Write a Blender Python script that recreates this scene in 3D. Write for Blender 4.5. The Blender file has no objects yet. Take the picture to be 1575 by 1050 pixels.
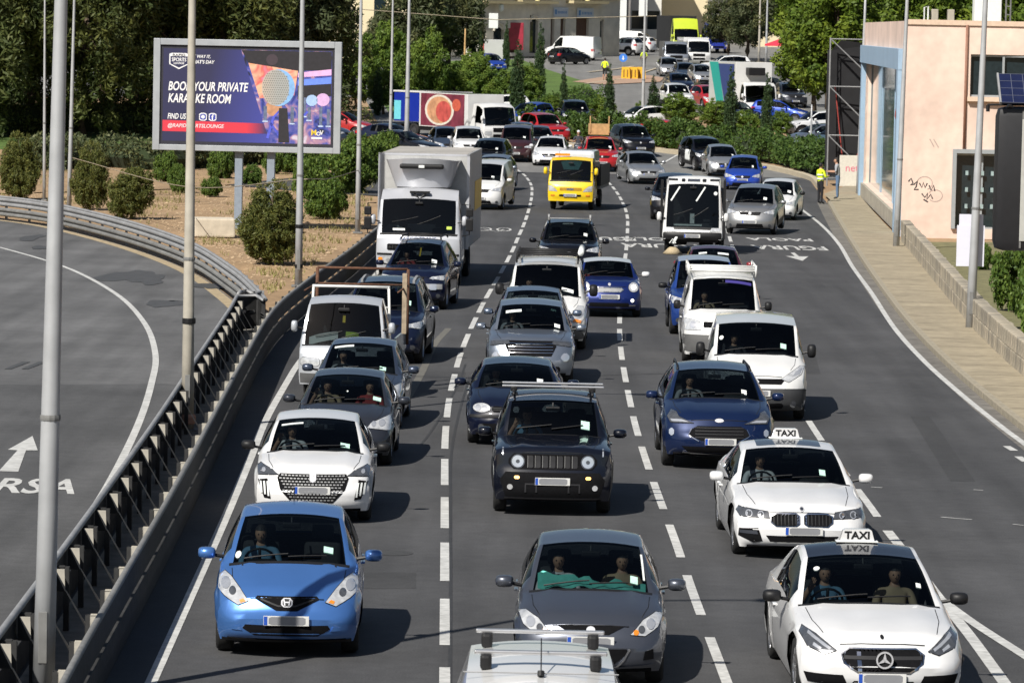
import bpy, bmesh, math, random
import numpy as np
from mathutils import Vector, Matrix
from mathutils.bvhtree import BVHTree
R = math.radians
SC = bpy.context.scene
COL = SC.collection
random.seed(7)

# ------------------------------------------------------------------ camera
F_PX, CAM_H, CU, CV = 6800.0, 7.27, 787.5, 525.0
ROLL = R(1.2)
PITCH = math.atan((CV - 40) / F_PX * math.cos(ROLL))
CAM_M = Matrix.Rotation(math.pi / 2 - PITCH, 3, 'X') @ Matrix.Rotation(ROLL, 3, 'Z')
cam_d = bpy.data.cameras.new('camera')
cam_d.sensor_width = 36.0
cam_d.lens = 36.0 * F_PX / 1575.0
cam_d.clip_start = 0.5
cam_d.clip_end = 3000
cam_d.dof.use_dof = True
cam_d.dof.focus_distance = 72.0
cam_d.dof.aperture_fstop = 10.0
cam = bpy.data.objects.new('camera', cam_d)
COL.objects.link(cam)
cam.matrix_world = Matrix.Translation((0, 0, CAM_H)) @ CAM_M.to_4x4()
SC.camera = cam

# ------------------------------------------------------------------ sky, sun, exposure
SUN_EL, SUN_AZ = R(44.5), R(33.5)          # shadows fall to the right and away from the camera
to_sun = Vector((-math.cos(SUN_EL) * math.sin(SUN_AZ), -math.cos(SUN_EL) * math.cos(SUN_AZ), math.sin(SUN_EL)))
W = bpy.data.worlds.new('World')
SC.world = W
W.use_nodes = True
nt = W.node_tree
bg = nt.nodes['Background']
sky = nt.nodes.new('ShaderNodeTexSky')
sky.sky_type = 'NISHITA'
sky.sun_disc = False
sky.sun_elevation = SUN_EL
sky.sun_rotation = math.atan2(to_sun.x, to_sun.y)
sky.air_density = 1.0
sky.dust_density = 1.2
nt.links.new(sky.outputs[0], bg.inputs[0])
bg.inputs[1].default_value = 0.05
sun_d = bpy.data.lights.new('sun', 'SUN')
sun_d.energy = 5.0
sun_d.angle = R(0.5)
sun_d.color = (1.0, 0.955, 0.88)
sun = bpy.data.objects.new('sun', sun_d)
COL.objects.link(sun)
sun.rotation_euler = to_sun.to_track_quat('Z', 'Y').to_euler()
SC.view_settings.view_transform = 'Standard'
SC.view_settings.look = 'None'
SC.view_settings.gamma = 1
SC.view_settings.use_curve_mapping = False
SC.view_settings.exposure = 0.35
SC.cycles.use_denoising = True
SC.cycles.max_bounces = 8
SC.cycles.transparent_max_bounces = 12
SC.cycles.caustics_reflective = False
SC.cycles.caustics_refractive = False

# ------------------------------------------------------------------ helpers
def terrain(x, y):
    """height of the ground: level up to the roundabout, then rising to the square"""
    t = max(0.0, y - 221.0)
    return 0.0278 * t * t / (t + 12.0) if t > 0 else 0.0

def ground(u, v, z=0.0):
    """a place on level ground at height z, read off the survey photograph"""
    d = CAM_M @ Vector(((u - CU) / F_PX, -(v - CV) / F_PX, -1))
    t = (z - CAM_H) / d.z
    return Vector((d.x * t, d.y * t, z))

def hill(u, v):
    """a place on the terrain"""
    d = CAM_M @ Vector(((u - CU) / F_PX, -(v - CV) / F_PX, -1))
    lo = 20.0
    y = 20.0
    while y < 900:
        t = y / d.y
        if CAM_H + d.z * t <= terrain(0, y):
            break
        y += 0.25
    t = y / d.y
    return Vector((d.x * t, y, terrain(0, y)))

def at(u, v, y):
    d = CAM_M @ Vector(((u - CU) / F_PX, -(v - CV) / F_PX, -1))
    t = y / d.y
    return Vector((d.x * t, y, CAM_H + d.z * t))

def tag(o, label=None, cat=None, group=None, kind=None):
    if label: o['label'] = label
    if cat: o['category'] = cat
    if group: o['group'] = group
    if kind: o['kind'] = kind
    return o

def empty(name, loc=(0, 0, 0), rz=0.0, label=None, cat=None, group=None):
    o = bpy.data.objects.new(name, None)
    o.empty_display_size = 0.3
    COL.objects.link(o)
    o.location = loc
    o.rotation_euler = (0, 0, rz)
    return tag(o, label, cat, group)

def link(name, me, parent=None):
    o = bpy.data.objects.new(name, me)
    COL.objects.link(o)
    if parent: o.parent = parent
    return o

def mesh(name, verts, faces, mats, smooth=False, idx=None):
    me = bpy.data.meshes.new(name)
    me.from_pydata([tuple(v) for v in verts], [], faces)
    for m in (mats if isinstance(mats, (list, tuple)) else [mats]):
        me.materials.append(m)
    if smooth:
        me.polygons.foreach_set('use_smooth', [True] * len(me.polygons))
    if idx:
        me.polygons.foreach_set('material_index', idx)
    me.update()
    return me

class MB:
    """collects simple shapes, builds one mesh object"""
    def __init__(s):
        s.v = []; s.f = []; s.sm = False
    def add(s, v, f):
        n = len(s.v)
        s.v += [tuple(p) for p in v]
        s.f += [tuple(i + n for i in q) for q in f]
        return s
    def box(s, a, b, m=None):
        x0, y0, z0 = a; x1, y1, z1 = b
        v = [(x0, y0, z0), (x1, y0, z0), (x1, y1, z0), (x0, y1, z0), (x0, y0, z1), (x1, y0, z1), (x1, y1, z1), (x0, y1, z1)]
        if m: v = [m @ Vector(p) for p in v]
        return s.add(v, [(0, 3, 2, 1), (4, 5, 6, 7), (0, 1, 5, 4), (1, 2, 6, 5), (2, 3, 7, 6), (3, 0, 4, 7)])
    def cbox(s, a, b, c=0.02, m=None):
        """box with chamfered edges"""
        bm = bmesh.new()
        bmesh.ops.create_cube(bm, size=1)
        for p in bm.verts:
            p.co = Vector([(a[i] + b[i]) / 2 + p.co[i] * (b[i] - a[i]) for i in range(3)])
        bmesh.ops.bevel(bm, geom=bm.edges[:], offset=c, segments=2, profile=0.6, affect='EDGES', clamp_overlap=True)
        bm.verts.index_update()
        v = [(m @ p.co if m else p.co.copy()) for p in bm.verts]
        s.add(v, [[q.index for q in f.verts] for f in bm.faces])
        bm.free()
        return s
    def tube(s, pts, r, n=8, cap=True):
        pts = [Vector(p) for p in pts]
        rs = r if isinstance(r, (list, tuple)) else [r] * len(pts)
        base = len(s.v)
        for i, p in enumerate(pts):
            t = (pts[min(i + 1, len(pts) - 1)] - pts[max(i - 1, 0)]).normalized()
            a = t.cross(Vector((0, 0, 1)))
            if a.length < 1e-3: a = t.cross(Vector((0, 1, 0)))
            a.normalize(); b = t.cross(a)
            for k in range(n):
                an = 2 * math.pi * k / n
                s.v.append(tuple(p + (a * math.cos(an) + b * math.sin(an)) * rs[i]))
        for i in range(len(pts) - 1):
            for k in range(n):
                k2 = (k + 1) % n
                s.f.append((base + i * n + k, base + i * n + k2, base + (i + 1) * n + k2, base + (i + 1) * n + k))
        if cap:
            s.f.append(tuple(base + k for k in reversed(range(n))))
            s.f.append(tuple(base + (len(pts) - 1) * n + k for k in range(n)))
        return s
    def lathe(s, prof, n=16, m=None, close=False):
        """prof: (r, z) list turned about z"""
        base = len(s.v)
        for r, z in prof:
            for k in range(n):
                an = 2 * math.pi * k / n
                p = Vector((r * math.cos(an), r * math.sin(an), z))
                s.v.append(tuple(m @ p if m else p))
        for i in range(len(prof) - 1):
            for k in range(n):
                k2 = (k + 1) % n
                s.f.append((base + i * n + k, base + i * n + k2, base + (i + 1) * n + k2, base + (i + 1) * n + k))
        return s
    def prism(s, poly, axis, a, b):
        """2d polygon pulled along an axis ('x','y','z') from a to b"""
        def P(p, t):
            return {'x': (t, p[0], p[1]), 'y': (p[0], t, p[1]), 'z': (p[0], p[1], t)}[axis]
        n = len(poly)
        v = [P(p, a) for p in poly] + [P(p, b) for p in poly]
        f = [tuple(range(n)), tuple(range(2 * n - 1, n - 1, -1))]
        f += [(i, i + n, (i + 1) % n + n, (i + 1) % n) for i in range(n)]
        return s.add(v, f)
    def build(s, name, mat, parent=None, smooth=False, angle=None):
        me = mesh(name, s.v, s.f, mat, smooth)
        bm = bmesh.new(); bm.from_mesh(me)
        bmesh.ops.recalc_face_normals(bm, faces=bm.faces[:])
        bm.to_mesh(me); bm.free()
        if angle:
            me.polygons.foreach_set('use_smooth', [True] * len(me.polygons))
            me.set_sharp_from_angle(angle=R(angle))
        return link(name, me, parent)

def copy_tree(o, parent=None):
    c = o.copy()
    COL.objects.link(c)
    c.parent = parent
    for ch in list(KIDS.get(o.name, [])) or [k for k in o.children]:
        copy_tree(ch, c)
    return c
KIDS = {}

TMP = bpy.data.scenes.new('workshop')       # empty side scene for shaping lettering and figures
# ------------------------------------------------------------------ materials
MATS = {}
def M(name, col=(0.5, 0.5, 0.5), rough=0.6, metal=0.0, coat=0.0, var=0.0, vscale=8.0, bump=0.0, bscale=60.0, spec=0.5, emit=0.0, alpha=1.0, var2=0.0, v2scale=0.6, flake=0.0):
    """a procedural principled material with optional mottling and relief"""
    if name in MATS: return MATS[name]
    m = bpy.data.materials.new(name)
    m.use_nodes = True
    n = m.node_tree; p = n.nodes['Principled BSDF']
    p.inputs['Base Color'].default_value = (*col, 1)
    p.inputs['Roughness'].default_value = rough
    p.inputs['Metallic'].default_value = metal
    p.inputs['Specular IOR Level'].default_value = spec
    if coat:
        p.inputs['Coat Weight'].default_value = coat
        p.inputs['Coat Roughness'].default_value = 0.04
    if emit:
        p.inputs['Emission Color'].default_value = (*col, 1)
        p.inputs['Emission Strength'].default_value = emit
    tc = n.nodes.new('ShaderNodeTexCoord')
    last = None
    for amt, sc, det in ((var, vscale, 6), (var2, v2scale, 4)):
        if not amt: continue
        t = n.nodes.new('ShaderNodeTexNoise'); t.inputs['Scale'].default_value = sc; t.inputs['Detail'].default_value = det
        n.links.new(tc.outputs['Object'], t.inputs['Vector'])
        mr = n.nodes.new('ShaderNodeMapRange')
        mr.inputs['From Min'].default_value = 0.28; mr.inputs['From Max'].default_value = 0.72
        mr.inputs['To Min'].default_value = 1 - amt; mr.inputs['To Max'].default_value = 1 + amt
        n.links.new(t.outputs['Fac'], mr.inputs['Value'])
        mx = n.nodes.new('ShaderNodeVectorMath'); mx.operation = 'SCALE'
        if last is None: mx.inputs[0].default_value = col
        else: n.links.new(last.outputs[0], mx.inputs[0])
        n.links.new(mr.outputs[0], mx.inputs['Scale'])
        last = mx
    if last is not None: n.links.new(last.outputs[0], p.inputs['Base Color'])
    if bump:
        t = n.nodes.new('ShaderNodeTexNoise'); t.inputs['Scale'].default_value = bscale; t.inputs['Detail'].default_value = 5
        n.links.new(tc.outputs['Object'], t.inputs['Vector'])
        b = n.nodes.new('ShaderNodeBump'); b.inputs['Strength'].default_value = bump; b.inputs['Distance'].default_value = 0.02
        n.links.new(t.outputs['Fac'], b.inputs['Height']); n.links.new(b.outputs[0], p.inputs['Normal'])
    MATS[name] = m
    return m

def asphalt(name, col, speck=0.22, stain=0.18, streak=0.12):
    m = bpy.data.materials.new(name); m.use_nodes = True
    n = m.node_tree; p = n.nodes['Principled BSDF']; L = n.links.new
    g = n.nodes.new('ShaderNodeNewGeometry')
    def noise(scale, detail, vec):
        t = n.nodes.new('ShaderNodeTexNoise'); t.inputs['Scale'].default_value = scale; t.inputs['Detail'].default_value = detail
        L(vec, t.inputs['Vector']); return t.outputs['Fac']
    def rng(f, a, b, lo=0.3, hi=0.7):
        r = n.nodes.new('ShaderNodeMapRange'); r.inputs['From Min'].default_value = lo; r.inputs['From Max'].default_value = hi
        r.inputs['To Min'].default_value = a; r.inputs['To Max'].default_value = b; L(f, r.inputs['Value']); return r.outputs[0]
    def mul(a, b):
        q = n.nodes.new('ShaderNodeMath'); q.operation = 'MULTIPLY'; L(a, q.inputs[0]); L(b, q.inputs[1]); return q.outputs[0]
    mp = n.nodes.new('ShaderNodeMapping'); mp.inputs['Scale'].default_value = (1.3, 0.06, 1); L(g.outputs['Position'], mp.inputs['Vector'])
    f = mul(mul(rng(noise(38, 3, g.outputs['Position']), 1 - speck, 1 + speck), rng(noise(0.33, 5, g.outputs['Position']), 1 - stain, 1 + stain)),
            rng(noise(1.0, 4, mp.outputs[0]), 1 - streak, 1 + streak))
    f = mul(f, rng(noise(4.0, 6, g.outputs['Position']), 0.9, 1.1))
    sc = n.nodes.new('ShaderNodeVectorMath'); sc.operation = 'SCALE'; sc.inputs[0].default_value = col; L(f, sc.inputs['Scale'])
    L(sc.outputs[0], p.inputs['Base Color'])
    p.inputs['Roughness'].default_value = 0.82
    p.inputs['Specular IOR Level'].default_value = 0.35
    b = n.nodes.new('ShaderNodeBump'); b.inputs['Strength'].default_value = 0.35; b.inputs['Distance'].default_value = 0.01
    L(noise(55, 4, g.outputs['Position']), b.inputs['Height']); L(b.outputs[0], p.inputs['Normal'])
    return m

def leafmat(name, col, dark=0.55, trans=0.25):
    """leaf colour varies from leaf to leaf (attribute tone)"""
    m = bpy.data.materials.new(name); m.use_nodes = True
    n = m.node_tree; p = n.nodes['Principled BSDF']; L = n.links.new
    a = n.nodes.new('ShaderNodeAttribute'); a.attribute_name = 'tone'
    r = n.nodes.new('ShaderNodeValToRGB')
    c0 = (col[0] * dark * 0.8, col[1] * dark, col[2] * dark * 0.9, 1)
    c1 = (min(1, col[0] * 1.5), min(1, col[1] * 1.3), col[2] * 1.1, 1)
    r.color_ramp.elements[0].color = c0; r.color_ramp.elements[1].color = c1
    e = r.color_ramp.elements.new(0.5); e.color = (*col, 1)
    L(a.outputs['Fac'], r.inputs['Fac'])
    L(r.outputs[0], p.inputs['Base Color'])
    p.inputs['Roughness'].default_value = 0.55
    p.inputs['Specular IOR Level'].default_value = 0.25
    t = n.nodes.new('ShaderNodeBsdfTranslucent'); L(r.outputs[0], t.inputs['Color'])
    mx = n.nodes.new('ShaderNodeMixShader'); mx.inputs[0].default_value = trans
    L(p.outputs[0], mx.inputs[1]); L(t.outputs[0], mx.inputs[2])
    L(mx.outputs[0], n.nodes['Material Output'].inputs['Surface'])
    MATS[name] = m
    return m

def glassmat(name, tint=(0.35, 0.42, 0.42), refl=1.5):
    """thin tinted pane: a clear sheet that mirrors the sky at its surface"""
    m = bpy.data.materials.new(name); m.use_nodes = True
    n = m.node_tree; L = n.links.new
    n.nodes.remove(n.nodes['Principled BSDF'])
    tr = n.nodes.new('ShaderNodeBsdfTransparent'); tr.inputs[0].default_value = (*tint, 1)
    gl = n.nodes.new('ShaderNodeBsdfGlossy'); gl.inputs['Roughness'].default_value = 0.02
    fr = n.nodes.new('ShaderNodeLayerWeight'); fr.inputs['Blend'].default_value = 0.5
    pw = n.nodes.new('ShaderNodeMath'); pw.operation = 'POWER'; L(fr.outputs['Facing'], pw.inputs[0]); pw.inputs[1].default_value = 5
    ma = n.nodes.new('ShaderNodeMath'); ma.operation = 'MULTIPLY_ADD'; L(pw.outputs[0], ma.inputs[0]); ma.inputs[1].default_value = 0.7; ma.inputs[2].default_value = 0.034
    mx = n.nodes.new('ShaderNodeMixShader'); L(ma.outputs[0], mx.inputs[0]); L(tr.outputs[0], mx.inputs[1]); L(gl.outputs[0], mx.inputs[2])
    L(mx.outputs[0], n.nodes['Material Output'].inputs['Surface'])
    MATS[name] = m
    return m

def paint(name, col, metal=0.0, rough=0.35):
    dark = max(col) < 0.06
    return M('paint_' + name, col, rough=rough, metal=metal, coat=1.0, var2=0.06, v2scale=1.5, spec=0.15 if dark else 0.5)

GLASS = glassmat('car_glass', (0.31, 0.355, 0.365), 1.17)
BLACK = M('black_plastic', (0.012, 0.012, 0.013), rough=0.5, var=0.15, vscale=20, spec=0.3)
GRI = M('grille_black', (0.006, 0.006, 0.007), rough=0.85, var=0.2, vscale=20, spec=0.1)
TRIM = M('dark_trim', (0.02, 0.02, 0.022), rough=0.6, var=0.1, spec=0.3)
GLASS2 = glassmat('privacy_glass', (0.10, 0.12, 0.13), 1.17)
LINER = M('interior_lining', (0.035, 0.034, 0.034), rough=0.85, var=0.2)
SEATM = M('seat_cloth', (0.03, 0.03, 0.034), rough=0.9, var=0.25, vscale=30)
RUBBER = M('tyre_rubber', (0.014, 0.014, 0.014), rough=0.85, var=0.2, vscale=25)
ALLOY = M('alloy_rim', (0.45, 0.45, 0.46), rough=0.3, metal=0.9, var=0.1)
STEELRIM = M('steel_rim', (0.08, 0.08, 0.085), rough=0.5, metal=0.5, var=0.1)
BADGE = M('badge_silver', (.62, .62, .64), rough=.3, metal=.35, var=.05)
CHROME = M('chrome', (0.8, 0.8, 0.82), rough=0.12, metal=1.0, var=0.03)
LAMP = M('lamp_lens', (0.62, 0.63, 0.64), rough=0.12, metal=0.35, coat=1.0, var=0.25, vscale=14)
LAMPD = M('lamp_housing', (0.09, 0.095, 0.105), rough=0.15, metal=0.3, coat=1.0, var=0.3, vscale=16)
LAMPB = M('lamp_bowl', (0.85, 0.86, 0.88), rough=0.1, metal=0.7, coat=1.0, var=0.1)
AMBER = M('amber_lens', (0.75, 0.24, 0.02), rough=0.2, coat=1.0, var=0.1)
REDL = M('red_lens', (0.42, 0.012, 0.012), rough=0.2, coat=1.0, var=0.1)
DRL = M('running_lamp', (1.0, 0.95, 0.85), rough=0.3, emit=2.5)
AMBLIT = M('amber_lit', (1.0, 0.55, 0.15), rough=0.3, emit=1.6)
PLATE = M('plate_white', (0.62, 0.62, 0.6), rough=0.4, var=0.05)
PLATEG = M('plate_grey', (0.22, 0.225, 0.24), rough=0.5, var=0.06)
PLATEB = M('plate_blue', (0.02, 0.08, 0.42), rough=0.4, var=0.05)
PAPER = M('paper', (0.7, 0.72, 0.7), rough=0.8, var=0.05)
GREENTAG = M('licence_disc', (0.45, 0.68, 0.58), rough=0.6, var=0.2, vscale=40)
GALV = M('galvanised_steel', (0.27, 0.272, 0.275), rough=0.55, metal=0.12, var=0.16, vscale=5, var2=0.12, v2scale=1.0)
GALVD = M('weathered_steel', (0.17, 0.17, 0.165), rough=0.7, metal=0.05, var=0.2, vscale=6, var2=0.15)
WHITEP = M('road_paint', (0.47, 0.47, 0.455), rough=0.75, var=0.22, vscale=7, var2=0.14, v2scale=1.1)
MEDST = M('shade_toned_steel', (0.040, 0.040, 0.040), rough=0.75, var=0.25, vscale=6, var2=0.2, spec=0.2)  # median rail steel, with the deep shade on it put into the colour
CONC = M('concrete', (0.36, 0.33, 0.27), rough=0.9, var=0.14, vscale=5, var2=0.15, bump=0.3, bscale=40)
STONE = M('limestone', (0.40, 0.35, 0.26), rough=0.9, var=0.22, vscale=5, var2=0.2, bump=0.5, bscale=25)
# ------------------------------------------------------------------ ground, roads
SOIL = M('dry_soil', (0.31, 0.205, 0.112), rough=0.95, var=0.3, vscale=3.5, var2=0.18, v2scale=0.25, bump=0.8, bscale=9)
GRASS = M('lawn_grass', (0.075, 0.13, 0.022), rough=0.9, var=0.35, vscale=6, var2=0.25, v2scale=0.4, bump=0.6, bscale=30)
ASPH = asphalt('asphalt_main', (0.058, 0.058, 0.060), 0.22, 0.16, 0.22)
ASPH2 = asphalt('asphalt_old', (0.104, 0.104, 0.105), 0.2, 0.2, 0.2)
ASPH3 = asphalt('asphalt_patch', (0.074, 0.074, 0.075), 0.2, 0.16, 0.2)
ASPHF = asphalt('asphalt_far', (0.17, 0.168, 0.162), 0.12, 0.12, 0.1)
STAIN = M('oil_stain', (0.062, 0.062, 0.061), rough=0.6, var=0.2, vscale=3)

ys = list(np.arange(8, 640, 3.0)) + [700, 900, 1400, 3000]
xs = [-900, -300, -150, -100] + list(np.arange(-80, 81, 4.0)) + [100, 150, 300, 900]
gv = [(x, y, terrain(x, min(y, 640)) - 0.03) for y in ys for x in xs]
nx = len(xs)
gf = [(j * nx + i, j * nx + i + 1, (j + 1) * nx + i + 1, (j + 1) * nx + i) for j in range(len(ys) - 1) for i in range(nx - 1)]
tag(link('ground', mesh('ground', gv, gf, SOIL, True)), 'dry brown earth of the verges', kind='structure')

def spline(pts, n=8):
    """Catmull-Rom through points"""
    P = [Vector(p) for p in pts]
    P = [P[0] * 2 - P[1]] + P + [P[-1] * 2 - P[-2]]
    out = []
    for i in range(1, len(P) - 2):
        for k in range(n):
            t = k / n
            a, b, c, d = P[i - 1], P[i], P[i + 1], P[i + 2]
            out.append(0.5 * ((2 * b) + (c - a) * t + (2 * a - 5 * b + 4 * c - d) * t * t + (3 * b - a - 3 * c + d) * t ** 3))
    out.append(P[-2].copy())
    return out

def resample(pts, step):
    out = [pts[0].copy()]; acc = 0.0
    for a, b in zip(pts, pts[1:]):
        L = (b - a).length
        while acc + L >= step:
            t = (step - acc) / L
            a = a.lerp(b, t); out.append(a.copy()); L = (b - a).length; acc = 0.0
        acc += L
    return out

def sheet(name, poly, z, mat, **kw):
    bm = bmesh.new()
    f = bm.faces.new([bm.verts.new((p[0], p[1], z)) for p in poly])
    if f.normal.z < 0: f.normal_flip()
    bmesh.ops.triangulate(bm, faces=[f])
    for f in bm.faces:
        f.normal_update()
        if f.normal.z < 0: f.normal_flip()
    me = bpy.data.meshes.new(name); bm.to_mesh(me); bm.free()
    me.materials.append(mat)
    o = link(name, me)
    return o

def hsheet(name, x0, x1, y0, y1, dz, mat, step=3.0, shape=None):
    """sheet lying on the terrain"""
    nx = max(2, int((x1 - x0) / step) + 1); ny = max(2, int((y1 - y0) / step) + 1)
    v = [(x0 + (x1 - x0) * i / (nx - 1), y0 + (y1 - y0) * j / (ny - 1)) for j in range(ny) for i in range(nx)]
    v = [(x, y, terrain(x, y) + dz) for x, y in v]
    f = [(j * nx + i, j * nx + i + 1, (j + 1) * nx + i + 1, (j + 1) * nx + i) for j in range(ny - 1) for i in range(nx - 1)]
    return link(name, mesh(name, v, f, mat, True))

def hpoly(name, pts, dz, mat):
    """polygon laid over the terrain, cut into strips along y"""
    bm = bmesh.new()
    f = bm.faces.new([bm.verts.new((p[0], p[1], 0)) for p in pts])
    y0 = min(p[1] for p in pts); y1 = max(p[1] for p in pts)
    y = y0 + 2
    while y < y1:
        bmesh.ops.bisect_plane(bm, geom=bm.verts[:] + bm.edges[:] + bm.faces[:], plane_co=(0, y, 0), plane_no=(0, 1, 0))
        y += 2
    bmesh.ops.triangulate(bm, faces=bm.faces[:])
    for v in bm.verts: v.co.z = terrain(0, v.co.y) + dz
    for q in bm.faces:
        q.normal_update()
        if q.normal.z < 0: q.normal_flip()
    me = bpy.data.meshes.new(name); bm.to_mesh(me); bm.free(); me.materials.append(mat)
    return link(name, me)

def band(pts, w, z=0.0):
    """quads of width w along a polyline"""
    v = []; f = []
    for i, p in enumerate(pts):
        t = pts[min(i + 1, len(pts) - 1)] - pts[max(i - 1, 0)]
        n = Vector((-t.y, t.x, 0)).normalized() * (w / 2)
        v += [(p.x + n.x, p.y + n.y, z + terrain(0, p.y)), (p.x - n.x, p.y - n.y, z + terrain(0, p.y))]
    for i in range(len(pts) - 1): f.append((2 * i, 2 * i + 1, 2 * i + 3, 2 * i + 2))
    return v, f

# the median barrier: its right-hand rail (main road side), at ground
RAIL_R = spline([(q[0], q[1], 0) for q in [(-4.15, 33.2), (-4.42, 43.1), (-4.55, 49.9), (-4.7, 58.9), (-4.95, 71.0), (-5.25, 84.6), (-5.47, 98.2), (-5.3, 108.8), (-4.75, 126.9), (-4.45, 139.0), (-4.0, 152.6), (-3.6, 169.2), (-3.5, 184.4)]], 10)
RAIL_R = [Vector((v.x + 0.12, v.y, 0)) for v in RAIL_R]
# its left-hand rail, then the guardrail curving off along the slip road
lp = [g_ for g_ in [(-5.05, 33.2), (-5.25, 43.1), (-5.42, 54.4), (-5.68, 69.5), (-6.02, 84.6), (-6.32, 98.2), (-6.47, 105.8)]]
curve = [(410, 466), (382, 434), (352, 410), (300, 378), (230, 352), (150, 330), (70, 313), (-10, 303), (-120, 292)]
lp += [tuple(ground(u, v, 0.78).xy) for u, v in curve]
RAIL_L = [Vector((v.x, v.y, 0)) for v in spline([(a, b, 0) for a, b in lp], 10)]

def offset_line(pts, d):
    out = []
    for i, p in enumerate(pts):
        t = pts[min(i + 1, len(pts) - 1)] - pts[max(i - 1, 0)]
        n = Vector((-t.y, t.x, 0)).normalized()
        out.append(p + n * d)
    return out

kerb_px = [(1700, 762), (1640, 715), (1575, 665), (1510, 612), (1450, 558), (1395, 500), (1350, 440), (1315, 387), (1290, 345), (1272, 312)]
KERB = [Vector((v.x, v.y, 0)) for v in spline([tuple(ground(u, v)) for u, v in kerb_px], 8)]

# main road surface
left = [(p.x - 0.35, p.y) for p in RAIL_R]
right = [(p.x, p.y) for p in KERB]
far = [tuple(ground(u, v).xy) for u, v in [(1262, 300), (1245, 276)]] + [(17.6, 221), (-34, 221), (-20, 206), (-9, 190)]
road = sheet('road', [(9, 20), (9.6, 36)] + [p for p in right if p[1] > 39] + far + left[::-1] + [(-4.2, 20)], 0.0, ASPH)
tag(road, 'dark asphalt main carriageway', kind='structure')
# slip road on the left
sl = [(p.x, p.y) for p in RAIL_L]
outer = [(p.x, p.y) for p in offset_line(RAIL_L, -0.9) if p.y > 100]
slip = sheet('slip_road', [(-60, 27), (-4.9, 27)] + sl[2:] + [(-60, sl[-1][1] + 2)], 0.0, ASPH2)
tag(slip, 'older grey asphalt of the slip road', kind='structure')
pa = ground(-60, 600); pb = ground(60, 592); pc = ground(250, 590)
patch = sheet('slip_road_patch', [(-40, 27), (-4.95, 27)] + [q for q in sl if 30 < q[1] < pc.y] + [(pc.x, pc.y), (pb.x, pb.y), (pa.x - 20, pa.y)], 0.005, ASPH3)
tag(patch, 'darker resurfaced part of the slip road', kind='structure')
# oil stains on the slip road, each with a shape of its own
def blot(u, v, ru, rv, seed):
    c = ground(u, v); rng_ = random.Random(seed)
    e = ground(u + ru, v); d = ground(u, v - rv)
    rx = (e - c).length; ry = (d - c).length
    pts = []
    p1, p2, p3 = (rng_.uniform(0, 6.28) for _ in range(3))
    for k in range(36):
        a = 2 * math.pi * k / 36
        r = 0.78 + 0.2 * math.sin(2 * a + p1) + 0.13 * math.sin(3 * a + p2) + 0.06 * math.sin(7 * a + p3)
        pts.append((c.x + rx * r * math.cos(a), c.y + ry * r * math.sin(a)))
    o = sheet('oil_stain', pts, 0.0012 * seed + 0.004, STAIN); o.parent = slip
for i, b in enumerate([(200, 425, 45, 13), (255, 467, 32, 8), (232, 430, 30, 8), (48, 366, 22, 5), (62, 381, 14, 4), (330, 440, 36, 6)]): blot(*b, i + 3)
for u, v in ((20, 562), (46, 562)):
    c = ground(u, v); o = sheet('tyre_mark', [(c.x - .07, c.y - 1), (c.x + .07, c.y - 1), (c.x + .25, c.y + 1), (c.x + .08, c.y + 1)], 0.009, STAIN); o.parent = slip
# seam of old asphalt along dash line
def groundline(px, n=8):
    return [Vector((v.x, v.y, 0)) for v in spline([tuple(ground(u, v)) for u, v in px], n)]

def marking(name, pts, w, z=0.006, parent=None):
    v, f = band(pts, w, z)
    return link(name, mesh(name, v, f, WHITEP), parent or road)

EDGE_L = groundline([(205, 1110), (232, 1050), (290, 922), (345, 800), (385, 705), (408, 648), (440, 590), (462, 555), (500, 508), (540, 462), (575, 425), (610, 385), (640, 350)])
marking('edge_line', EDGE_L, 0.135)
SLIP = groundline([(-70, 1130), (0, 1022), (45, 950), (110, 838), (170, 740), (213, 652), (233, 590), (239, 545), (222, 497), (178, 452), (100, 411), (0, 381), (-60, 368)])
marking('edge_line', SLIP, 0.135, 0.010, slip)
EDGE_R = groundline([(1680, 772), (1620, 718), (1575, 682), (1540, 656), (1478, 606), (1422, 556), (1376, 505), (1340, 450), (1311, 410), (1290, 375), (1262, 345), (1224, 316), (1195, 297), (1170, 283)])
marking('edge_line', EDGE_R, 0.13)

def dashes(px, on, period, w=0.122, phase=0.0):
    line = groundline(px, 16)
    fine = resample(line, 0.1)
    k0 = phase - period
    while k0 / 0.1 < len(fine) - 3:
        k = max(0, int(round(k0 / 0.1)))
        seg = fine[k:max(0, int(round((k0 + on) / 0.1)) + 1)]
        if len(seg) > 3: marking('lane_dash', seg, w)
        k0 += period
D1 = [(684, 1140), (684, 1040), (684, 955), (684, 865), (684, 790), (684, 725), (685, 670), (690, 620), (698, 582), (708, 546), (720, 515), (734, 485), (748, 458), (770, 420), (787, 388), (797, 365), (807, 342), (814, 320), (818, 300), (817, 285), (808, 271), (796, 262), (780, 254)]
D2 = [(1145, 1120), (1105, 1015), (1067, 915), (1039, 833), (1013, 763), (992, 703), (977, 653), (967, 608), (960, 572), (955, 538), (953, 508), (954, 470), (958, 425), (963, 385), (965, 358), (965, 335), (960, 317), (950, 298), (938, 283), (925, 272), (908, 263)]
D3 = [(1365, 818), (1337, 777), (1288, 712), (1252, 660), (1215, 600), (1185, 545), (1160, 490), (1145, 445), (1133, 400), (1122, 365), (1113, 335), (1102, 310), (1085, 290), (1062, 272)]
dashes(D1, 4.25, 6.03, phase=0.97)
dashes(D2, 4.0, 6.02, phase=2.9)
dashes(D3, 4.0, 6.15, phase=1.98)
marking('edge_line', groundline([(1365, 816), (1400, 860), (1442, 916), (1490, 975), (1545, 1050), (1600, 1125)]), 0.15)
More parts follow.
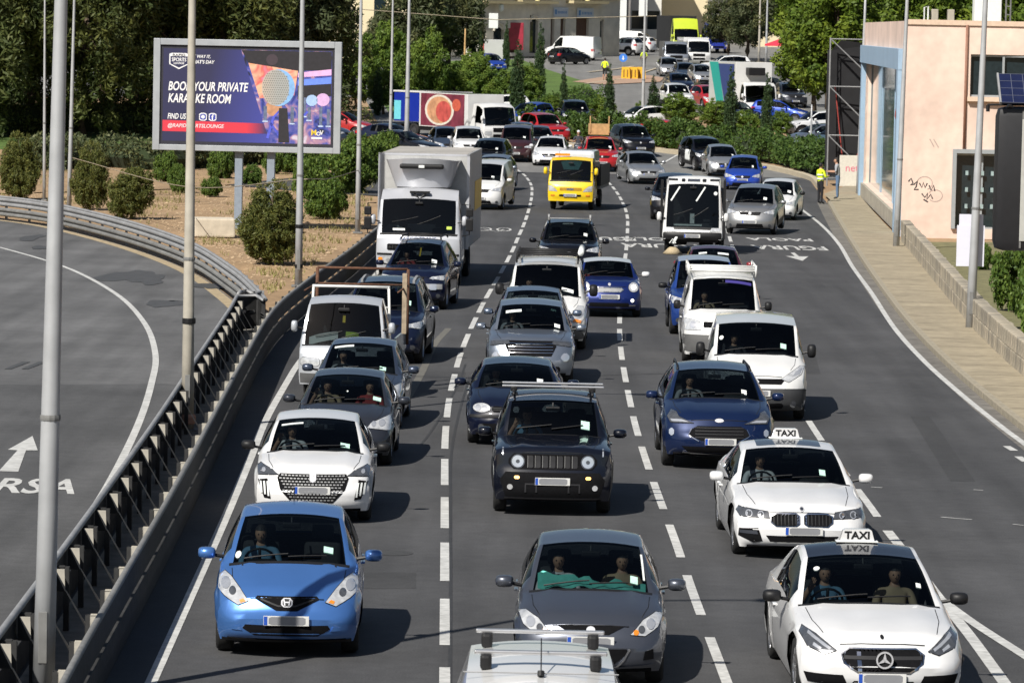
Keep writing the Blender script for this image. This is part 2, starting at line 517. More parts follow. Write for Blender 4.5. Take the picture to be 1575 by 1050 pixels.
marking('edge_line', groundline([(1446, 921), (1500, 960), (1575, 1008), (1640, 1050)]), 0.15, 0.010)
for a, b in (((1548, 686), (1560, 693)), ((1566, 702), (1578, 710))):
    marking('lane_dash', [ground(*a), ground(*b)], 0.14)
# thin seams and small scuffs
for px in ([(1340, 749), (1357, 750)], [(1447, 795), (1470, 797), (1495, 799)], [(1497, 753), (1512, 754)], [(1558, 806), (1575, 808)]):
    marking('paint_scuff', [ground(*p) for p in px], 0.05)
SEAM = M('sealed_crack', (0.03, 0.03, 0.031), rough=0.7, var=0.3)
for px in ([(692, 1060), (693, 900), (693, 780), (694, 700), (705, 640), (722, 580)], [(560, 700), (640, 690), (700, 600), (716, 560)], [(905, 578), (1015, 575), (1040, 577)]):
    v, f = band(groundline(px), 0.045, 0.004); link('sealed_crack', mesh('sealed_crack', v, f, SEAM), road)
v, f = band(groundline([(612, 630), (625, 615), (650, 570), (668, 530), (690, 505)]), 0.16, 0.0045)
link('worn_line', mesh('worn_line', v, f, M('worn_paint', (0.12, 0.115, 0.10), rough=0.8, var=0.3)), road)

def text_mesh(name, s, size=1.0, shear=0.0, bold=0.0, extrude=0.0, align='CENTER', spacing=1.0):
    c = bpy.data.curves.new(name, 'FONT')
    c.body = s; c.size = size; c.shear = shear; c.offset = bold; c.extrude = extrude
    c.align_x = align; c.align_y = 'CENTER'; c.space_character = spacing; c.resolution_u = 3
    o = bpy.data.objects.new(name, c); TMP.collection.objects.link(o)
    TMP.view_layers[0].update()
    me = bpy.data.meshes.new_from_object(o.evaluated_get(TMP.view_layers[0].depsgraph))
    bpy.data.objects.remove(o)
    me.name = name
    return me
def road_text(s, u, v, wid, length, rot=0.0, parent=None, z=0.011):
    me = text_mesh('road_lettering', s, 1.0, bold=0.02)
    x = [q.co.x for q in me.vertices]; y = [q.co.y for q in me.vertices]
    sx = wid / (max(x) - min(x)); sy = length / (max(y) - min(y))
    for q in me.vertices: q.co = (q.co.x * sx, q.co.y * sy, 0)
    me.materials.append(WHITEP)
    o = link('road_lettering', me, parent or road)
    p = ground(u, v); o.location = (p.x, p.y, z); o.rotation_euler = (0, 0, rot)
    return o
road_text('MARSA', 2, 748, 2.35, 2.2, 0.02, slip)
road_text('FGURA', 1215, 381, 2.5, 2.8, math.pi, z=0.008)
road_text('PAOLA', 1206, 373.5, 2.3, 2.0, math.pi, z=0.008).location.y += 2.4
road_text('FGURA', 1016, 378, 2.6, 2.7, math.pi, z=0.008)
road_text('PAOLA', 1012, 370.5, 2.4, 2.2, math.pi, z=0.008).location.y += 1.2
road_text('FGURA', 930, 367, 2.2, 2.4, math.pi, z=0.008)
def road_arrow(u, v, L, w, rot, parent=None):
    p = ground(u, v)
    pts = [(-0.09 * w, 0), (0.09 * w, 0), (0.09 * w, L * .45), (0.5 * w, L * .45), (0, L), (-0.5 * w, L * .45), (-0.09 * w, L * .45)]
    c, s = math.cos(rot), math.sin(rot)
    o = sheet('direction_arrow', [(p.x + x * c - y * s, p.y + x * s + y * c) for x, y in pts], 0.011, WHITEP)
    o.parent = parent or road
road_arrow(1219, 389, -5.1, 0.75, 0.0)
# straight-ahead arrow on the slip road
def px_sheet(name, px, parent, z=0.011):
    o = sheet(name, [tuple(ground(u, v).xy) for u, v in px], z, WHITEP); o.parent = parent
px_sheet('direction_arrow', [(-2, 725), (28, 726), (40, 693), (58, 693), (50, 671), (12, 692), (27, 693)], slip)
# cycle sign painted on lane one
def ring(cx, cy, rx, ry, w, n=16):
    v = []; f = []
    for k in range(n):
        a = 2 * math.pi * k / n
        v += [(cx + rx * math.cos(a), cy + ry * math.sin(a), 0.008), (cx + (rx - w) * math.cos(a), cy + (ry - w * 2.5) * math.sin(a), 0.008)]
    for k in range(n): f.append((2 * k, 2 * k + 1, (2 * k + 3) % (2 * n), (2 * k + 2) % (2 * n)))
    return v, f
c = ground(760, 353)
mb = MB()
for dx in (-0.35, 0.35):
    mb.add(*ring(c.x + dx, c.y, 0.28, 1.35, 0.08))
mb.add(*band([c + Vector((-.35, 0, 0)), c + Vector((0.1, -1.8, 0)), c + Vector((.35, 0, 0))], 0.1, 0.008))
mb.build('cycle_symbol', WHITEP, road)

MAN = M('iron_cover', (.05, .048, .045), rough=.6, var=.2)
for u, v in ((905, 668), (1300, 905), (600, 850)):
    c = ground(u, v); o = sheet('manhole_cover', [(c.x + .32 * math.cos(k * .35), c.y + .32 * math.sin(k * .35)) for k in range(18)], .005, MAN); o.parent = road
PATCH = asphalt('asphalt_repair', (.046, .046, .047), .2, .12, .1)
for px in ([(694, 572), (716, 572), (712, 602), (686, 602)], [(1180, 545), (1255, 548), (1262, 575), (1186, 572)], [(560, 880), (640, 880), (640, 905), (558, 905)], [(1400, 640), (1430, 640), (1500, 740), (1462, 740)]):
    o = sheet('road_repair', [tuple(ground(*p).xy) for p in px], .0022, PATCH); o.parent = road
# dirt margin between barrier and road, gravel edge of slip road
VERGE = M('sandy_edge', (0.34, 0.27, 0.17), rough=0.95, var=0.3, vscale=4, bump=0.5, bscale=14)
inn = [p for p in RAIL_L if p.y > 100]
a = offset_line(inn, 0.05); b = offset_line(inn, 0.38)
o = link('road_edge_strip', mesh('road_edge_strip', [(p.x, p.y, 0.004) for p in a] + [(p.x, p.y, 0.004) for p in b], [(i, i + 1, len(a) + i + 1, len(a) + i) for i in range(len(a) - 1)], VERGE), slip)
MEDIAN = M('median_concrete', (0.20, 0.185, 0.16), rough=0.95, var=0.25, vscale=3, var2=0.2, bump=0.4, bscale=20)
mr = [p for p in RAIL_R if p.y < 107]
ml = [p for p in RAIL_L if p.y < 105.7]
o = sheet('median_strip', [(p.x - 0.01, p.y) for p in mr] + [(p.x - 0.02, p.y) for p in reversed(ml)], 0.008, MEDIAN)
tag(o, 'concrete strip between the two rails of the median', kind='structure')

# ------------------------------------------------------------------ guardrails
def w_beam(pts, side, z0, name, parent, mat=GALV, h=0.31, flat=False):
    """corrugated beam; side = +1 bulges to the left of travel"""
    prof = [(0.0, 0.0), (0.035, 0.02), (0.075, 0.05), (0.075, 0.095), (0.03, 0.13), (0.0, 0.145), (0.0, 0.165), (0.03, 0.18), (0.075, 0.215), (0.075, 0.26), (0.035, 0.29), (0.0, 0.31)]
    if flat: prof = [(0.0, 0.0), (0.035, 0.004), (0.04, 0.15), (0.04, 0.16), (0.035, 0.306), (0.0, 0.31)]
    v = []; f = []
    k = len(prof)
    for i, p in enumerate(pts):
        t = pts[min(i + 1, len(pts) - 1)] - pts[max(i - 1, 0)]
        n = Vector((-t.y, t.x, 0)).normalized() * side
        for d, z in prof: v.append((p.x + n.x * d, p.y + n.y * d, z0 + z * h / 0.31))
        for d, z in reversed(prof): v.append((p.x + n.x * (d - 0.012), p.y + n.y * (d - 0.012), z0 + z * h / 0.31))
    m = 2 * k
    for i in range(len(pts) - 1):
        for j in range(m):
            f.append((i * m + j, i * m + (j + 1) % m, (i + 1) * m + (j + 1) % m, (i + 1) * m + j))
    return link(name, mesh(name, v, f, mat), parent)

def guardrail(pts, side, label, step, top=0.8, brackets=True, cap=True, flat=False, m1=None, m2=None, mc=None, ms=None):
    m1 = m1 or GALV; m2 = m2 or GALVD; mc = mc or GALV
    root = empty('guardrail', pts[0], 0, label, 'guardrail')
    loc = [p - pts[0] for p in pts]
    w_beam(loc, side, top - 0.31, 'upper_beam', root, m1, flat=flat)
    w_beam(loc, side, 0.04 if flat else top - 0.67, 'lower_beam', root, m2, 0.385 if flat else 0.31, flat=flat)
    if cap:
        mb = MB(); mb.tube([p + Vector((0, 0, top + 0.02)) for p in loc], 0.045, 6); mb.build('top_rail', mc, root, True)
    posts = resample(loc, step)
    mbp = MB()
    for x0, z1 in ((0, 0),):
        mbp.box((-0.03, -0.05, -0.02), (0.03, -0.042, top - 0.03)); mbp.box((-0.03, 0.042, -0.02), (0.03, 0.05, top - 0.03)); mbp.box((-0.034, -0.05, -0.02), (-0.028, 0.05, top - 0.03))
    pm = mesh('post', mbp.v, mbp.f, m1)
    mbk = MB().box((-0.14, -0.05, top - 0.32), (0.0, -0.044, top - 0.02)).box((-0.14, 0.044, top - 0.32), (0.0, 0.05, top - 0.02)).box((-0.14, -0.05, top - 0.035), (0, 0.05, top - 0.028))
    km = mesh('spacer', mbk.v, mbk.f, ms or GALV)
    for i, p in enumerate(posts):
        t = (posts[min(i + 1, len(posts) - 1)] - posts[max(i - 1, 0)])
        n = Vector((-t.y, t.x, 0)).normalized() * side
        o = link('post', pm, root); o.location = p - n * 0.16; o.rotation_euler = (0, 0, math.atan2(n.y, n.x))
        o = link('spacer', km, root); o.location = p - n * 0.0; o.rotation_euler = (0, 0, math.atan2(n.y, n.x))
    return root
GUS = M('gusset_steel', (0.40, 0.375, 0.32), rough=0.7, var=0.15)
rr = resample(RAIL_R, 0.9)
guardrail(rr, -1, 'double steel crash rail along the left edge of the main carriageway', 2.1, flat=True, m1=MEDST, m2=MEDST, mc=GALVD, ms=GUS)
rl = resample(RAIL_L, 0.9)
guardrail([p for p in rl if p.y < 104.2], 1, 'shade-toned steel crash rail along the slip road side of the median', 2.1, flat=True, m1=MEDST, m2=MEDST, mc=GALV, ms=MEDST)
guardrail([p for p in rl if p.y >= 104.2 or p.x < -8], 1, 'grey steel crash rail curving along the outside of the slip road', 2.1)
# bracing plates between the two rails of the median
def seg_at(pts, y):
    for a, b in zip(pts, pts[1:]):
        if min(a.y, b.y) <= y <= max(a.y, b.y) and abs(b.y - a.y) > 1e-6:
            t = (y - a.y) / (b.y - a.y); return a.lerp(b, t)
    return pts[0].copy()
br = empty('median_bracing', (-5, 36, 0), 0, 'row of pale steel gussets bridging the two median rails', 'bracing')
y = 37.0
while y < 103.5:
    a = seg_at(RAIL_L, y); b = seg_at(RAIL_R, y - 0.8)
    off = Vector((-5, 36, 0))
    for th in (0.0,):
        c = seg_at(RAIL_L, y + th) - off
        q = MB(); q.prism([(0.05, 0.79), (0.17, 0.79), (0.18, 0.53)], 'y', -0.012, 0.012); o = q.build('gusset', GUS, br); o.location = c
        q = MB(); q.prism([(0.17, 0.56), (0.20, 0.53), (0.46, 0.10), (0.43, 0.10)], 'y', -0.01, 0.01); o = q.build('brace_bar', GUS, br); o.location = c
    y += 2.1

# ------------------------------------------------------------------ pavement on the right
PAVE = M('pavement_concrete', (0.30, 0.255, 0.178), rough=0.95, var=0.14, vscale=5, var2=0.18, v2scale=0.9, bump=0.35, bscale=30)
GUTTER = M('gutter_concrete', (0.145, 0.135, 0.12), rough=0.9, var=0.3, vscale=4, var2=0.2)
wall_px = [(1700, 690), (1640, 640), (1575, 588), (1545, 562), (1500, 517), (1465, 474), (1440, 443), (1410, 405), (1384, 374)]
WALLB = [ground(u, v) for u, v in wall_px] + [ground(1345, 332), ground(1325, 308), ground(1318, 296)]
kin = offset_line(KERB, -0.14)
pv = sheet('pavement', [(p.x, p.y) for p in kin] + [(kin[-1].x + 0.2, kin[-1].y + 7), (17.5, 220)] + [(p.x, p.y) for p in reversed(WALLB)], 0.125, PAVE)
tag(pv, 'tan concrete pavement on the right', kind='structure')
# pavement slabs joints: separate flags
ks = resample(KERB, 0.92)
KST = M('kerb_stone', (0.30, 0.265, 0.20), rough=0.9, var=0.2, vscale=6, var2=0.2, bump=0.4, bscale=30)
kerb = empty('kerb', (0, 0, 0)); tag(kerb, 'stone kerb of the right pavement', kind='structure')
for i in range(len(ks) - 1):
    a, b = ks[i], ks[i + 1]
    t = (b - a); n = Vector((-t.y, t.x, 0)).normalized()
    if n.x < 0: n = -n
    L = t.length
    rot = Matrix.Rotation(math.atan2(t.y, t.x), 4, 'Z')
    s = 1 if n.dot(Vector((-t.y, t.x, 0))) > 0 else -1
    mb = MB(); j = random.uniform(-0.006, 0.006)
    mb.cbox((0.008, min(0, s * 0.15) + j, -0.02), (L - 0.008, max(0, s * 0.15) + j, 0.132 + j), 0.015)
    o = mb.build('kerb_stone', KST, kerb); o.location = a; o.rotation_euler = (0, 0, math.atan2(t.y, t.x))
go = offset_line(KERB, 0.42)
o = link('gutter', mesh('gutter', [(p.x, p.y, 0.003) for p in KERB] + [(p.x, p.y, 0.003) for p in go], [(i, i + 1, len(KERB) + i + 1, len(KERB) + i) for i in range(len(KERB) - 1)], GUTTER), road)
# pavement flag joints
JOINT = M('joint_dirt', (0.15, 0.12, 0.085), rough=0.95, var=0.3)
for i in range(4, len(ks) - 2, 3):
    a = ks[i]; t = ks[i + 1] - ks[i]; n = Vector((-t.y, t.x, 0)).normalized()
    if n.x < 0: n = -n
    w = 1.5
    v, f = band([a + n * 0.2, a + n * 2.3], 0.03, 0.129)
    link('pavement_joint', mesh('pavement_joint', v, f, JOINT), pv)
# low stone wall
wall = empty('stone_wall', WALLB[3], 0, 'low weathered limestone wall between pavement and garden', 'wall')
wl = resample([p for p in WALLB[:9]], 0.55)
WST = [M('wall_stone_%d' % k, c, rough=0.95, var=0.3, vscale=7, var2=0.25, v2scale=1.2, bump=0.7, bscale=18) for k, c in enumerate([(0.34, 0.30, 0.23), (0.27, 0.24, 0.19), (0.38, 0.33, 0.25)])]
sm = []
for k in range(9):
    mb = MB(); mb.cbox((0.004, 0, 0), (0.546, 0.3 + random.uniform(-.02, .02), 0.36), 0.02)
    sm.append(mesh('stone', mb.v, mb.f, WST[k % 3]))
for row in range(2):
    for i in range(len(wl) - 1):
        t = wl[i + 1] - wl[i]
        o = link('stone', random.choice(sm), wall)
        sh = t * (0.5 if row % 2 else 0)
        p = wl[i] + sh - WALLB[3]
        ang = math.atan2(-t.y, -t.x)
        o.location = (p.x + t.x * 1, p.y + t.y * 1, 0.10 + row * 0.364)
        o.rotation_euler = (0, 0, ang + random.uniform(-.02, .02))
        o.scale = (t.length / 0.55, -1, 1) if False else (t.length / 0.55, 1, 1)
# ------------------------------------------------------------------ car shells
def pchip(pts, x):
    n = len(pts)
    if x <= pts[0][0]: return pts[0][1]
    if x >= pts[-1][0]: return pts[-1][1]
    for i in range(n - 1):
        if x <= pts[i + 1][0]: break
    def d(k):
        return (pts[k + 1][1] - pts[k][1]) / (pts[k + 1][0] - pts[k][0])
    def m(k):
        if k == 0: return d(0)
        if k == n - 1: return d(n - 2)
        a, b = d(k - 1), d(k)
        return 0.0 if a * b <= 0 else 2 * a * b / (a + b)
    h = pts[i + 1][0] - pts[i][0]; t = (x - pts[i][0]) / h
    m0, m1 = m(i) * h, m(i + 1) * h
    return (2 * t ** 3 - 3 * t * t + 1) * pts[i][1] + (t ** 3 - 2 * t * t + t) * m0 + (-2 * t ** 3 + 3 * t * t) * pts[i + 1][1] + (t ** 3 - t * t) * m1

def clip_cell(poly, x0, x1, z0, z1):
    def cut(p, inside, inter):
        out = []
        for i in range(len(p)):
            a, b = p[i - 1], p[i]
            ia, ib = inside(a), inside(b)
            if ib:
                if not ia: out.append(inter(a, b))
                out.append(b)
            elif ia: out.append(inter(a, b))
        return out
    def ix(c): return lambda a, b: (c, a[1] + (b[1] - a[1]) * (c - a[0]) / (b[0] - a[0]))
    def iz(c): return lambda a, b: (a[0] + (b[0] - a[0]) * (c - a[1]) / (b[1] - a[1]), c)
    p = poly
    for ins, f in ((lambda q: q[0] >= x0, ix(x0)), (lambda q: q[0] <= x1, ix(x1)), (lambda q: q[1] >= z0, iz(z0)), (lambda q: q[1] <= z1, iz(z1))):
        if len(p) < 3: return []
        p = cut(p, ins, f)
    return p

def circle(cx, cz, r, n=14, rz=None):
    return [(cx + r * math.cos(2 * math.pi * k / n), cz + (rz or r) * math.sin(2 * math.pi * k / n)) for k in range(n)]
def rect(x0, z0, x1, z1, c=0.0):
    if not c: return [(x0, z0), (x1, z0), (x1, z1), (x0, z1)]
    return [(x0 + c, z0), (x1 - c, z0), (x1, z0 + c), (x1, z1 - c), (x1 - c, z1), (x0 + c, z1), (x0, z1 - c), (x0, z0 + c)]
def stroke(pts, w):
    """outline of a line of width w"""
    a = []; b = []
    P = [Vector((p[0], p[1])) for p in pts]
    for i, p in enumerate(P):
        t = P[min(i + 1, len(P) - 1)] - P[max(i - 1, 0)]
        n = Vector((-t.y, t.x)).normalized() * (w / 2)
        a.append(tuple(p + n)); b.append(tuple(p - n))
    return a + b[::-1]
def mir(poly): return [(-x, z) for x, z in reversed(poly)]

class Shell:
    """lofted vehicle body; front at y=0 facing -y, ground at z=0"""
    def __init__(s, P):
        s.P = P
        L, Wd, H = P['L'], P['W'], P['H']
        hw = Wd / 2
        nose, hood0, cowl, wtop, rr, tail = P['nose'], P['hood'], P['cowl'], P['wtop'], P['rr'], P['tail']
        end = P.get('end', (L - 0.06, tail[1] - 0.03))
        gc, wr, fo, wb = P['gc'], P['wr'], P['fo'], P['wb']
        Ra = wr + P.get('archgap', 0.055)
        axles = [] if P.get('noarch') else [fo, fo + wb]
        roofmid = ((wtop[0] + rr[0]) / 2, H)
        top = [nose, hood0, cowl]
        hoodpts = P.get('hoodpts', [])
        def zc(y):
            if y <= cowl[0]:
                return pchip([nose, hood0] + hoodpts + [cowl], y)
            if y <= wtop[0]:
                t = (y - cowl[0]) / (wtop[0] - cowl[0])
                return cowl[1] + (wtop[1] - cowl[1]) * t + 0.035 * math.sin(math.pi * t)
            if y <= rr[0]:
                return pchip([wtop, roofmid, rr], y)
            if y <= tail[0]:
                t = (y - rr[0]) / (tail[0] - rr[0])
                return rr[1] + (tail[1] - rr[1]) * t + 0.03 * math.sin(math.pi * t)
            return pchip([tail, end], y) if end[0] > tail[0] else tail[1]
        plan = P.get('plan') or [(nose[0], 0.94), (nose[0] + 0.22, 0.972), (fo, 0.995), (fo + 0.6, 1.0), (L - 1.2, 1.0), (L - 0.45, 0.97), (L - 0.05, 0.88)]
        def hwid(y): return hw * pchip(plan, y)
        wc = P.get('wcowl', 0.80) * hw; wrf = P.get('wroof', 0.68) * hw
        def rail(y):
            if y <= cowl[0]:
                return pchip([(nose[0], wc * 0.94), (cowl[0], wc)], y) if cowl[0] > nose[0] else wc
            if y <= wtop[0]:
                t = (y - cowl[0]) / (wtop[0] - cowl[0]); return wc + (wrf - wc) * t
            if y <= rr[0]: return wrf * (1 - 0.04 * (y - wtop[0]) / (rr[0] - wtop[0]))
            if y <= tail[0]:
                t = (y - rr[0]) / max(1e-3, tail[0] - rr[0]); return wrf * 0.96 + (P.get('wtail', 0.80) * hw - wrf * 0.96) * t
            return P.get('wtail', 0.80) * hw
        crown_h, crown_r = P.get('crownh', 0.05), P.get('crownr', 0.055)
        def crown(y):
            return pchip([(nose[0], crown_h), (cowl[0], crown_h), (wtop[0], crown_r), (rr[0], crown_r), (max(tail[0], rr[0] + .01), 0.04)], y)
        bz0, bz1 = P['belt']
        def zs(y):
            b = bz0 + (bz1 - bz0) * (y - cowl[0]) / (rr[0] - cowl[0])
            return min(b, zc(y) - crown(y) - P.get('fend', 0.05))
        sw = P.get('sweep', (0.22, 0.10, 0.13, 0.05))
        swp = [(0, sw[0]), (fo, sw[1]), (max(cowl[0], fo + .05), sw[2]), (max(wtop[0], fo + .1), sw[3]), (wtop[0] + max(.2, (rr[0] - wtop[0]) * .4), 0.0), (max(rr[0], wtop[0] + .3), -0.02), (max(L, rr[0] + .1), -P.get('rsweep', 0.16))]
        if cowl[0] < fo: swp = [(0, sw[0]), (wtop[0], sw[3]), (wtop[0] + .6, 0.0), (L - .3, -.01), (L, -P.get('rsweep', 0.03))]
        def sweep(y, x): return pchip(swp, y) * (x / hw) ** 2
        # stations
        ys = {}
        def addy(y, pr):
            ys[round(y, 4)] = max(pr, ys.get(round(y, 4), 0))
        for y in (nose[0], cowl[0], wtop[0], rr[0], tail[0], end[0]): addy(y, 3)
        for y in (nose[0] + .03, hood0[0]): addy(y, 2)
        ck = P.get('cowlw', 0.07)
        if cowl[0] - ck > hood0[0]: addy(cowl[0] - ck, 3)
        addy(wtop[0] - 0.02, 1); addy(wtop[0] + 0.05, 2)
        ysw0 = P.get('ysw0', cowl[0] + 0.30 * (wtop[0] - cowl[0])); yB = P.get('yB', wtop[0] + 0.72); yC = P.get('yC', rr[0] - 0.12)
        s.wins = P.get('wins') or [(ysw0, yB), (yB + 0.09, yC)]
        for a, b in s.wins: addy(a, 3); addy(b, 3)
        addy(rr[0] + 0.04, 3)
        if tail[0] - 0.06 > rr[0] + 0.1: addy(tail[0] - 0.05, 3)
        for ax in axles:
            for k in range(13):
                a = math.pi * k / 12; addy(ax + (Ra - 0.002) * math.cos(a) - 0.06, 1)
        n = int(L / 0.13)
        for k in range(n): addy(nose[0] + (end[0] - nose[0]) * k / n, 0)
        st = []
        for y in sorted(ys):
            if y < nose[0] - 1e-6 or y > end[0] + 1e-6: continue
            if st and y - st[-1] < 0.028:
                if ys[y] > ys[st[-1]]: st[-1] = y
                continue
            st.append(y)
        s.st = st
        nl = 9; qs = [0, 0.10, 0.36, 0.64, 0.90, 1.0]; qr = [0, 0.065, 0.16, 0.34, 0.56, 0.78, 1.0]
        s.nl, s.ns, s.nr = nl, len(qs) - 1, len(qr) - 1
        K = nl + s.ns + s.nr + 1
        s.K = K; s.NC = 2 * K - 1
        tum = P.get('tuck', 0.048)
        def sill(y):
            return pchip([(nose[0], P.get('gcf', gc)), (fo, gc), (L, P.get('gcr', gc + 0.05))], y)
        rows = []
        for y in st:
            w = hwid(y); z_s = zs(y); zr = zc(y) - crown(y); z_c = zc(y); wr_ = min(rail(y), w * 0.93)
            half = []
            sl = sill(y)
            for k in range(nl + 1):
                # arches need the true y at the flank
                yy = y + sweep(y, w)
                zb = sl
                for ax in axles:
                    dy = yy - ax
                    if abs(dy) < Ra: zb = max(zb, wr + math.sqrt(Ra * Ra - dy * dy))
                zb = min(zb, z_s - 0.05)
                z = zb + (z_s - zb) * k / nl
                t = (z - sl) / max(0.05, z_s - sl)
                fx = 1 - tum * (1 - t / 0.5) ** 2 if t < 0.5 else 1 - P.get('tumble', 0.05) * ((t - 0.5) / 0.5) ** 2
                x = w * fx + (P.get('crease', 0.012) * math.exp(-((t - 0.78) / 0.09) ** 2) if not P.get('noarch') else 0)
                for ax in axles:
                    r_ = math.hypot(yy - ax, z - wr)
                    x += P.get('flare', 0.018) * math.exp(-((r_ - Ra) / 0.06) ** 2)
                half.append([x, y + sweep(y, x), z])
            xs_, zs_ = half[-1][0], half[-1][2]
            for q in qs[1:]:
                x = xs_ + (wr_ - xs_) * q + 0.02 * math.sin(math.pi * q) * min(1, (zr - zs_) / 0.3); z = zs_ + (zr - zs_) * (q if zr - zs_ > 0.15 else 1 - (1 - q) ** 1.6)
                half.append([x, y + sweep(y, x), z])
            for q in qr[1:]:
                x = wr_ * (1 - q); z = zr + (z_c - zr) * (1 - (1 - q) ** 2.2)
                if y < cowl[0] and cowl[0] > 0.5: z += P.get('ridge', 0.020) * math.exp(-((x / hw - 0.52) / 0.09) ** 2) * min(1, max(0, (y - nose[0]) / 0.25))
                half.append([x, y + sweep(y, x), z])
            full = [(-a, b, c) for a, b, c in half] + [(a, b, c) for a, b, c in reversed(half[:-1])]
            rows.append(full)
        s.rows = rows
        s.v = [p for r in rows for p in r]
        NC = s.NC
        s.cells = [(i, j) for i in range(len(st) - 1) for j in range(NC - 1)]
        # front and rear faces as Coons patches
        def patch(row, bulge, sgn):
            top_ = row[nl:NC - nl]
            Lc = row[:nl + 1]; Rc = [row[NC - 1 - k] for k in range(nl + 1)]
            m = len(top_)
            V = []; 
            for r in range(nl + 1):
                v_ = r / nl
                for c in range(m):
                    u_ = (top_[c][0] - top_[0][0]) / (top_[-1][0] - top_[0][0])
                    bx = Lc[0][0] + (Rc[0][0] - Lc[0][0]) * u_
                    B = (bx, Lc[0][1] - (pchip(swp, Lc[0][1]) * (1 - (bx / Lc[0][0]) ** 2)) * (1 if sgn > 0 else 1), Lc[0][2])
                    T = top_[c]
                    p = []
                    for a in range(3):
                        cc = (1 - v_) * B[a] + v_ * T[a] + (1 - u_) * Lc[r][a] + u_ * Rc[r][a] - ((1 - u_) * (1 - v_) * Lc[0][a] + u_ * (1 - v_) * Rc[0][a] + (1 - u_) * v_ * Lc[-1][a] + u_ * v_ * Rc[-1][a])
                        p.append(cc)
                    e = 1 - abs(2 * u_ - 1) ** 6
                    hgt = p[2]
                    p[1] -= sgn * pchip(bulge, hgt) * e * min(1.0, 1.0 if r < nl else 0.0)
                    V.append(tuple(p))
            Fc = [(r * m + c, r * m + c + 1, (r + 1) * m + c + 1, (r + 1) * m + c) for r in range(nl) for c in range(m - 1)]
            if sgn < 0: Fc = [tuple(reversed(q)) for q in Fc]
            return V, Fc
        zt = rows[0][K - 1][2]
        fb = P.get('bulge') or [(gc, 0.02), (gc + 0.1, nose[0] * 0.9), (gc + 0.28, nose[0]), (zt - 0.18, nose[0] * 0.55), (zt, 0.0)]
        s.front = patch(rows[0], fb, 1)
        ze = rows[-1][K - 1][2]
        rb = P.get('rbulge') or [(gc, 0.0), (gc + 0.25, 0.07), (0.6, 0.07), (ze, 0.0)]
        s.rear = patch(rows[-1], rb, -1)
        V = list(s.v); Fs = [s.face(i, j) for i, j in s.cells]
        for (pv, pf) in (s.front, s.rear):
            n0 = len(V); V += pv; Fs += [tuple(a + n0 for a in q) for q in pf]
        s.bvh = BVHTree.FromPolygons([Vector(p) for p in V], Fs)
        s.zc, s.rail, s.hwid, s.zs, s.crown, s.sweep = zc, rail, hwid, zs, crown, sweep
        s.cowl, s.wtop, s.rr, s.tail, s.end, s.nose = cowl, wtop, rr, tail, end, nose
    def face(s, i, j):
        NC = s.NC
        return (i * NC + j, (i + 1) * NC + j, (i + 1) * NC + j + 1, i * NC + j + 1)
    def half(s, j):
        """cell column as seen from one side: 0.. from the sill up to the centre line"""
        return j if j < s.K - 1 else s.NC - 2 - j
    def region(s, i, j):
        y0, y1 = s.st[i], s.st[i + 1]
        h = s.half(j); side = 'l' if j < s.K - 1 else 'r'
        e = 1e-3
        P = s.P
        if h >= s.nl + s.ns:
            q = h - s.nl - s.ns
            if y0 >= s.cowl[0] - e and y1 <= s.wtop[0] + e and q >= 1: return 'windshield'
            if y1 <= s.cowl[0] + e and y0 >= s.cowl[0] - P.get('cowlw', 0.07) - e and not P.get('nocowl'): return 'cowl'
            if y0 >= s.rr[0] + 0.04 - e and y1 <= s.tail[0] - 0.05 + e and q >= 1 and not P.get('norearwin'): return 'rear_window'
            if P.get('blackroof') and s.wtop[0] - e <= y0 and y1 <= s.rr[0] + e and q >= 1: return 'roof_panel'
            if P.get('roofcol') and s.wtop[0] - e <= y0 and y1 <= s.rr[0] + e: return 'roof_panel'
        elif h >= s.nl:
            q = h - s.nl
            if 1 <= q <= 3:
                for k, (a, b) in enumerate(s.wins):
                    if y0 >= a - e and y1 <= b + e: return 'side_window_%d%s' % (k, side)
            for k, (a, b) in enumerate(zip(s.wins, s.wins[1:])):
                if 1 <= q <= 3 and y0 >= a[1] - e and y1 <= b[0] + e: return 'pillar%d%s' % (k, side)
        elif P.get('cladding') and h <= P['cladding']: return 'cladding' + side
        return 'body'
    def sub(s, faces, offset=0.0):
        """mesh data of some cells"""
        idx = {}; v = []; f = []
        for q in faces:
            r = []
            for a in q:
                if a not in idx: idx[a] = len(v); v.append(s.v[a])
                r.append(idx[a])
            f.append(tuple(r))
        return v, f
    def hit(s, x, z, axis):
        if axis == 'y': o, d = Vector((x, -2, z)), Vector((0, 1, 0))
        elif axis == 'Y': o, d = Vector((x, s.P['L'] + 2, z)), Vector((0, -1, 0))
        elif axis == 'z': o, d = Vector((x, z, 6)), Vector((0, 0, -1))
        elif axis == 'x': o, d = Vector((3, x, z)), Vector((-1, 0, 0))
        else: o, d = Vector((-3, x, z)), Vector((1, 0, 0))
        h = s.bvh.ray_cast(o, d)
        if h[0] is None:
            n = s.bvh.find_nearest(o + d * (2 + s.P.get('missd', 0.25)))
            return n[0], n[1] if n[1].dot(d) < 0 else -n[1]
        n = h[1] if h[1].dot(d) < 0 else -h[1]
        return h[0], n
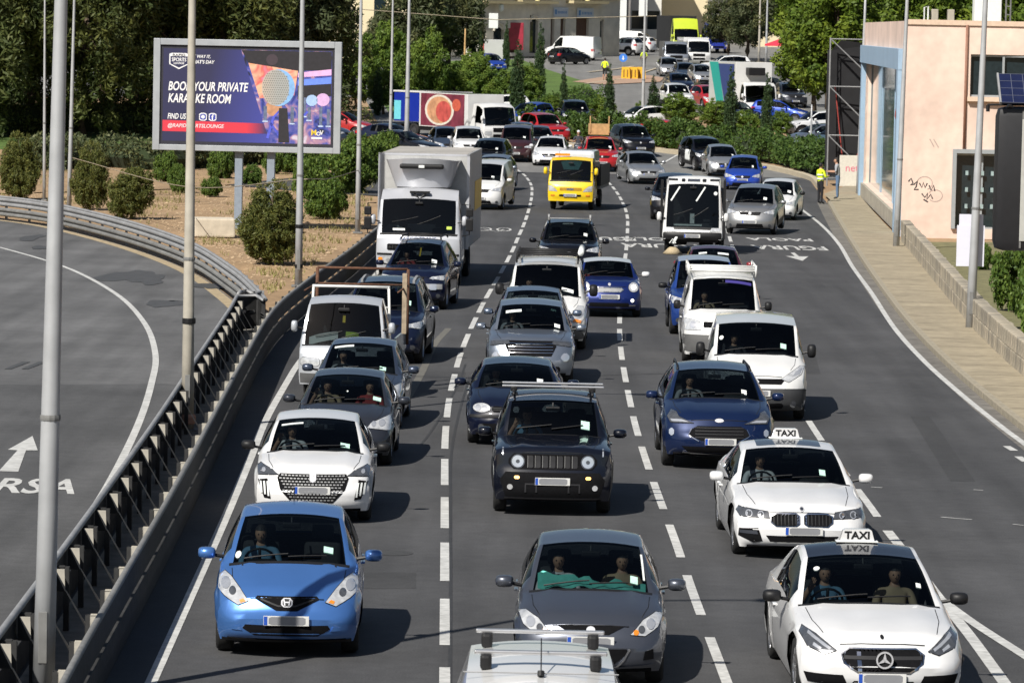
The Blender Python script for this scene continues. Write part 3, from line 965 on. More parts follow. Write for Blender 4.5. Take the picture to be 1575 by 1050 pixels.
    def patch(s, poly, axis='y', off=0.004, cell=0.07, depth=0.0):
        """a flat outline laid onto the body seen along an axis, following its curvature"""
        x0 = min(p[0] for p in poly); x1 = max(p[0] for p in poly); z0 = min(p[1] for p in poly); z1 = max(p[1] for p in poly)
        key = {}; v = []; f = []
        nx = max(1, int(math.ceil((x1 - x0) / cell))); nz = max(1, int(math.ceil((z1 - z0) / cell)))
        for i in range(nx):
            for k in range(nz):
                c = clip_cell(poly, x0 + (x1 - x0) * i / nx, x0 + (x1 - x0) * (i + 1) / nx, z0 + (z1 - z0) * k / nz, z0 + (z1 - z0) * (k + 1) / nz)
                r = []
                for p in c:
                    kk = (round(p[0], 4), round(p[1], 4))
                    if kk not in key:
                        h, n = s.hit(p[0], p[1], axis)
                        key[kk] = len(v); v.append(tuple(h + n * off))
                    if key[kk] not in r: r.append(key[kk])
                if len(r) >= 3: f.append(tuple(r))
        # orient
        d = {'y': Vector((0, -1, 0)), 'Y': Vector((0, 1, 0)), 'z': Vector((0, 0, 1)), 'x': Vector((1, 0, 0)), 'X': Vector((-1, 0, 0))}[axis]
        out = []
        for q in f:
            a, b, c = Vector(v[q[0]]), Vector(v[q[1]]), Vector(v[q[2]])
            nn = Vector((0, 0, 0))
            for i in range(len(q)):
                p, r = Vector(v[q[i]]), Vector(v[q[(i + 1) % len(q)]])
                nn += p.cross(r)
            out.append(q if nn.dot(d) > 0 else tuple(reversed(q)))
        # rim going back into the body, so that the piece has thickness
        cnt = {}
        for q in out:
            for i in range(len(q)):
                e = (q[i], q[(i + 1) % len(q)])
                cnt[e] = 1
        rim = [e for e in cnt if (e[1], e[0]) not in cnt]
        back = {}
        for e in rim:
            for a in e:
                if a not in back:
                    back[a] = len(v); v.append(tuple(Vector(v[a]) - d * (off + 0.012)))
        for a, b in rim: out.append((b, a, back[a], back[b]))
        return v, out

WHEELS = {}
def wheel_meshes(r, w, style):
    k = (round(r, 3), round(w, 3), style)
    if k in WHEELS: return WHEELS[k]
    rot = Matrix.Rotation(math.pi / 2, 4, 'Y')
    ri = r * (0.66 if style != 'truck' else 0.58)
    t = MB(); t.lathe([(ri, -w / 2 + .01), (r * 0.9, -w / 2), (r * 0.97, -w / 2 + .025), (r, -w * .3), (r, w * .3), (r * 0.97, w / 2 - .025), (r * 0.9, w / 2), (ri, w / 2 - .01), (ri * .98, w / 2 - .05), (ri * .98, -w / 2 + .05), (ri, -w / 2 + .01)], 28, rot)
    tm = mesh('tyre', t.v, t.f, RUBBER, True)
    q = MB()
    for sg in (1, -1):
        zf = sg * (w / 2 - 0.035)
        q.lathe([(ri, sg * (w / 2 - .012)), (ri * .93, zf), (ri * .90, zf - sg * .05)], 24, rot)
        q.lathe([(0.001, zf + sg * .012), (ri * .2, zf + sg * .012), (ri * .24, zf - sg * .02)], 14, rot)
        n = {'5': 5, '10': 10, 'steel': 0, 'truck': 0}[style]
        if n:
            for a in range(n):
                an = 2 * math.pi * a / n
                wdt = ri * (0.17 if n == 5 else .08)
                m = rot @ Matrix.Rotation(an, 4, 'Z')
                q.box((ri * .15, -wdt, zf - .02), (ri * .95, wdt, zf + .006), m)
        else:
            q.lathe([(ri * .2, zf), (ri * .55, zf - sg * .02), (ri * .92, zf - sg * .015)], 24, rot)
        q.lathe([(0.001, zf - sg * .055), (ri * .9, zf - sg * .055)], 20, rot)
    rm = mesh('rim', q.v, q.f, STEELRIM if style in ('steel', 'truck') else ALLOY)
    WHEELS[k] = (tm, rm)
    return WHEELS[k]

def add_wheel(root, x, y, r, w, style='5'):
    tm, rm = wheel_meshes(r, w, style)
    a = link('wheel', tm, root); a.location = (x, y, r)
    b = link('rim', rm, a)
    return a

def plate_meshes():
    if 'plate' in WHEELS: return WHEELS['plate']
    a = MB().cbox((-.26, -.012, -.056), (.26, 0, .056), .004)
    b = MB().box((-.256, -.0135, -.05), (-.215, -.0125, .05))
    c = MB().prism([(-.20, -.03), (-.17, -.045), (.19, -.045), (.22, -.03), (.22, .03), (.19, .045), (-.17, .045), (-.2, .03)], 'y', -.0125, -.0140)
    WHEELS['plate'] = (mesh('number_plate', a.v, a.f, PLATE), mesh('plate_band', b.v, b.f, PLATEB), mesh('plate_field', c.v, c.f, PLATEG))
    return WHEELS['plate']

def add_plate(root, sh, x, z, rear=False):
    a, b, c = plate_meshes()
    h, n = sh.hit(x, z, 'Y' if rear else 'y')
    p = link('number_plate', a, root); p.location = (x, h.y + (0.02 if rear else -0.012), z)
    if rear: p.rotation_euler = (0, 0, math.pi)
    link('plate_band', b, p); link('plate_field', c, p)

def mirror_mesh(mat, key, sz=(0.2, 0.13, 0.13)):
    k = ('mirror', key, sz)
    if k in WHEELS: return WHEELS[k]
    bm = bmesh.new(); bmesh.ops.create_uvsphere(bm, u_segments=12, v_segments=8, radius=0.5)
    for v in bm.verts:
        x, y, z = v.co
        y2 = y if y < 0 else y * 0.35
        def sq(t): return math.copysign(abs(t * 2) ** 0.6 / 2, t)
        v.co = (sq(x) * sz[0], y2 * sz[1] * 1.6, sq(z) * sz[2])
    me = bpy.data.meshes.new('side_mirror'); bm.to_mesh(me); bm.free()
    me.materials.append(mat)
    me.polygons.foreach_set('use_smooth', [True] * len(me.polygons))
    WHEELS[k] = me
    return me

def add_mesh(root, name, vf, mat, smooth=True, angle=None):
    me = mesh(name, vf[0], vf[1], mat, smooth)
    if angle:
        me.set_sharp_from_angle(angle=R(angle))
    return link(name, me, root)

def interior(root, sh, P):
    """dashboard, seats, steering wheel"""
    hw = P['W'] / 2; cy, cz = P['cowl']; wy, wz = P['wtop']
    d = MB(); d.cbox((-hw * .82, cy + 0.10, cz - 0.5), (hw * .82, cy + 0.62, cz - 0.12), 0.05)
    d.cbox((-hw * .62, cy + 0.40, cz - 0.2), (-hw * .18, cy + 0.62, cz - 0.05), 0.04)
    d.build('dashboard', TRIM, root)
    px = -0.43 * hw
    ring_ = MB(); rr_ = 0.18
    m = Matrix.Translation((px, cy + 0.74, cz - 0.1)) @ Matrix.Rotation(R(-62), 4, 'X')
    pts = [m @ Vector((rr_ * math.cos(2 * math.pi * k / 16), rr_ * math.sin(2 * math.pi * k / 16), 0)) for k in range(17)]
    ring_.tube(pts, 0.016, 6, False); ring_.tube([m @ Vector((-rr_, 0, 0)), m @ Vector((rr_, 0, 0))], 0.02, 5); ring_.tube([m @ Vector((0, 0, -0.02)), m @ Vector((0, -rr_, 0))], 0.02, 5)
    ring_.build('steering_wheel', BLACK, root, True)
    sb = max(wy + 0.15, cy + 1.15); 
    for x in (-0.43 * hw, 0.43 * hw):
        q = MB()
        q.cbox((x - .23, sb - .5, cz - .62), (x + .23, sb + .05, cz - .42), .06)
        q.cbox((x - .22, -.07, 0), (x + .22, .07, .6), .06, Matrix.Translation((0, sb, cz - .5)) @ Matrix.Rotation(R(-14), 4, 'X'))
        q.cbox((x - .13, -.05, 0.62), (x + .13, .05, .8), .045, Matrix.Translation((0, sb, cz - .5)) @ Matrix.Rotation(R(-14), 4, 'X'))
        q.build('front_seat', SEATM, root, True)
    if P['L'] > 3.2 and not P.get('van'):
        y2 = min(sb + 0.85, P['rr'][0] - 0.1)
        q = MB(); q.cbox((-hw * .75, y2 - .1, cz - .6), (hw * .75, y2 + .1, cz + .06), .07)
        for x in (-.4 * hw, .4 * hw): q.cbox((x - .12, y2 - .02, cz + .05), (x + .12, y2 + .08, cz + .2), .04)
        q.build('rear_seat', SEATM, root, True)
    # rear-view mirror
    q = MB(); q.cbox((-.11, wy - .14, wz - .16), (.11, wy - .1, wz - .09), .02); q.tube([(0, wy - .1, wz - .1), (0, wy - .06, wz - .04)], .012, 5)
    q.build('rear_view_mirror', BLACK, root)

PROTO_N = [0]
def build_car(P, mat, feats, root, roofmat=None, plate=None, rim='5', mirrors=True, rplate=None):
    sh = Shell(P)
    reg = {}
    for i, j in sh.cells: reg.setdefault(sh.region(i, j), []).append(sh.face(i, j))
    hw = P['W'] / 2
    for name, fs in sorted(reg.items()):
        v, f = sh.sub(fs)
        if name == 'body':
            for (pv, pf) in (sh.front, sh.rear):
                n0 = len(v); v = v + pv; f = f + [tuple(a + n0 for a in q) for q in pf]
            me = mesh('body', v, f, mat, True)
            bm = bmesh.new(); bm.from_mesh(me); bmesh.ops.remove_doubles(bm, verts=bm.verts[:], dist=0.0008); bm.to_mesh(me); bm.free()
            me.polygons.foreach_set('use_smooth', [True] * len(me.polygons))
            me.set_sharp_from_angle(angle=R(48))
            link('body', me, root)
        elif name.startswith('side_window'):
            add_mesh(root, 'side_window', (v, f), GLASS if name[12] == '0' else GLASS2)
        elif name in ('windshield', 'rear_window'):
            add_mesh(root, name, (v, f), GLASS if name == 'windshield' else GLASS2)
        elif name == 'roof_panel':
            add_mesh(root, 'roof_panel', (v, f), roofmat or mat)
        elif name[:4] in ('cowl', 'pill', 'clad'):
            add_mesh(root, {'cowl': 'cowl_panel', 'pill': 'door_pillar', 'clad': 'sill_cladding'}[name[:4]], (v, f), BLACK)
    # lining: the same shell a little smaller
    lin = [fc for k in sorted(reg) if 'wind' not in k for fc in reg[k]]
    v, f = sh.sub(lin)
    me = mesh('lining', v, f, LINER, True)
    nrm = [Vector(q.normal) for q in me.vertices]
    cen = Vector((0, P['L'] * .5, P['H'] * .45))
    for q, n in zip(me.vertices, nrm):
        d = n if n.dot(q.co - cen) > 0 else -n
        q.co = q.co - d * 0.035
    link('lining', me, root)
    # floor pan
    mb = MB(); mb.box((-hw + .30, 0.30, P['gc'] + .02), (hw - .30, P['L'] - .30, P['gc'] + .18))
    mb.box((-hw + .14, P['fo'] + P['wr'] + .14, P['gc'] + .01), (hw - .14, P['fo'] + P['wb'] - P['wr'] - .14, P['gc'] + .16))
    mb.build('floor_pan', BLACK, root)
    interior(root, sh, P)
    if not P.get('noarch'):
        tw = P.get('tyrew', 0.20)
        for ax in (P['fo'], P['fo'] + P['wb']):
            for sx in (-1, 1): add_wheel(root, sx * (hw - tw / 2 - .025), ax, P['wr'], tw, rim)
    # wipers
    if P.get('wipers', True):
        q = MB()
        for x0, x1 in ((-hw * .62, -hw * .02), (-hw * .02, hw * .5)):
            pts = []
            for k in range(5):
                x = x0 + (x1 - x0) * k / 4
                h, n = sh.hit(x, P['cowl'][0] + 0.05 + 0.012 * k + pchip([(0, 0), (1, .1)], (x / hw) ** 2), 'z')
                pts.append(h + n * 0.02)
            q.tube(pts, 0.009, 5)
        q.build('wiper', BLACK, root)
    # front details
    for ft in feats:
        nm, mt, poly = ft[0], ft[1], ft[2]
        opt = ft[3] if len(ft) > 3 else {}
        ax = opt.get('axis', 'y'); off = opt.get('off', 0.004)
        if mt is BLACK and nm in ('grille', 'air_intake', 'kidney_grille', 'lower_intake', 'side_intake', 'grille_panel', 'bumper_slot', 'bumper_insert', 'grille_frame', 'fog_recess', 'air_vent', 'star_disc'): mt = GRI
        if nm in ('headlight', 'kidney_grille') and P['L'] < 6: add_mesh(root, 'lamp_seal', sh.patch(stroke(poly + poly[:2], .016), ax, .003, .05), BLACK); add_mesh(root, 'lamp_seal', sh.patch(mir(stroke(poly + poly[:2], .016)), ax, .003, .05), BLACK)
        sets = [poly] + ([mir(poly)] if opt.get('m') else [])
        par = root
        for pl in sets:
            o = add_mesh(root, nm, sh.patch(pl, ax, off + (.002 if ax == 'y' else 0), opt.get('cell', 0.045)), mt, True, 40)
    if not P.get('noarch'): add_mesh(root, 'valance', sh.patch(rect(-.80 * hw, P['gc'] + .002, .80 * hw, P['gc'] + .045), 'y', .004, .08), GRI)
    if plate: add_plate(root, sh, plate[0], plate[1])
    if rplate: add_plate(root, sh, rplate[0], rplate[1], True)
    if mirrors:
        mm = P.get('mirrormat') or mat
        sz = P.get('mirsz', (0.21, 0.13, 0.14))
        me = mirror_mesh(mm, mm.name, sz)
        my = P['cowl'][0] + P.get('miry', 0.42); mz = P.get('mirz', P['belt'][0] + 0.10)
        for sx in (-1, 1):
            wz = sh.hwid(my) * .97
            o = link('side_mirror', me, root); o.location = (sx * (wz + 0.05 + sz[0] / 2), my, mz)
            q = MB(); q.tube([(-sx * (sz[0] / 2 + 0.11), 0.02, -0.05), (-sx * sz[0] * .3, 0.0, -0.02)], 0.022, 6)
            a = q.build('mirror_arm', BLACK, o)
    # seams: bonnet and doors
    sm = []
    if P.get('seams', True):
        hx = P.get('bonw', 0.78) * hw
        y0 = P['hood'][0] + 0.02; y1 = P['cowl'][0] - 0.06
        if y1 - y0 > 0.4:
            zt_ = P['nose'][1] - .012; add_mesh(root, 'panel_gap', sh.patch(stroke([(-.50 * hw, zt_ - .015), (-.25 * hw, zt_), (.25 * hw, zt_), (.50 * hw, zt_ - .015)], .010), 'y', .0025, .08), BLACK)
            for sx in (-1, 1):
                pl = stroke([(sx * hx * .86, y0 + .06), (sx * hx * .97, (y0 + y1) / 2), (sx * hx, y1)], 0.009)
                add_mesh(root, 'panel_gap', sh.patch(pl, 'z', 0.0015, 0.12), BLACK)
        for sx, ax in ((1, 'x'), (-1, 'X')):
            for k, (a, b) in enumerate(sh.wins[:2]):
                if P.get('van') and k: continue
                ye = b + 0.045; ya = (P['fo'] + P['wr'] + .17) if k == 0 else None
                zt = P['belt'][0] - .02
                pl = stroke([(ye, P['gc'] + .12), (ye, zt)], 0.010)
                add_mesh(root, 'panel_gap', sh.patch(pl, ax, 0.0015, 0.12), BLACK)
                if ya:
                    pl = stroke([(ya, P['gc'] + .12), (ya - .04, zt)], 0.010)
                    add_mesh(root, 'panel_gap', sh.patch(pl, ax, 0.0015, 0.12), BLACK)
                h, n = sh.hit(b - .1, zt - .1, ax)
                q = MB(); q.cbox((-.012, -.09, -.014), (.018, .09, .014), .008)
                o = q.build('door_handle', P.get('handlemat') or mat, root); o.location = h + n * .008
                if sx < 0: o.rotation_euler = (0, 0, math.pi)
    return sh

def shift(root, dy):
    """move the parts so that the root sits under the front axle"""
    for c in root.children: c.location.y -= dy
# ------------------------------------------------------------------ vehicle models
def spec(kind, L, Wd, H, fo, wb, wr, **k):
    """proportions of a body style, scaled to the given size"""
    if kind == 'hatch':
        P = dict(nose=(0.17, 0.70), hood=(0.32, 0.80), cowl=(1.02, 0.985), wtop=(1.85, H - 0.06), rr=(L - 0.42, H - 0.09), tail=(L - 0.10, 0.98), end=(L - 0.05, 0.86), belt=(0.90, 0.98), gc=0.19, wroof=0.69, wcowl=0.84)
    elif kind == 'sedan':
        P = dict(nose=(0.17, 0.66), hood=(0.34, 0.755), cowl=(1.40, 0.945), wtop=(2.20, H - 0.06), rr=(3.45, H - 0.08), tail=(4.15, 1.03), end=(L - 0.08, 0.96), belt=(0.87, 0.93), gc=0.16, wroof=0.70, wcowl=0.85)
    elif kind == 'suv':
        P = dict(nose=(0.15, 0.86), hood=(0.30, 0.97), cowl=(1.22, 1.11), wtop=(1.95, H - 0.07), rr=(L - 0.5, H - 0.08), tail=(L - 0.10, 1.12), end=(L - 0.05, 1.0), belt=(1.01, 1.08), gc=0.24, wroof=0.71, wcowl=0.84, cladding=2)
    elif kind == 'van':
        P = dict(nose=(0.15, 0.86), hood=(0.28, 0.98), cowl=(0.92, 1.18), wtop=(1.75, H - 0.07), rr=(L - 0.16, H - 0.03), tail=(L - 0.06, 1.05), end=(L - 0.03, 0.95), belt=(1.05, 1.12), gc=0.22, wroof=0.80, wcowl=0.84, van=True, wins=[(1.22, 2.05)], rsweep=0.04, tumble=0.03)
    P.update(L=L, W=Wd, H=H, fo=fo, wb=wb, wr=wr)
    P.update(k)
    return P

def gface(P, lamp=LAMP, grille=True, lh=(0.52, 0.95, -0.10, 0.07), gw=0.44, gz=(-0.13, -0.02), iw=0.55, plate=True, fog=True, emblem=True, chromebar=False, grillemat=None, bars=3, imat=None, barmat=None):
    hw = P['W'] / 2; zt = P['nose'][1]; gc = P['gc']
    f = []
    a, b, c, d = lh
    f.append(('headlight', lamp, [(a * hw, zt + c * .55), (b * hw * .96, zt + c), (b * hw, zt + c * .2), (b * hw * .985, zt + d), (a * hw * 1.12, zt + d * .25 - .02)], {'m': 1, 'off': .006}))
    cx = (a * .42 + b * .58) * hw; cz = zt + (c + d) / 2 - .005
    f.append(('lamp_bowl', LAMPB if lamp is not LAMPB else LAMPD, circle(cx, cz, min(.055, (d - c) * .33), 10), {'m': 1, 'off': .010}))
    f.append(('lamp_bowl', LAMPB if lamp is not LAMPB else LAMPD, circle(cx - .13, cz - .012, min(.04, (d - c) * .26), 10), {'m': 1, 'off': .010}))
    if grille:
        f.append(('grille', grillemat or BLACK, [(-gw * hw * .85, zt + gz[0]), (gw * hw * .85, zt + gz[0]), (gw * hw, zt + gz[1]), (-gw * hw, zt + gz[1])], {'off': .004}))
        for k in range(bars):
            z = zt + gz[0] + (gz[1] - gz[0]) * (k + .7) / (bars + .4)
            f.append(('grille_bar', barmat or (CHROME if chromebar else TRIM), rect(-gw * hw * .86, z - .007, gw * hw * .86, z + .007), {'off': .010, 'cell': .12}))
    f.append(('air_intake', imat or BLACK, [(-iw * hw, gc + .06), (iw * hw, gc + .06), (iw * hw * .9, gc + .19), (-iw * hw * .9, gc + .19)], {'off': .004}))
    if fog: f.append(('fog_lamp', LAMPD, circle(.76 * hw, gc + .13, .055, 10), {'m': 1, 'off': .006}))
    if emblem: f.append(('emblem', BADGE, circle(0, zt + (gz[0] + gz[1]) / 2 + .01, .048, 12), {'off': .014, 'cell': .1}))
    return f

def sticker(P, x=0.34, z=0.14, mat=GREENTAG, w=.12, h=.07):
    """licence sticker low on the windscreen"""
    y0 = P['cowl'][0] + z + random.uniform(-.03, .05); x += random.uniform(-.07, .05); w *= random.uniform(.7, 1.15); h *= random.uniform(.7, 1.15)
    if mat is GREENTAG and random.random() < .35: mat = PAPER
    return ('windscreen_sticker', mat, rect(x, y0, x + w, y0 + h * 1.6), {'axis': 'z', 'off': .003, 'cell': .2})

def tails(P, z=None, w=.18, h=.2):
    hw = P['W'] / 2; z = z or P['tail'][1] - .12
    return [('tail_lamp', REDL, rect(hw * .70, z - h / 2, hw * .93, z + h / 2), {'m': 1, 'axis': 'Y', 'off': .006})]

CARS = {}
def place(name, P, mat, feats, u, v, yaw, label, cat='car', group=None, far=False, dx=0.0, **kw):
    """build a vehicle with its front axle above the road at the surveyed spot"""
    p = hill(u, v) if far else ground(u, v)
    root = empty(name, (p.x + dx, p.y, p.z + 0.0), R(yaw), label, cat, group)
    sh = build_car(P, mat, feats, root, **kw)
    shift(root, P['fo'])
    if far:
        root.rotation_euler = (math.atan(0.04) * math.cos(R(yaw)), -math.atan(0.04) * math.sin(R(yaw)) * 0, R(yaw)) if p.y > 150 else (0, 0, R(yaw))
    return root, sh

G_Q = 'vehicles queuing on the main road'
# 1 --- blue hatchback
P = spec('hatch', 3.90, 1.695, 1.525, 0.80, 2.50, 0.295, nose=(0.20, 0.70), hood=(0.34, 0.79), cowl=(1.02, 1.02), wtop=(1.98, 1.465), rr=(3.45, 1.46), belt=(0.95, 1.02), wroof=0.70, wcowl=.83)
BLUEP = paint('bright_blue', (0.075, 0.20, 0.52), metal=0.5)
f = [('headlight', LAMP, [(.44, .645), (.56, .60), (.72, .685), (.80, .745), (.80, .86), (.74, .905), (.66, .865), (.55, .77)], {'m': 1, 'off': .006}),
     ('lamp_bowl', LAMPB, circle(.715, .80, .055, 12), {'m': 1, 'off': .011}), ('lamp_bowl', LAMPD, circle(.63, .735, .042, 12), {'m': 1, 'off': .011}),
     ('turn_signal', AMBER, [(.47, .640), (.53, .622), (.545, .65), (.50, .668)], {'m': 1, 'off': .010}),
     ('grille', BLACK, [(-.12, .55), (.12, .55), (.37, .675), (.34, .705), (-.34, .705), (-.37, .675)], {'off': .004}),
     ('grille_bar', TRIM, stroke([(-.30, .672), (-.1, .60), (.1, .60), (.30, .672)], .018), {'off': .01}),
     ('emblem', BADGE, rect(-.065, .585, .065, .69, .03), {'off': .012, 'cell': .2}), ('emblem_field', BLACK, rect(-.048, .60, .048, .678, .02), {'off': .016, 'cell': .2}),
     ('emblem', BADGE, stroke([(-.035, .672), (-.022, .606)], .014), {'m': 1, 'off': .018, 'cell': .2}), ('emblem', BADGE, rect(-.03, .634, .03, .648), {'off': .018, 'cell': .2}),
     ('air_intake', BLACK, [(-.36, .275), (.36, .275), (.50, .355), (.47, .40), (-.47, .40), (-.50, .355)], {'off': .003}),
     ('bumper_fin', BLUEP, [(.50, .33), (.62, .335), (.60, .37), (.53, .385)], {'m': 1, 'off': .012}),
     ('lip_spoiler', BLACK, rect(-.74, .19, .74, .225), {'off': .006}),
     sticker(P, .40, .16), ('round_sticker', PAPER, circle(-.60, P['cowl'][0] + .20, .035, 10, .06), {'axis': 'z', 'off': .003}),
     ('cowl_grille', BLACK, rect(-.55, .96, .55, 1.0), {'axis': 'z', 'off': .003, 'cell': .2})]
CARS['fit'] = place('hatchback_car', P, BLUEP, f, 442, 1000, 1.5, 'bright blue hatchback at the lower left, nearest car beside the crash rail', plate=(0, .455))
o = CARS['fit'][0]
q = MB(); q.tube([(0, 2.75 - .8, 1.50), (0, 3.05 - .8, 1.66)], .006, 5); q.build('aerial', BLACK, o)
# 2 --- white hatchback with vertical running-lamp fangs
P = spec('hatch', 4.05, 1.745, 1.44, 0.85, 2.54, 0.325, nose=(0.17, 0.72), hood=(0.30, 0.82), cowl=(1.18, 0.985), wtop=(1.98, 1.385), mirrormat=BLACK, wcowl=.82)
WHITE = paint('white', (0.70, 0.70, 0.70), rough=0.3)
f = [('headlight', LAMPD, [(.50, .70), (.80, .685), (.82, .80), (.78, .825), (.60, .765)], {'m': 1, 'off': .006}), ('lamp_bowl', LAMPB, circle(.72, .75, .03, 8), {'m': 1, 'off': .01}),
     ('grille', BLACK, [(-.30, .32), (.30, .32), (.47, .50), (.52, .66), (.48, .72), (-.48, .72), (-.52, .66), (-.47, .50)], {'off': .004}),
     ('air_vent', BLACK, [(.60, .36), (.70, .37), (.80, .62), (.66, .64)], {'m': 1, 'off': .005}),
     ('emblem', BADGE, [(-.05, .72), (-.045, .63), (0, .595), (.045, .63), (.05, .72)], {'off': .013, 'cell': .2}),
     sticker(P, .42, .12), ('paper_note', PAPER, rect(-.52, 1.80, -.2, 1.84), {'axis': 'z', 'off': .003, 'cell': .3})]
for k in range(3): f.append(('running_lamp', PAPER, stroke([(.63 + .05 * k, .40 + .02 * k), (.655 + .05 * k, .60)], .026), {'m': 1, 'off': .012}))
for z in np.arange(.36, .72, .042):
    w = np.interp(z, [.32, .50, .66, .72], [.29, .45, .50, .46])
    for k in range(-9, 10):
        x = k * .052 + (.026 if int(round(z / .042)) % 2 else 0)
        if abs(x) < w - .02: f.append(('grille_tile', GALV, rect(x - .017, z - .008, x + .017, z + .008), {'off': .010, 'cell': .3}))
CARS['p208'] = place('hatchback_car', P, WHITE, f, 482, 797, 1.0, 'white hatchback with chequered grille and black mirrors behind the bright blue car', plate=(0, .50))
# 3 --- dark grey hatchback
P = spec('hatch', 3.70, 1.66, 1.45, 0.75, 2.40, 0.29)
DGREY = paint('dark_grey', (0.030, 0.033, 0.042), metal=0.3)
f = gface(P, LAMP, lh=(.50, .97, -.10, .14), gw=.30) + [sticker(P, .42, .12), ('round_sticker', PAPER, circle(.02, 1.3, .015, 8), {'axis': 'z'})]
CARS['swift'] = place('hatchback_car', P, DGREY, f, 528, 712, -1.0, 'dark grey hatchback directly behind the white chequered-grille hatchback', plate=(0, .5))
# 4 --- blue-grey hatchback
P = spec('hatch', 3.75, 1.67, 1.50, 0.75, 2.42, 0.29)
f = gface(P, LAMP, lh=(.55, .97, -.12, .12), gw=.34) + [sticker(P, .42, .12), ('paper_note', PAPER, rect(-.5, 1.72, -.15, 1.78), {'axis': 'z', 'off': .003, 'cell': .3})]
CARS['hatch2'] = place('hatchback_car', P, paint('steel_blue', (0.050, 0.065, 0.10), metal=0.5), f, 549, 656, -2.0, 'steel blue hatchback behind the dark grey hatchback and ahead of the white flatbed', plate=(0, .5))
# 6 --- dark blue off-roader half hidden by the flatbed
P = spec('suv', 4.6, 1.86, 1.74, 0.85, 2.7, 0.36)
NAVY = paint('navy', (0.006, 0.010, 0.03), metal=0.2)
f = gface(P, LAMP, lh=(.60, .97, -.10, .06)) + [sticker(P, .45, .12)]
for sx in (-1, 1): f.append(('roof_rail', GALV, stroke([(sx * .56, 2.1), (sx * .56, 3.9)], .05), {'axis': 'z', 'off': .05}))
CARS['suv6'] = place('off_roader', P, NAVY, f, 587, 556, -3.0, 'dark navy off-roader half hidden behind the white flatbed', plate=(0, .55))
# 7 --- navy off-roader in front of the box lorry
P = spec('suv', 4.3, 1.76, 1.70, 0.78, 2.5, 0.36, wroof=.64, cladding=0)
f = gface(P, LAMP, lh=(.50, .93, -.10, .02), gw=.36, imat=BLACK) + [('bull_bar', GALV, stroke([(-.75, .60), (.75, .60)], .12), {'off': .03}), ('fog_lamp', LAMPB, rect(.45, .52, .62, .66, .02), {'m': 1, 'off': .04}), sticker(P, .40, .12, PAPER),
     ('hanging_tag', M('yellow_card', (0.75, .55, .05), rough=.7, var=.1), rect(.02, 1.5, .06, 1.75), {'axis': 'z', 'off': -.05, 'cell': .3})]
CARS['suv7'] = place('off_roader', P, paint('midnight', (0.005, 0.008, 0.026), metal=.1), f, 637, 474, -5, 'midnight blue off-roader with silver bumper guard in front of the grey box lorry', plate=(-.15, .52))
q = MB()
for sx in (-1, 1):
    q.tube([(sx * .52, 1.35, 1.72), (sx * .50, 1.45, 1.78), (sx * .50, 2.9, 1.78), (sx * .52, 3.0, 1.70)], .022, 6)
for y in (1.5, 2.7): q.tube([(-.5, y, 1.79), (.5, y, 1.79)], .02, 6)
q.build('roof_rack', BLACK, CARS['suv7'][0], True)
# 11 --- dark grey hatchback with turquoise sun cloth
P = spec('hatch', 3.92, 1.695, 1.475, 0.80, 2.49, 0.30, nose=(0.19, 0.71), hood=(0.34, 0.80), cowl=(1.12, 0.99), wtop=(1.95, 1.42), wcowl=.82)
GUN = paint('gunmetal', (0.085, 0.093, 0.115), metal=0.6)
f = [('headlight', LAMP, [(.44, .60), (.60, .585), (.74, .67), (.80, .78), (.72, .80), (.58, .74)], {'m': 1, 'off': .006}), ('lamp_bowl', LAMPB, circle(.66, .70, .05, 12), {'m': 1, 'off': .011}), ('lamp_bowl', LAMPD, circle(.56, .65, .038, 12), {'m': 1, 'off': .011}),
     ('turn_signal', AMBER, circle(.50, .62, .03, 10), {'m': 1, 'off': .011}),
     ('grille', BLACK, [(-.20, .60), (.20, .60), (.38, .69), (-.38, .69)], {'off': .004}), ('emblem', BADGE, circle(0, .645, .05, 12, .042), {'off': .012, 'cell': .2}),
     ('air_intake', BLACK, [(-.22, .26), (.22, .26), (.42, .42), (.40, .46), (-.40, .46), (-.42, .42)], {'off': .004}), ('chrome_trim', CHROME, stroke([(.43, .46), (.36, .33), (.27, .25)], .022), {'m': 1, 'off': .012}),
     ('fog_recess', BLACK, [(.58, .33), (.70, .34), (.69, .45), (.60, .43)], {'m': 1, 'off': .005}), ('lip_line', GUN, stroke([(-.7, .28), (0, .235), (.7, .28)], .02), {'off': .012}),
     sticker(P, .42, .16), ('paper_strip', PAPER, stroke([(.60, 1.36), (.57, 1.8)], .022), {'axis': 'z', 'off': .003})]
CARS['mazda'] = place('hatchback_car', P, GUN, f, 906, 1045, -0.5, 'gunmetal hatchback with a turquoise cloth along its windscreen', plate=(0, .53))
TURQ = M('turquoise_cloth', (0.16, 0.62, 0.52), rough=.9, var=.15, vscale=12)
rt, sh = CARS['mazda']
v = []; ff = []
NX, NY = 22, 5
for j in range(NY):
    for i in range(NX):
        x = -.60 + 1.22 * i / (NX - 1)
        h, n = sh.hit(x, 1.16 + .10 * (x / .7) ** 2 + j * .055, 'z')
        z = h.z - .03 - (.02 * math.sin(i * 1.3 + j) + (.02 if x > 0 else -.01)) - j * .012
        if j == NY - 1: z += -.02 + .03 * math.sin(i * .9) + (.06 if x < -.15 else 0)
        v.append((x, h.y - .8, z))
for j in range(NY - 1):
    for i in range(NX - 1): ff.append((j * NX + i, j * NX + i + 1, (j + 1) * NX + i + 1, (j + 1) * NX + i))
o = link('sun_cloth', mesh('sun_cloth', v, ff, TURQ, True)); o.location = rt.location; o.rotation_euler = rt.rotation_euler
tag(o, 'crumpled turquoise cloth lying behind the windscreen of the gunmetal hatchback', 'cloth')
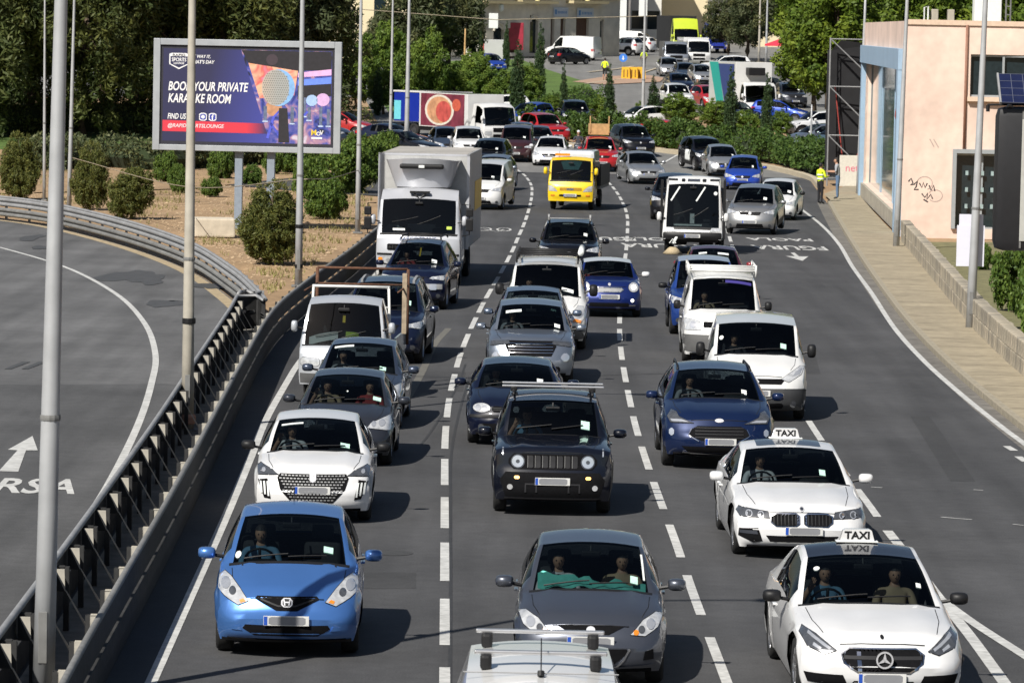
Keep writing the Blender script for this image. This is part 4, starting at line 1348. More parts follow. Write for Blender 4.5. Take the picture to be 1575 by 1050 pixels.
# 12 --- black boxy off-roader with round lamps
P = spec('suv', 4.24, 1.805, 1.68, 0.83, 2.57, 0.345, nose=(0.13, 0.97), hood=(0.20, 1.03), cowl=(1.34, 1.12), wtop=(1.80, 1.60), rr=(3.85, 1.60), wroof=.74, wcowl=.82, sweep=(.09, .05, .07, .03), crownh=.035, crownr=.035, fend=.035, tuck=.04, tumble=.035, ridge=.022, bulge=[(.24, .04), (.38, .13), (.60, .12), (.68, .05), (.97, 0)], plan=[(.13, .97), (.35, .985), (.83, 1.0), (1.4, 1.0), (3.0, 1.0), (3.8, .97), (4.2, .9)])
BLK = paint('black_blue', (0.004, 0.005, 0.010), metal=0.0)
f = [('grille_frame', BLACK, rect(-.66, .70, .66, .93, .08), {'off': .003}), ('headlight', LAMPD, circle(.52, .815, .105, 18), {'m': 1, 'off': .008}), ('lamp_bowl', LAMPB, circle(.52, .815, .088, 18), {'m': 1, 'off': .014}), ('lamp_core', LAMPD, circle(.52, .815, .03, 10), {'m': 1, 'off': .018}),
     ('running_lamp', AMBLIT, rect(.49, .56, .57, .605, .015), {'m': 1, 'off': .008}), ('fog_lamp', LAMPB, circle(.63, .44, .042, 10), {'m': 1, 'off': .008}),
     ('tow_recess', TRIM, stroke([(.24, .37), (.24, .49), (.40, .49), (.40, .37)], .03), {'m': 1, 'off': .012}),
     ('bumper_insert', BLACK, [(-.70, .30), (.70, .30), (.78, .55), (.70, .66), (-.70, .66), (-.78, .55)], {'off': .0025}), sticker(P, .46, .10),
     ('bonnet_light', LAMPB, rect(.735, .90, .755, 1.0), {'m': 1, 'off': .006})]
for k in range(7):
    x = -.33 + k * .11
    f.append(('grille_slot', TRIM, rect(x - .038, .725, x + .038, .905, .015), {'off': .007}))
    f.append(('slot_frame', GALVD, stroke([(x - .042, .725), (x - .042, .905)], .008), {'off': .010}))
CARS['jeep'] = place('off_roader', P, BLK, f, 848, 786, 0, 'black boxy off-roader with round headlights, slotted grille and roof bars', plate=(0, .535), rim='steel')
jr = CARS['jeep'][0]
q = MB()
for y in (1.35, 1.95): q.cbox((-.78, y - .04, 1.76), (.78, y + .04, 1.79), .012)
q.build('roof_bar', M('alu_bar', (.55, .55, .56), rough=.35, metal=.8, var=.05), jr)
q = MB()
for sx in (-1, 1): q.tube([(sx * .60, 1.1, 1.66), (sx * .60, 1.2, 1.71), (sx * .60, 2.8, 1.71), (sx * .60, 2.9, 1.64)], .02, 6)
for y in (1.35, 1.95):
    for sx in (-1, 1): q.cbox((sx * .60 - .05, y - .04, 1.69), (sx * .60 + .05, y + .04, 1.77), .015)
q.build('roof_rail', BLACK, jr, True)
# 13 --- dark blue hatchback
P = spec('hatch', 4.15, 1.735, 1.38, 0.82, 2.51, 0.30, nose=(0.15, .70), hood=(.28, .79), cowl=(1.15, .97), wtop=(1.90, 1.325))
f = [('headlight', LAMP, circle(.60, .655, .15, 16, .075), {'m': 1, 'off': .006}), ('lamp_bowl', LAMPB, circle(.66, .655, .05), {'m': 1, 'off': .01}), ('lamp_bowl', LAMPB, circle(.55, .65, .045), {'m': 1, 'off': .01}),
     ('grille', BLACK, rect(-.42, .59, .42, .69, .03), {'off': .004}), ('grille_bar', TRIM, rect(-.4, .62, .4, .632), {'off': .01}), ('grille_bar', TRIM, rect(-.4, .65, .4, .662), {'off': .01}), ('emblem', BADGE, circle(0, .64, .055), {'off': .014}),
     ('bumper_strip', BLACK, rect(-.80, .49, .80, .535), {'off': .012}), ('air_intake', BLACK, rect(-.62, .27, .62, .40, .03), {'off': .004}), ('fog_lamp', LAMPD, circle(.60, .34, .05), {'m': 1, 'off': .01}), sticker(P, .42, .12)]
CARS['golf'] = place('hatchback_car', P, paint('ink_blue', (0.004, 0.006, 0.018)), f, 793, 681, 0, 'old dark blue hatchback behind the black boxy off-roader', plate=(0, .46))
# pale half-moon sunshade on its dash
# 14 --- silver crossover
P = spec('suv', 4.35, 1.80, 1.63, 0.85, 2.62, 0.34, wcowl=.82, cladding=1)
SILV = paint('silver_blue', (0.30, 0.335, 0.39), metal=0.8)
f = [('headlight', LAMPD, [(.42, .86), (.86, .80), (.86, .88), (.45, .92)], {'m': 1, 'off': .006}), ('grille', BLACK, [(-.42, .62), (.42, .62), (.52, .82), (.44, .92), (-.44, .92), (-.52, .82)], {'off': .004}),
     ('lamp_bowl', LAMPB, rect(.62, .52, .78, .68, .05), {'m': 1, 'off': .008}), ('air_intake', BLACK, rect(-.6, .30, .6, .42, .03), {'off': .004}), ('silver_lip', CHROME, rect(-.5, .25, .5, .29), {'off': .01}), sticker(P, .44, .12, PAPER),
     ('paper_note', PAPER, rect(-.52, 1.68, -.2, 1.76), {'axis': 'z', 'off': .003, 'cell': .3})] + [('grille_bar', CHROME, rect(-.45, z, .45, z + .012), {'off': .01}) for z in (.68, .74, .80, .86)]
CARS['suv14'] = place('crossover_car', P, SILV, f, 815, 590, 0, 'silver crossover between the old dark blue hatchback and the white van', plate=(0, .56))
# 15 --- pale blue hatchback behind it
P = spec('hatch', 3.9, 1.70, 1.52, 0.80, 2.5, 0.30)
f = gface(P) + [sticker(P, .42, .12)]
CARS['hatch15'] = place('hatchback_car', P, paint('pale_blue', (0.16, 0.20, 0.27), metal=.7), f, 818, 553, 0, 'pale blue hatchback squeezed between silver crossover and white van', plate=(0, .5))
# 16 --- white panel van with ladder rack
P = spec('van', 4.78, 1.90, 1.96, 0.83, 3.1, 0.33, nose=(.16, .88), hood=(.30, 1.0), cowl=(.90, 1.22), wtop=(1.55, 1.86), mirrormat=BLACK, mirsz=(.2, .16, .28), mirz=1.30, wroof=.78)
WHITEV = paint('van_white', (0.66, 0.66, 0.65), rough=.38)
f = [('headlight', LAMP, [(.56, .66), (.80, .62), (.92, .78), (.86, .98), (.74, 1.0), (.60, .82)], {'m': 1, 'off': .006}), ('lamp_bowl', LAMPB, circle(.76, .82, .08, 14), {'m': 1, 'off': .012}), ('turn_signal', AMBER, [(.62, .66), (.80, .62), (.82, .68), (.66, .72)], {'m': 1, 'off': .012}),
     ('grille', BLACK, rect(-.38, .80, .38, .93, .03), {'off': .004}), ('bonnet_vent', BLACK, rect(.16, .38, .28, .43, .01), {'axis': 'z', 'm': 1}), ('bumper', M('bumper_grey', (.09, .09, .09), rough=.7, var=.1), rect(-.92, .26, .92, .56, .06), {'off': .008}), ('emblem', BADGE, [(0, .95), (.05, .875), (0, .80), (-.05, .875)], {'off': .012}),
     ('paper_note', PAPER, rect(.35, 1.0, .62, 1.06), {'axis': 'z', 'off': .003}), ('round_sticker', PAPER, circle(-.66, 1.06, .04), {'axis': 'z'})]
CARS['trafic'] = place('panel_van', P, WHITEV, f, 838, 535, -1.5, 'white panel van with black ladder rack in the middle lane', 'van', plate=(0, .60), rim='steel')
q = MB()
for sx in (-1, 1): q.tube([(sx * .68, 1.0, 2.05), (sx * .68, 3.6, 2.05)], .025, 6)
for y in (1.05, 1.9, 2.8, 3.5):
    q.tube([(-.72, y, 2.07), (.72, y, 2.07)], .025, 6)
    for sx in (-1, 1): q.tube([(sx * .7, y, 1.86), (sx * .7, y, 2.12)], .02, 5)
q.build('ladder_rack', BLACK, CARS['trafic'][0], True)
q = MB(); q.tube([(.76, .95, 2.12), (.76, 3.6, 2.12)], .07, 10); q.build('pipe_carrier', PAPER, CARS['trafic'][0], True)
# 17 --- black off-roader with roof bars
P = spec('suv', 4.6, 1.86, 1.72, 0.88, 2.7, 0.37, nose=(.15, .95), hood=(.3, 1.05), cowl=(1.35, 1.18))
f = gface(P, LAMP) + [sticker(P, .44, .12, PAPER), ('paper_note', PAPER, rect(-.2, 1.9, .1, 2.0), {'axis': 'z', 'off': -.04, 'cell': .3})]
CARS['suv17'] = place('off_roader', P, paint('black', (.004, .004, .006)), f, 874, 432, -1, 'black off-roader with upright roof bar posts behind the white panel van', plate=(0, .6))
q = MB()
for sx in (-1, 1):
    q.tube([(sx * .60, 1.15, 1.66), (sx * .60, 1.15, 1.86)], .035, 6); q.tube([(sx * .6, 1.1, 1.70), (sx * .6, 3.0, 1.70)], .025, 6)
q.tube([(-.62, 1.15, 1.74), (.62, 1.15, 1.74)], .02, 6)
q.build('roof_rack', GALV, CARS['suv17'][0], True)
# 32 --- blue small car with white roof
P = spec('hatch', 3.70, 1.683, 1.41, 0.72, 2.47, 0.305, nose=(.16, .80), hood=(.30, .90), cowl=(1.12, 1.0), wtop=(1.55, 1.36), rr=(3.25, 1.36), wroof=.72, wcowl=.82, roofcol=True, mirrormat=WHITE, belt=(.93, .97))
MINI = paint('royal_blue', (0.008, 0.022, 0.14), metal=.4)
f = [('headlight', LAMP, circle(.61, .76, .125, 16, .115), {'m': 1, 'off': .01}), ('running_lamp', DRL, circle(.61, .76, .06, 12), {'m': 1, 'off': .016}), ('grille', GALV, [(-.36, .70), (-.28, .64), (.28, .64), (.36, .70), (.30, .755), (-.30, .755)], {'off': .004}), ('grille_frame', CHROME, stroke([(-.36, .70), (-.28, .64), (.28, .64), (.36, .70), (.30, .757), (-.30, .757), (-.36, .70)], .02), {'off': .009}),
     ('air_intake', BLACK, rect(-.5, .28, .5, .38, .03), {'off': .004}), ('fog_lamp', DRL, circle(.58, .44, .04), {'m': 1, 'off': .01}), ('chrome_trim', CHROME, rect(.5, .30, .66, .33), {'m': 1, 'off': .008}), ('emblem', BADGE, circle(0, .83, .035), {'off': .008})]
CARS['mini'] = place('hatchback_car', P, MINI, f, 935, 486, 1.0, 'royal blue small hatchback with white roof and lit round headlights', roofmat=WHITE, plate=(0, .53))
# 25 --- navy crossover
P = spec('suv', 4.61, 1.88, 1.60, 0.92, 2.71, 0.355, nose=(0.20, .84), hood=(.36, .95), cowl=(1.30, 1.12), wtop=(2.12, 1.54), wcowl=.84, wroof=.69, cladding=1)
KUGA = paint('deep_blue', (0.006, 0.015, 0.055), metal=.25)
f = [('headlight', LAMPD, [(.42, .77), (.80, .77), (.85, .86), (.78, .955), (.70, .93), (.66, .86)], {'m': 1, 'off': .006}), ('lamp_bowl', LAMPB, [(.50, .785), (.78, .785), (.80, .82), (.62, .82)], {'m': 1, 'off': .010}),
     ('grille', BLACK, [(-.30, .50), (.30, .50), (.50, .58), (.45, .68), (.36, .73), (-.36, .73), (-.45, .68), (-.50, .58)], {'off': .004}), ('grille_frame', CHROME, stroke([(.34, .49), (.51, .58), (.46, .68)], .014), {'m': 1, 'off': .010}), ('emblem', BADGE, circle(0, .82, .075, 14, .03), {'off': .006}),
     ('air_intake', BLACK, [(-.5, .30), (.5, .30), (.62, .40), (-.62, .40)], {'off': .004}), ('silver_lip', CHROME, stroke([(-.6, .30), (0, .265), (.6, .30)], .022), {'off': .012}), ('fog_lamp', LAMPB, rect(.74, .56, .82, .68, .03), {'m': 1, 'off': .008}), sticker(P, .40, .14)]
for z in (.55, .60, .65, .70): f.append(('grille_bar', TRIM, stroke([(-.40, z), (.40, z)], .012), {'off': .010}))
CARS['kuga'] = place('crossover_car', P, KUGA, f, 1101, 716, 0.5, 'deep blue crossover in front of the two white vans', plate=(.02, .485))
o = CARS['kuga'][0]; q = MB()
for sx in (-1, 1): q.tube([(sx * .62, 1.35, 1.50), (sx * .61, 1.5, 1.56), (sx * .60, 2.9, 1.56), (sx * .60, 3.05, 1.48)], .02, 6)
q.build('roof_rail', BLACK, o, True)
# 26 --- white van
P = spec('van', 4.80, 1.895, 1.82, 0.97, 3.0, 0.335, nose=(.18, .86), hood=(.34, .98), cowl=(1.02, 1.22), wtop=(1.72, 1.75), mirrormat=BLACK, mirsz=(.17, .14, .26), mirz=1.25, wroof=.80)
GREYB = M('bumper_grey', rough=.7)
f = [('headlight', LAMP, [(.46, .80), (.60, .74), (.84, .88), (.90, 1.02), (.82, 1.02), (.62, .90)], {'m': 1, 'off': .006}), ('lamp_bowl', LAMPB, [(.66, .84), (.80, .88), (.85, .98), (.74, .93)], {'m': 1, 'off': .01}),
     ('grille', BLACK, [(-.46, .70), (.46, .70), (.54, .80), (-.54, .80)], {'off': .004}), ('bumper', M('bumper_dark', (.035, .036, .038), rough=.6, var=.1), rect(-.97, .22, .97, .62, .08), {'off': .010}), ('bumper_slot', BLACK, rect(-.5, .27, .5, .36, .03), {'off': .016}), ('fog_lamp', LAMPD, circle(.68, .34, .06), {'m': 1, 'off': .018}),
     sticker(P, .50, .12), ('round_sticker', PAPER, circle(-.66, 1.40, .04), {'axis': 'z'}), ('emblem', BADGE, [(0, .80), (.05, .74), (0, .70), (-.05, .74)], {'off': .012})]
CARS['expert'] = place('panel_van', P, WHITEV, f, 1161, 642, -2, 'white panel van with dark grey bumper right behind the deep blue crossover', 'van', plate=(0, .54), rim='steel')
# 27 --- white minibus van with roof rack
P = spec('van', 4.84, 1.80, 1.90, 0.88, 2.99, 0.33, nose=(.15, .96), hood=(.28, 1.07), cowl=(.72, 1.22), wtop=(1.42, 1.83), mirrormat=BLACK, mirsz=(.16, .12, .20), mirz=1.25, wroof=.78)
f = [('headlight', LAMP, [(.48, .76), (.84, .76), (.88, .98), (.80, 1.0), (.52, .94)], {'m': 1, 'off': .006}), ('lamp_bowl', LAMPB, circle(.66, .87, .07), {'m': 1, 'off': .01}), ('grille', BLACK, rect(-.44, .82, .44, .94, .02), {'off': .004}), ('bumper', GREYB, rect(-.92, .30, .92, .66, .06), {'off': .009}), ('emblem', BADGE, circle(0, .89, .06, 12, .04), {'off': .012}),
     ('sun_strip', M('purple_strip', (.05, .04, .2), rough=.4, var=.1), rect(.05, 1.30, .62, 1.37), {'axis': 'z', 'off': .003})]
CARS['hiace'] = place('panel_van', P, WHITEV, f, 1110, 558, -1, 'white high van with a white slatted roof rack', 'van', plate=(0, .6), rim='steel')
WR = M('rack_white', (.62, .62, .60), rough=.5, var=.12)
q = MB()
for z in (1.97, 2.02, 2.07): q.tube([(-.72, .95, z), (.72, .95, z)], .018, 6)
for sx in (-1, 1):
    q.tube([(sx * .74, .95, 1.85), (sx * .74, .95, 2.10)], .024, 6)
    for z in (1.97, 2.07): q.tube([(sx * .74, .95, z), (sx * .74, 3.6, z)], .02, 6)
    for y in (2.2, 3.6): q.tube([(sx * .74, y, 1.82), (sx * .74, y, 2.07)], .02, 6)
for y in np.arange(1.1, 3.7, .22): q.tube([(-.73, y, 1.95), (.73, y, 1.95)], .016, 5)
q.build('roof_rack', WR, CARS['hiace'][0], True)
# 28 --- blue boxy car with pale roof, 29 --- maroon car
P = spec('suv', 4.3, 1.76, 1.80, 0.80, 2.6, 0.34, roofcol=True, mirrormat=BLACK)
CARS['blue28'] = place('off_roader', P, paint('cobalt', (.012, .045, .22), metal=.3), gface(P), 1084, 514, 0, 'cobalt blue car with pale roof behind the white high van', roofmat=paint('pale_roof', (.42, .46, .52), metal=.3), plate=(0, .6))
P = spec('sedan', 4.35, 1.71, 1.43, 0.85, 2.6, 0.30, mirrormat=paint('maroon_red', (.22, .008, .014)))
CARS['maroon'] = place('saloon_car', P, paint('maroon', (.075, .008, .016), metal=.3), gface(P) + [sticker(P, .1, .5, PAPER, .3, .05), sticker(P, -.45, .5, PAPER, .3, .05)], 1098, 464, -1, 'maroon saloon with red mirrors between the sweeper and the cobalt blue car', plate=(0, .5))
# 34 --- white saloon taxi with twin kidney grille
P = spec('sedan', 4.94, 1.868, 1.42, 0.86, 2.975, 0.335, nose=(.20, .67), hood=(.36, .765), cowl=(1.55, .955), wtop=(2.36, 1.36), rr=(3.55, 1.35), tail=(4.25, 1.06), wcowl=.86, wroof=.71)
f = [('headlight', LAMPD, [(.44, .575), (.84, .585), (.88, .65), (.85, .70), (.46, .655)], {'m': 1, 'off': .006}), ('lamp_bowl', LAMPB, stroke(circle(.56, .615, .038, 12) + [(.598, .615)], .012), {'m': 1, 'off': .010}), ('lamp_bowl', LAMPB, stroke(circle(.72, .62, .042, 12) + [(.762, .62)], .012), {'m': 1, 'off': .010}),
     ('kidney_grille', BLACK, [(.04, .50), (.09, .475), (.36, .475), (.42, .52), (.42, .60), (.34, .635), (.08, .635), (.04, .61)], {'m': 1, 'off': .006}), ('grille_frame', CHROME, stroke([(.035, .50), (.09, .47), (.36, .47), (.425, .52), (.425, .60), (.34, .64), (.08, .64), (.035, .61), (.035, .50)], .018), {'m': 1, 'off': .011}),
     ('air_intake', BLACK, [(-.44, .265), (.44, .265), (.50, .35), (-.50, .35)], {'off': .004}), ('side_intake', BLACK, [(.54, .27), (.66, .24), (.86, .32), (.85, .42), (.60, .44)], {'m': 1, 'off': .004}), ('side_blade', GUN, [(.60, .36), (.84, .36), (.84, .40), (.62, .41)], {'m': 1, 'off': .010}),
     ('emblem', BADGE, circle(0, .70, .038, 14, .034), {'off': .005}), ('emblem_field', GUN, circle(0, .70, .024, 12, .02), {'off': .008}), sticker(P, .44, .12), ('sunroof', paint('glass_roof', (.05, .06, .075)), rect(-.46, 2.50, .46, 3.0, .03), {'axis': 'z', 'off': .004, 'cell': .15})]
for k in range(7):
    x = .085 + k * .05; f.append(('grille_slat', TRIM, rect(x - .006, .485, x + .006, .625), {'m': 1, 'off': .012}))
CARS['bmw'] = place('taxi_saloon', P, WHITE, f, 1225, 852, 1.5, 'white taxi with twin kidney grille and glass sunroof', 'taxi', plate=(.02, .42))
# 35 --- white saloon taxi with black roof
P = spec('sedan', 4.92, 1.852, 1.47, 0.84, 2.94, 0.335, nose=(.22, .69), hood=(.40, .785), cowl=(1.52, .965), wtop=(2.36, 1.40), rr=(3.55, 1.40), tail=(4.3, 1.05), wcowl=.86, wroof=.71, mirrormat=BLACK, blackroof=True)
f = [('headlight', LAMPD, [(.50, .60), (.62, .56), (.80, .63), (.86, .74), (.82, .79), (.70, .74)], {'m': 1, 'off': .006}), ('lamp_bowl', LAMPB, stroke([(.56, .61), (.66, .67), (.78, .75)], .03), {'m': 1, 'off': .010}), ('lamp_bowl', LAMPB, stroke([(.66, .605), (.74, .65)], .03), {'m': 1, 'off': .010}),
     ('grille', BLACK, [(-.28, .40), (.28, .40), (.42, .48), (.44, .56), (.36, .62), (-.36, .62), (-.44, .56), (-.42, .48)], {'off': .005}), ('grille_frame', CHROME, stroke([(-.28, .395), (.28, .395), (.43, .48), (.45, .565), (.36, .63), (-.36, .63), (-.45, .565), (-.43, .48), (-.28, .395)], .014), {'off': .009}),
     ('grille_bar', TRIM, rect(-.42, .515, .42, .55), {'off': .012}),
     ('air_intake', BLACK, [(.38, .24), (.80, .26), (.84, .36), (.44, .36)], {'m': 1, 'off': .004}), ('lower_intake', BLACK, rect(-.34, .22, .34, .30, .02), {'off': .004}), ('bonnet_badge', BLACK, circle(0, .74, .02), {'off': .006}), sticker(P, .60, .28, PAPER, .06, .04), ('round_sticker', PAPER, circle(-.54, 2.12, .035), {'axis': 'z'})]
CARS['merc'] = place('taxi_saloon', P, WHITE, f, 1345, 1072, 2.0, 'white taxi with black roof and black mirrors at the lower right', 'taxi', roofmat=paint('roof_black', (.012, .013, .018)), plate=(-.02, .33), rim='10')
rt, sh = CARS['merc']; h, n = sh.hit(0, .535, 'y'); yb = min(sh.hit(0, z, 'y')[0].y for z in (.43, .48, .535)) - .84 - .022
def flat_part(name, polys, y, mat, par):
    q = MB()
    for pl in polys: q.prism(pl, 'y', y, y + .012)
    return q.build(name, mat, par)
sd = flat_part('star_disc', [circle(0, .535, .10, 22)], yb, BLACK, rt)
ro, ri = circle(0, .535, .094, 22), circle(0, .535, .076, 22)
flat_part('star_ring', [[ro[k], ro[(k + 1) % 22], ri[(k + 1) % 22], ri[k]] for k in range(22)], yb - .013, BADGE, sd)
flat_part('star_arms', [[(.02 * math.cos(R(a + 90)), .535 + .02 * math.sin(R(a + 90))), (.02 * math.cos(R(a - 90)), .535 + .02 * math.sin(R(a - 90))), (.084 * math.cos(R(a)), .535 + .084 * math.sin(R(a)))] for a in (90, 210, 330)], yb - .0145, BADGE, sd)
# 10 --- white van roof at the bottom
P = spec('van', 4.40, 1.72, 1.83, 0.88, 2.73, 0.32, mirrormat=BLACK, nose=(.18, .82), hood=(.34, .95), cowl=(1.15, 1.15), wtop=(1.90, 1.76), mirz=1.2, wroof=.74)
CARS['van10'] = place('panel_van', P, WHITEV, gface(P, LAMP), 826, 1406, 0, 'white van roof with two silver roof bars at the bottom edge', 'van', plate=(0, .5), rim='steel')
o = CARS['van10'][0]; ALU = M('alu_bar')
for y in (1.72, 3.05):
    q = MB(); q.cbox((-.57, y - .035, 1.905), (.57, y + .035, 1.94), .012); q.build('roof_bar', ALU, o)
    for sx in (-1, 1):
        q = MB(); q.cbox((sx * .47 - .05, y - .1, 1.78), (sx * .47 + .05, y + .05, 1.91), .03); q.build('bar_foot', BLACK, o)
q = MB(); q.tube([(0, 1.25, 1.79), (0, 1.27, 1.83)], .03, 8); q.tube([(0, 1.26, 1.83), (.0, 1.62, 2.06)], .006, 5); q.build('aerial', BLACK, o)
q = MB(); q.tube([(-.66, 1.35, 1.80), (.66, 1.35, 1.80)], .006, 4); q.build('roof_seam', GALV, o)

# taxi roof signs stand on the roofs
for key, x, lab in (('bmw', .0, 'white TAXI roof sign on the taxi with kidney grille'), ('merc', .0, 'white TAXI roof sign on the black-roofed taxi')):
    rt, sh = CARS[key]
    y = 2.72 if key == 'bmw' else 2.62
    y = 3.05 if key == 'bmw' else 2.95
    h, n = sh.hit(0, y, 'z')
    fo = sh.P['fo']
    p = rt.matrix_basis @ Vector((0, h.y - fo, h.z + .012))
    e = empty('taxi_sign', p, rt.rotation_euler.z, lab, 'taxi sign', 'taxi roof signs')
    q = MB(); q.prism([(-.20, 0), (.20, 0), (.165, .125), (.14, .14), (-.14, .14), (-.165, .125)], 'y', -.05, .05); q.build('sign_box', WHITE, e)
    q = MB(); q.cbox((-.24, -.08, -.008), (.24, .08, .004), .003); q.build('sign_base', PAPER, e)
    me = text_mesh('lettering', 'TAXI', .125, bold=.004, extrude=.002); me.materials.append(BLACK)
    t = link('lettering', me, e); t.rotation_euler = (math.pi / 2, 0, 0); t.location = (0, -.053, .068); t.scale = (1.05, .95, 1)
# ------------------------------------------------------------------ lorries and working vehicles
def cabP(Wd, H, zc, **k):
    P = dict(L=1.85, W=Wd, H=H, nose=(0.10, zc - .14), hood=(0.13, zc - .06), cowl=(0.18, zc), wtop=(0.46, H - 0.22), rr=(1.62, H - .03), tail=(1.80, zc + .2), end=(1.82, zc - .1), belt=(zc - .06, zc - .04), gc=0.42, wr=0.42, fo=1.2, wb=3.6, wroof=0.90, wcowl=0.95, noarch=True, wins=[(0.42, 1.22)], van=True, cowlw=0.05, rsweep=0.02, tumble=0.02, tuck=.03, sweep=(.10, .06, .06, .04), norearwin=True, crownh=.02, fend=.02, seams=False,
             bulge=[(.42, .02), (.6, .08), (.9, .08), (zc - .14, 0)], plan=[(0, .95), (.2, .985), (.5, 1.0), (1.7, 1.0), (1.85, .98)], wipers=True, mirsz=(.16, .14, .30), mirz=zc + .35, miry=.05)
    P.update(k); return P

def lorry(name, P, mat, feats, u, v, yaw, label, bed, cat='lorry', far=False, tw=0.22, dual=True, plate=None, roofmat=None, mirrors=True):
    p = hill(u, v) if far else ground(u, v)
    root = empty(name, p, R(yaw), label, cat)
    sh = build_car(P, mat, feats, root, plate=plate, mirrors=mirrors, roofmat=roofmat)
    hw = P['W'] / 2
    q = MB()
    for sx in (-1, 1): q.box((sx * .38 - .05, .3, P['wr'] * 1.25), (sx * .38 + .05, bed['y1'], P['wr'] * 1.25 + .2))
    for y in np.arange(2.0, bed['y1'], 1.2): q.box((-.36, y, P['wr'] * 1.3), (.36, y + .1, P['wr'] * 1.3 + .12))
    q.build('chassis', TRIM, root)
    for ax in (P['fo'], P['fo'] + P['wb']):
        for sx in (-1, 1):
            add_wheel(root, sx * (hw - tw / 2 - .06), ax, P['wr'], tw, 'truck')
    for sx in (-1, 1):
        q = MB(); pts = [(P['fo'] + (P['wr'] + .1) * math.cos(a), P['wr'] + (P['wr'] + .1) * math.sin(a)) for a in np.linspace(0, math.pi, 9)]
        for a, b in zip(pts, pts[1:]): q.add([(sx * (hw - .32), a[0], a[1]), (sx * (hw - .01), a[0], a[1]), (sx * (hw - .01), b[0], b[1]), (sx * (hw - .32), b[0], b[1])], [(0, 1, 2, 3)])
        q.build('mudguard', BLACK, root)
    return root, sh

def box_body(root, w, y0, y1, z0, z1, mat, edge=None, roof=None):
    q = MB(); q.cbox((-w / 2, y0, z0), (w / 2, y1, z1), .03); b = q.build('cargo_box', mat, root)
    if edge:
        q = MB()
        for sx in (-1, 1):
            q.box((sx * (w / 2 + .003) - .04, y0 - .006, z0), (sx * (w / 2 + .003) + .04, y0 + .05, z1 + .006))
        q.box((-w / 2 - .04, y0 - .006, z1 - .05), (w / 2 + .04, y0 + .05, z1 + .008))
        q.build('box_frame', edge, b)
    if roof:
        q = MB(); q.box((-w / 2 + .05, y0 + .06, z1 + .002), (w / 2 - .05, y1 - .05, z1 + .006)); q.build('box_roof', roof, b)
    return b

# grey refrigerated box lorry
LSIL = paint('lorry_silver', (0.50, 0.51, 0.54), metal=.25, rough=.4)
P = cabP(2.40, 2.70, 1.47, fo=1.25, wr=.47, wb=4.2, wtop=(.40, 2.42))
f = [('grille_panel', BLACK, rect(-.86, .98, .86, 1.16, .03), {'off': .006}), ('headlight', LAMP, rect(.74, .60, 1.10, .80, .04), {'m': 1, 'off': .008}), ('turn_signal', AMBER, rect(.98, .66, 1.10, .78, .02), {'m': 1, 'off': .013}), ('fog_lamp', LAMPB, circle(.82, .70, .06), {'m': 1, 'off': .013}),
     ('bumper_slot', BLACK, rect(-.6, .52, .6, .70, .03), {'off': .006}), ('step', BLACK, rect(.72, .84, 1.14, .90), {'m': 1, 'off': .006}), ('licence_paper', M('lime_paper', (.5, .65, .1), rough=.8, var=.1), rect(.78, 1.58, .92, 1.66), {'off': .006}), ('paper_note', PAPER, rect(-.72, 1.53, -.38, 1.59), {'off': .005})]
rt, sh = lorry('box_lorry', P, LSIL, f, 646, 436, -2.6, 'silver refrigerated box lorry with cooling unit above the cab', dict(y1=9.2))
box_body(rt, 2.5, 2.05, 9.2, .95, 3.62, M('box_grey', (.40, .40, .39), rough=.55, var=.08, var2=.08), LSIL, M('box_roof', (.36, .34, .31), rough=.8, var=.12, var2=.12))
# cooling unit: rounded pod leaning over the cab
bm = bmesh.new(); bmesh.ops.create_cube(bm, size=1)
bmesh.ops.subdivide_edges(bm, edges=bm.edges[:], cuts=3, use_grid_fill=True)
for vv in bm.verts:
    x, y, z = vv.co
    t = z + .5
    wx = 1.55 + .55 * t; dy = .75 + .25 * t
    rx = 1 - .10 * (2 * y) ** 2 if y < 0 else 1
    vv.co = (x * wx * rx, 2.04 - (0.5 - y) * dy * (1 - .25 * (2 * x) ** 2), 2.70 + t * .82 - .06 * (2 * x) ** 2 * t)
bmesh.ops.bevel(bm, geom=[e for e in bm.edges if e.is_boundary], offset=.02, affect='EDGES')
me = bpy.data.meshes.new('cooling_unit'); bm.to_mesh(me); bm.free(); me.materials.append(LSIL)
me.polygons.foreach_set('use_smooth', [True] * len(me.polygons)); me.set_sharp_from_angle(angle=R(50))
cu = link('cooling_unit', me, rt)
q = MB(); q.cbox((-.62, .96, 3.22), (.62, 1.2, 3.36), .06); q.build('cooling_grille', BLACK, cu)
q = MB(); q.cbox((-.08, .94, 3.25), (.08, 1.0, 3.33), .01); q.build('badge', PAPER, cu)
q = MB(); q.tube([(-.2, .5, 2.60), (0, .42, 2.40), (.2, .5, 2.60)], .03, 5); q.box((-.28, .42, 2.56), (.28, .60, 2.62)); q.build('roof_bracket', BLACK, rt)
me = text_mesh('lettering', 'FARCOTRANS', .16, extrude=.002, bold=.003); me.materials.append(M('letter_blue', (.10, .14, .26), rough=.5, var=.05))
t = link('lettering', me, rt); t.rotation_euler = (math.pi / 2, 0, 0); t.location = (0, .035, 1.30)
me = text_mesh('lettering', 'RENAULT', .12, extrude=.002, spacing=1.3); me.materials.append(CHROME)
t = link('lettering', me, rt); t.rotation_euler = (math.pi / 2, 0, 0); t.location = (-.5, .0, 1.07)
q = MB(); q.box((1.252, 5.6, 1.9), (1.262, 9.1, 2.75)); q.build('yellow_panel', M('yellow_panel', (.80, .50, .02), rough=.5, var=.08), rt)
